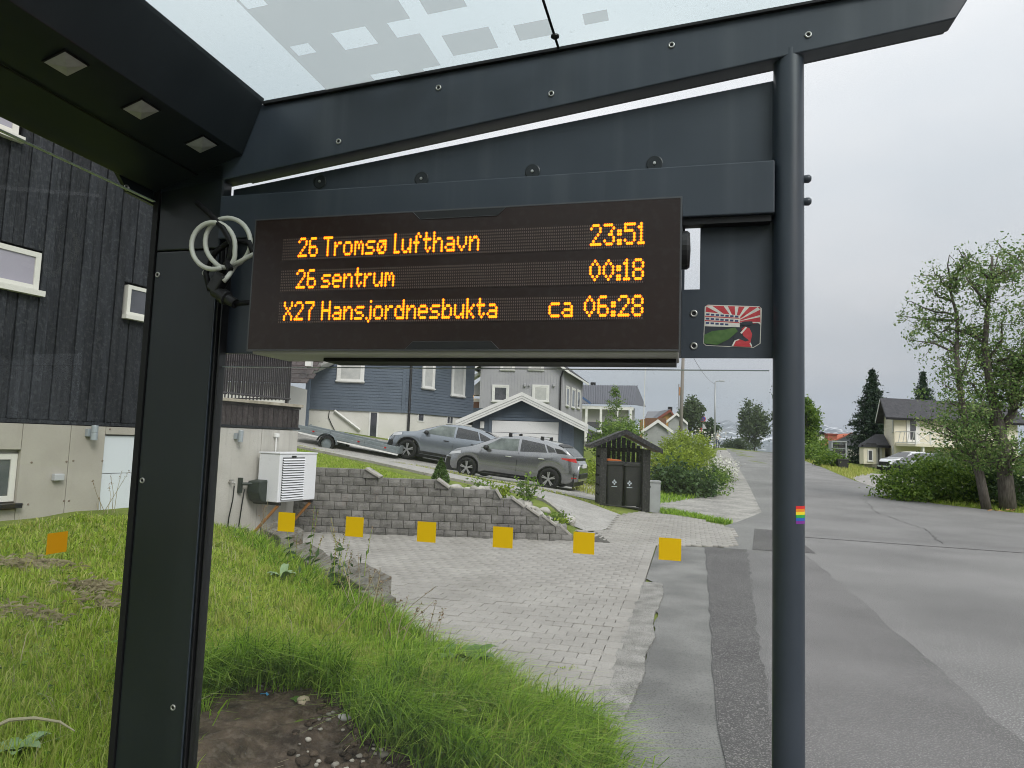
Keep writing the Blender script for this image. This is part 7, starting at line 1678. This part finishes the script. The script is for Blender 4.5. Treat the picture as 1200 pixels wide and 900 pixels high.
# roof of printed glass
rz0 = lambda a: 2.668+.075*a+.003
rp_ = MB().prism([(-1.228, rz0(-1.228)), (.62, rz0(.62)), (.62, rz0(.62)+.008), (-1.228, rz0(-1.228)+.008)], SP(0, NEAR, 0), AX, ZX, DX*(1.695-NEAR)).build('roof_pane', m_roofglass, bsh)
nr = ZX-.075*AX; cr_ = nr@SP(0, 0, rz0(0)-.001)
def RP(px, py): return hit(px, py, nr, cr_)
def rp2(px, py): p = RP(px, py); return float(AX@p), float(DX@p)
mf, tf, bf_ = newmat('printed_frit')
tf.nodes.remove(bf_); t1 = tf.nodes.new('ShaderNodeBsdfTransparent'); t1.inputs[0].default_value = (.60, .605, .60, 1); t2 = tf.nodes.new('ShaderNodeBsdfTranslucent'); t2.inputs[0].default_value = (.62, .61, .6, 1); mm = tf.nodes.new('ShaderNodeMixShader'); mm.inputs[0].default_value = .3
tf.links.new(t1.outputs[0], mm.inputs[1]); tf.links.new(t2.outputs[0], mm.inputs[2]); tf.links.new(mm.outputs[0], tf.nodes['Material Output'].inputs[0])
def rquad(mb, a0, a1, d0, d1): return mb.quad(*[SP(a, d, rz0(a)-.001) for a, d in ((a0, d0), (a1, d0), (a1, d1), (a0, d1))])
def z8(x, y): return 230+x/2.553, y/2.553
steps = [rp2(*z8(*p)) for p in ((640, 55), (575, 75), (605, 112), (670, 100), (735, 195), (680, 210), (690, 222))]
aE1, dS = steps[0]; aE0 = steps[1][0]; aE2 = steps[3][0]; d1_ = steps[0][1]; d2_ = steps[2][1]; d3_ = steps[4][1]; aE3 = steps[5][0]
aL0 = -1.02
holes = []
for cx, cy, hw in ((475, 115, .046), (320, 148, .026), (575, 235, .040), (168, 4, .026)):
    a, d = rp2(*z8(cx, cy)); holes.append((a-hw, a+hw, d-hw*.8, d+hw*.8))
for k in range(30):
    a = rng.uniform(-.95, aE1-.05); d = rng.uniform(NEAR+.1, d1_-.25); h_ = rng.choice([.025, .045]); holes.append((a-h_, a+h_, d-h_, d+h_))
# big printed field, cut into cells so that clear squares stay open
bm = bmesh.new(); fr = []
for (a0, a1, d0, d1) in ((aL0, aE1, NEAR, d1_), (aL0, aE0, d1_, d2_), (aL0, aE2, d2_, d3_), (aL0, aE3, d3_, 1.69)):
    vs_ = [bm.verts.new(SP(a, d, rz0(a)-.001)) for a, d in ((a0, d0), (a1, d0), (a1, d1), (a0, d1))]; bm.faces.new(vs_)
for (a0, a1, d0, d1) in holes:
    for co, no in ((SP(a0, 0, 0), AX), (SP(a1, 0, 0), AX), (SP(0, d0, 0), DX), (SP(0, d1, 0), DX)): bmesh.ops.bisect_plane(bm, geom=bm.verts[:]+bm.edges[:]+bm.faces[:], plane_co=co, plane_no=no, dist=1e-6)
kill = []
for f in bm.faces:
    c = np.array(f.calc_center_median()); a, d = AX@c, DX@c
    if any(h[0] < a < h[1] and h[2] < d < h[3] for h in holes): kill.append(f)
bmesh.ops.delete(bm, geom=kill, context='FACES')
off = absloc(bsh)
for v in bm.verts: v.co -= Vec(off)
me = bpy.data.meshes.new('printed_field'); bm.to_mesh(me); bm.free(); me.materials.append(mf); o = bpy.data.objects.new('printed_field', me); link(o, rp_)
for cx, cy, hw in ((820, 125, .062), (1010, 90, .045), (735, 2, .05), (1195, 52, .03)):
    a, d = rp2(*z8(cx, cy)); rquad(MB(), a-hw, a+hw, d-hw*.75, d+hw*.75).build('printed_square', mf, rp_)
for k in range(26):
    a = rng.uniform(aE1+.06, .56); d = rng.uniform(NEAR+.1, .9); h_ = rng.choice([.03, .05]); rquad(MB(), a-h_, a+h_, d-h_, d+h_).build('printed_square', mf, rp_)
a, d = rp2(655, 57); sj = MB(); sj.para(SP(a-.003, NEAR, rz0(a-.003)-.004), AX*.006, DX*(1.69-NEAR), (0, 0, .003)); sj.build('roof_joint', m_black, rp_)
a, d = rp2(650.5, 40); MB().lathe([(.011, 0), (.011, .004), (.006, .008), (0, .009)], SP(a, d, rz0(a)-.005), -ZX, 14).build('joint_clip', m_blackpl, rp_)
# ------------------------------------------------------------------ departure display
dd = thing('departure_display', SP(-.57, 1.62, 1.815), 'black departure display with glowing orange dot-matrix text', 'display')
m_disp = M('display_face', (.018, .010, .0085), .30, .4, col2=(.025, .014, .011), nscale=3, spk=(.12, .12, .12), spkscale=55, spkamt=.05)  # red-brown base colour carries the LED glow on the face
m_dispframe = M('display_frame', (.10, .10, .105), .4, .5, .6)
m_under = M('display_underside', (.46, .44, .41), .5, .5, .1, col2=(.36, .345, .325), nscale=6)
a0, a1, z0, z1 = -1.125, -.0175, 1.816, 2.170
sbox(MB(), a0, a1, 1.556, 1.70, z0+.004, z1).build('housing', m_blackpl, dd, bevel=.003)
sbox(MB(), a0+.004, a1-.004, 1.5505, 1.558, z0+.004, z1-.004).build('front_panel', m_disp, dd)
fr = MB(); sbox(fr, a0, a1, 1.550, 1.56, z1-.0035, z1); sbox(fr, a0, a1, 1.550, 1.56, z0, z0+.0035); sbox(fr, a0, a0+.0035, 1.550, 1.56, z0+.0035, z1-.0035); sbox(fr, a1-.0035, a1, 1.550, 1.56, z0+.0035, z1-.0035); fr.build('front_frame', m_dispframe, dd)
sbox(MB(), a0+.01, a1-.004, 1.562, 1.73, z0-.006, z0+.003).build('bottom_plate', m_under, dd, bevel=.002)
sbox(MB(), -.95, a1-.01, 1.64, 1.735, z0-.016, z0-.0065).build('mounting_channel', m_black, dd)
for zt, sg, nm in ((z1-.004, -1, 0), (z0+.004, 1, 1)):
    ac, w, h = (-.552 if nm == 0 else -.556), .12, .019
    n_ = MB(); sprism(n_, [(ac-w, zt), (ac+w, zt), (ac+w-.02, zt+sg*h), (ac-w+.02, zt+sg*h)], 1.5494, 1.5506); n_.build('latch_cover', m_blackpl, dd)
    e = MB(); pts = [SP(ac-w, 1.5492, zt), SP(ac-w+.02, 1.5492, zt+sg*h), SP(ac+w-.02, 1.5492, zt+sg*h), SP(ac+w, 1.5492, zt)]; e.tube(pts, .0008, 4); e.build('latch_edge', m_dispframe, dd)
ak, zk = SH(803, 275, 1.63); kz = (SH(803, 275, 1.63)[1]+SH(803, 312, 1.63)[1])/2
MB().lathe([(.045, 0), (.045, .012), (.04, .018), (0, .02)], SP(a1, 1.63, kz), AX, 24).build('side_knob', m_blackpl, dd, smooth=False)
FONT = {}
def gl(ch, *rows): FONT[ch] = rows
gl('0', '..#..', '.#.#.', '#...#', '#...#', '#...#', '.#.#.', '..#..'); gl('1', '.#.', '##.', '.#.', '.#.', '.#.', '.#.', '###')
gl('2', '.###.', '#...#', '....#', '...#.', '..#..', '.#...', '#####'); gl('3', '####.', '....#', '...#.', '..##.', '....#', '#...#', '.###.')
gl('5', '#####', '#....', '####.', '....#', '....#', '#...#', '.###.'); gl('6', '.###.', '#....', '#....', '####.', '#...#', '#...#', '.###.')
gl('7', '#####', '....#', '...#.', '..#..', '..#..', '..#..', '..#..'); gl('8', '.###.', '#...#', '#...#', '.###.', '#...#', '#...#', '.###.')
gl(':', '..', '..', '##', '##', '..', '##', '##'); gl('T', '#####', '..#..', '..#..', '..#..', '..#..', '..#..', '..#..')
gl('r', '....', '....', '#.##', '##..', '#...', '#...', '#...'); gl('o', '.....', '.....', '.###.', '#...#', '#...#', '#...#', '.###.')
gl('m', '.....', '.....', '##.#.', '#.#.#', '#.#.#', '#...#', '#...#'); gl('s', '.....', '.....', '.####', '#....', '.###.', '....#', '####.')
gl('ø', '.....', '.....', '.####', '#..##', '#.#.#', '##..#', '.###.'); gl('l', '#..', '#..', '#..', '#..', '#..', '#..', '###')
gl('u', '.....', '.....', '#...#', '#...#', '#...#', '#..##', '.##.#'); gl('f', '..#.', '.#.#', '.#..', '###.', '.#..', '.#..', '.#..')
gl('t', '.#..', '.#..', '####', '.#..', '.#..', '.#.#', '..#.'); gl('h', '#....', '#....', '#.##.', '##..#', '#...#', '#...#', '#...#')
gl('a', '.....', '.....', '.###.', '....#', '.####', '#...#', '.####'); gl('v', '.....', '.....', '#...#', '#...#', '#...#', '.#.#.', '..#..')
gl('n', '.....', '.....', '#.##.', '##..#', '#...#', '#...#', '#...#'); gl('e', '.....', '.....', '.###.', '#...#', '#####', '#....', '.###.')
gl('X', '#...#', '#...#', '.#.#.', '..#..', '.#.#.', '#...#', '#...#'); gl('H', '#...#', '#...#', '#...#', '#####', '#...#', '#...#', '#...#')
gl('j', '..#', '...', '..#', '..#', '..#', '..#', '#.#', '.#.'); gl('d', '....#', '....#', '.##.#', '#..##', '#...#', '#...#', '.####')
gl('b', '#....', '#....', '#.##.', '##..#', '#...#', '#...#', '####.'); gl('k', '#...', '#...', '#..#', '#.#.', '##..', '#.#.', '#..#')
gl('c', '.....', '.....', '.####', '#....', '#....', '#....', '.####'); gl(' ', '..', '..', '..', '..', '..', '..', '..')
def cols(txt):
    out = []
    for ch in txt:
        g = FONT[ch]; w = len(g[0])
        for c in range(w): out.append([g[r][c] == '#' if r < len(g) else False for r in range(8)])
        out.append([False]*8)
    return out[:-1]
NC, AC0, AC1 = 180, -1.0335, -.1025; PA = (AC1-AC0)/(NC-1)
m_off = M('led_off', (.13, .095, .085), .5, .4); m_lit = M_emit('led_lit', (1.0, .175, .003), 2.4)
DF = 1.5500
rows_ = ((2.110, 2.0575, [('26', 9, 0), ('Tromsø lufthavn', 23, 0), ('23:51', NC-1, 1)]), (2.0255, 1.9745, [('26', 9, 0), ('sentrum', 23, 0), ('00:18', NC-1, 1)]), (1.941, 1.891, [('X27', 3, 0), ('Hansjordnesbukta', 24, 0), ('ca', 138, 0), ('06:28', NC-1, 1)]))
for zt, zb_, texts in rows_:
    lit = np.zeros((NC, 8), bool)
    for tx, c, right in texts:
        cl_ = cols(tx); c0 = c-len(cl_)+1 if right else c
        for i, col in enumerate(cl_):
            for r in range(8):
                if col[r] and 0 <= c0+i < NC: lit[c0+i, r] = True
    pz = (zt-zb_)/7
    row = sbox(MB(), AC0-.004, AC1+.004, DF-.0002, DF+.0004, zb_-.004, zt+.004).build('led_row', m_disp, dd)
    for state, mat, nm, hw, hz, dep in ((False, m_off, 'unlit_dots', .0013, .0021, DF-.0006), (True, m_lit, 'lit_dots', .0031, .0038, DF-.0016)):
        cs, rs = np.nonzero(lit == state); n = len(cs); ca = AC0+cs*PA; cz = zt-rs*pz; k = 4 if not state else 8
        an = np.arange(k)*2*math.pi/k+(math.pi/4 if k == 4 else 0); ua, uz = np.cos(an), np.sin(an)
        if k == 4: ua, uz = ua*1.414, uz*1.414
        a_ = ca[:, None]+hw*ua[None]; z_ = cz[:, None]+hz*uz[None]
        P = a_[..., None]*AX+dep*DX+z_[..., None]*ZX; o = mesh_np(nm, P.reshape(-1, 3), np.arange(n*k), np.full(n, k), mat, row); tag(o, kind='stuff')
# coiled white cable and plugs at the display's left side
def sh3(px, py, d): a, z = SH(px, py, d); return SP(a, d, z)
cab = thing('coiled_cable', sh3(262, 320, 1.63), 'white cable coiled in loops with black plug beside the display', 'cable')
pts = []
for i in range(60):
    t = i/59; an = 1.2+t*2*math.pi*2.0; w_ = min(max((t-.42)/.16, 0), 1); cx = 250+17*w_; cy = 288-4*w_; rr = 27.5+w_; pts.append(sh3(cx+rr*math.cos(an)*.93, cy+rr*math.sin(an), 1.615+.035*t))
pts += [sh3(272, 317, 1.64), sh3(268, 323, 1.62), sh3(262, 330, 1.61)]
MB().tube(pts, .0068, 8).build('white_cable', m_cable, cab, smooth=True)
MB().tube([sh3(268, 313, 1.64), sh3(282, 306, 1.63), sh3(297, 298, 1.62)], .0062, 8).build('cable_lead', m_cable, cab, smooth=True)
MB().tube([sh3(231, 238, 1.66), sh3(245, 250, 1.64), sh3(262, 268, 1.62), sh3(272, 286, 1.63), sh3(270, 302, 1.64), sh3(258, 322, 1.64)], .0085, 8).build('black_cable', m_black, cab, smooth=True)
MB().tube([sh3(246, 340, 1.65), sh3(241, 320, 1.66), sh3(252, 296, 1.66), sh3(270, 282, 1.65), sh3(292, 284, 1.64), sh3(298, 300, 1.63)], .008, 8).build('black_loop', m_black, cab, smooth=True)
pa_, pb_ = sh3(262, 322, 1.62), sh3(250, 342, 1.62); dv = pb_-pa_; dv = dv/np.linalg.norm(dv); sv_ = np.cross(dv, DX); MB().box((pa_+pb_)/2, (np.linalg.norm(pb_-pa_), .036, .034), (dv, sv_, DX)).build('plug_body', m_blackpl, cab, bevel=.006)
pc, pd_ = sh3(250, 340, 1.62), sh3(276, 356, 1.62); dv = pd_-pc; L = np.linalg.norm(dv); MB().lathe([(0, 0), (.013, 0), (.017, .006), (.017, L*.35), (.021, L*.38), (.021, L*.62), (.015, L*.66), (.014, L), (0, L)], pc, dv, 14).build('plug_socket', m_blackpl, cab)
MB().tube([pd_, sh3(286, 355, 1.62), sh3(297, 354, 1.62)], .0075, 8).build('plug_cable', m_black, cab, smooth=True)
MB().tube([sh3(266, 307, 1.628), sh3(270, 316, 1.624)], .0095, 6).build('cable_tie', m_black, cab)
# ------------------------------------------------------------------ stickers
st = thing('picture_sticker', SP(.1, 1.749, 1.9), 'worn rectangular sticker with red rays, white building and red-clad figure', 'sticker')
c_ = [SH(*p, 1.7494) for p in ((826, 357), (893, 359), (891, 408), (824, 405))]
def SU_(u, v, k=0):   # u right 0..1, v down 0..1
    a = (c_[0][0]*(1-u)+c_[1][0]*u)*(1-v)+(c_[3][0]*(1-u)+c_[2][0]*u)*v; z = (c_[0][1]*(1-u)+c_[1][1]*u)*(1-v)+(c_[3][1]*(1-u)+c_[2][1]*u)*v
    return SP(a, 1.7494-.0003*k, z)
def spoly(name, mat, pts, k): MB().quad(*[SU_(u, v, k) for u, v in pts]).build(name, mat, st)
s_red = M('sticker_red', (.42, .03, .04), .45, .4, col2=(.5, .06, .07), nscale=90); s_white = M('sticker_white', (.68, .66, .6), .45, .4, col2=(.55, .54, .5), nscale=120); s_green = M('sticker_green', (.05, .115, .03), .45, .4, col2=(.08, .15, .045), nscale=70); s_dark = M('sticker_dark', (.03, .036, .045), .45, .4); s_blue = M('sticker_blue', (.03, .05, .13), .45)
def rr(u0, v0, u1, v1, r=.05): return [(u0+r, v0), (u1-r, v0), (u1, v0+r), (u1, v1-r*2.2), (u1-r*2.4, v1), (u0+r, v1), (u0, v1-r), (u0, v0+r)]
spoly('base', s_white, rr(0, 0, 1, 1), 0); spoly('backdrop', s_dark, rr(.012, .4, .985, .985, .045), 1); spoly('sky', s_red, [(.03, .02), (.97, .02), (.985, .4), (.62, .46), (.01, .3)], 2)
cu_c = (.55, .40)
for t0, t1 in ((-3.05, -2.95), (-2.5, -2.36), (-2.05, -1.9), (-1.62, -1.46), (-1.22, -1.06), (-.84, -.70), (-.46, -.35), (-.06, .02)):
    pt = []
    for t in (t0, t1):
        dx, dy = math.cos(t), math.sin(t)*.9; L = min([q for q in ((.975-cu_c[0])/dx if dx > 0 else (.012-cu_c[0])/dx if dx < 0 else 9, (.025-cu_c[1])/dy if dy < 0 else 9) if q > 0]); pt.append((cu_c[0]+dx*L, cu_c[1]+dy*L))
    spoly('ray', s_white, [cu_c, pt[0], pt[1]], 3)
spoly('building', s_white, [(.01, .18), (.63, .24), (.63, .52), (.01, .53)], 4)
for r_ in range(3):
    v = .215+.105*r_
    if r_ < 2: spoly('stripe', s_red, [(.01, v+.058), (.62, v+.083), (.62, v+.103), (.01, v+.082)], 5)
    for i in range(7 if r_ < 2 else 5): spoly('window', s_blue, [(.03+i*.085, v+.005*i), (.09+i*.085, v+.005*i), (.09+i*.085, v+.045+.005*i), (.03+i*.085, v+.045+.005*i)], 5)
spoly('hillside', s_green, [(.01, .74), (.15, .64), (.35, .60), (.55, .53), (.60, .62), (.45, .82), (.25, .97), (.02, .95)], 6)
spoly('cap', s_dark, [(.62, .43), (.70, .38), (.84, .37), (.86, .44), (.74, .48), (.65, .47)], 7)
spoly('jacket', s_red, [(.66, .56), (.72, .50), (.80, .54), (.85, .68), (.83, .84), (.84, .985), (.52, .985), (.56, .80), (.62, .74), (.70, .76)], 7)
spoly('sleeve', s_dark, [(.54, .74), (.66, .69), (.80, .83), (.74, .86), (.62, .80), (.54, .86)], 8); spoly('stripe', s_white, [(.64, .66), (.73, .51), (.76, .52), (.67, .68)], 8); spoly('stripe', s_white, [(.50, .985), (.55, .84), (.63, .80), (.63, .83), (.57, .86), (.53, .985)], 8); spoly('stripe', s_white, [(.81, .90), (.83, .88), (.86, .97), (.84, .98)], 8)
rb_s = thing('rainbow_sticker', sh3(935, 604, 1.70), 'small rainbow-striped sticker wrapped on the shelter column', 'sticker')
zc_r = SH(936, 604, 1.70)[1]
for i, col in enumerate(((.6, .02, .02), (.7, .22, .01), (.75, .6, .02), (.02, .3, .05), (.02, .1, .4), (.18, .02, .25))):
    P = [[cc+np.array([0, 0, zc_r+.021-(i+j)*.0068])+.0360*(math.cos(t)*AX+math.sin(t)*DX) for t in np.linspace(-1.25, -.25, 8)] for j in (0, 1)]
    MB().grid(P).build('stripe', M('rainbow_%d' % i, col, .5), rb_s, smooth=True)
# ------------------------------------------------------------------ air
hz = MB().para((-5000, -300, -16), (10000, 0, 0), (0, 6700, 0), (0, 0, 480)).build('haze', None)
mv = bpy.data.materials.new('haze_air'); mv.use_nodes = True; t = mv.node_tree; t.nodes.remove(t.nodes['Principled BSDF'])
pv_ = t.nodes.new('ShaderNodeVolumePrincipled'); pv_.inputs['Color'].default_value = (.78, .87, 1.0, 1); pv_.inputs['Density'].default_value = 0.00016; pv_.inputs['Anisotropy'].default_value = 0.2
t.links.new(pv_.outputs[0], t.nodes['Material Output'].inputs['Volume']); hz.data.materials.append(mv); tag(hz, kind='stuff')
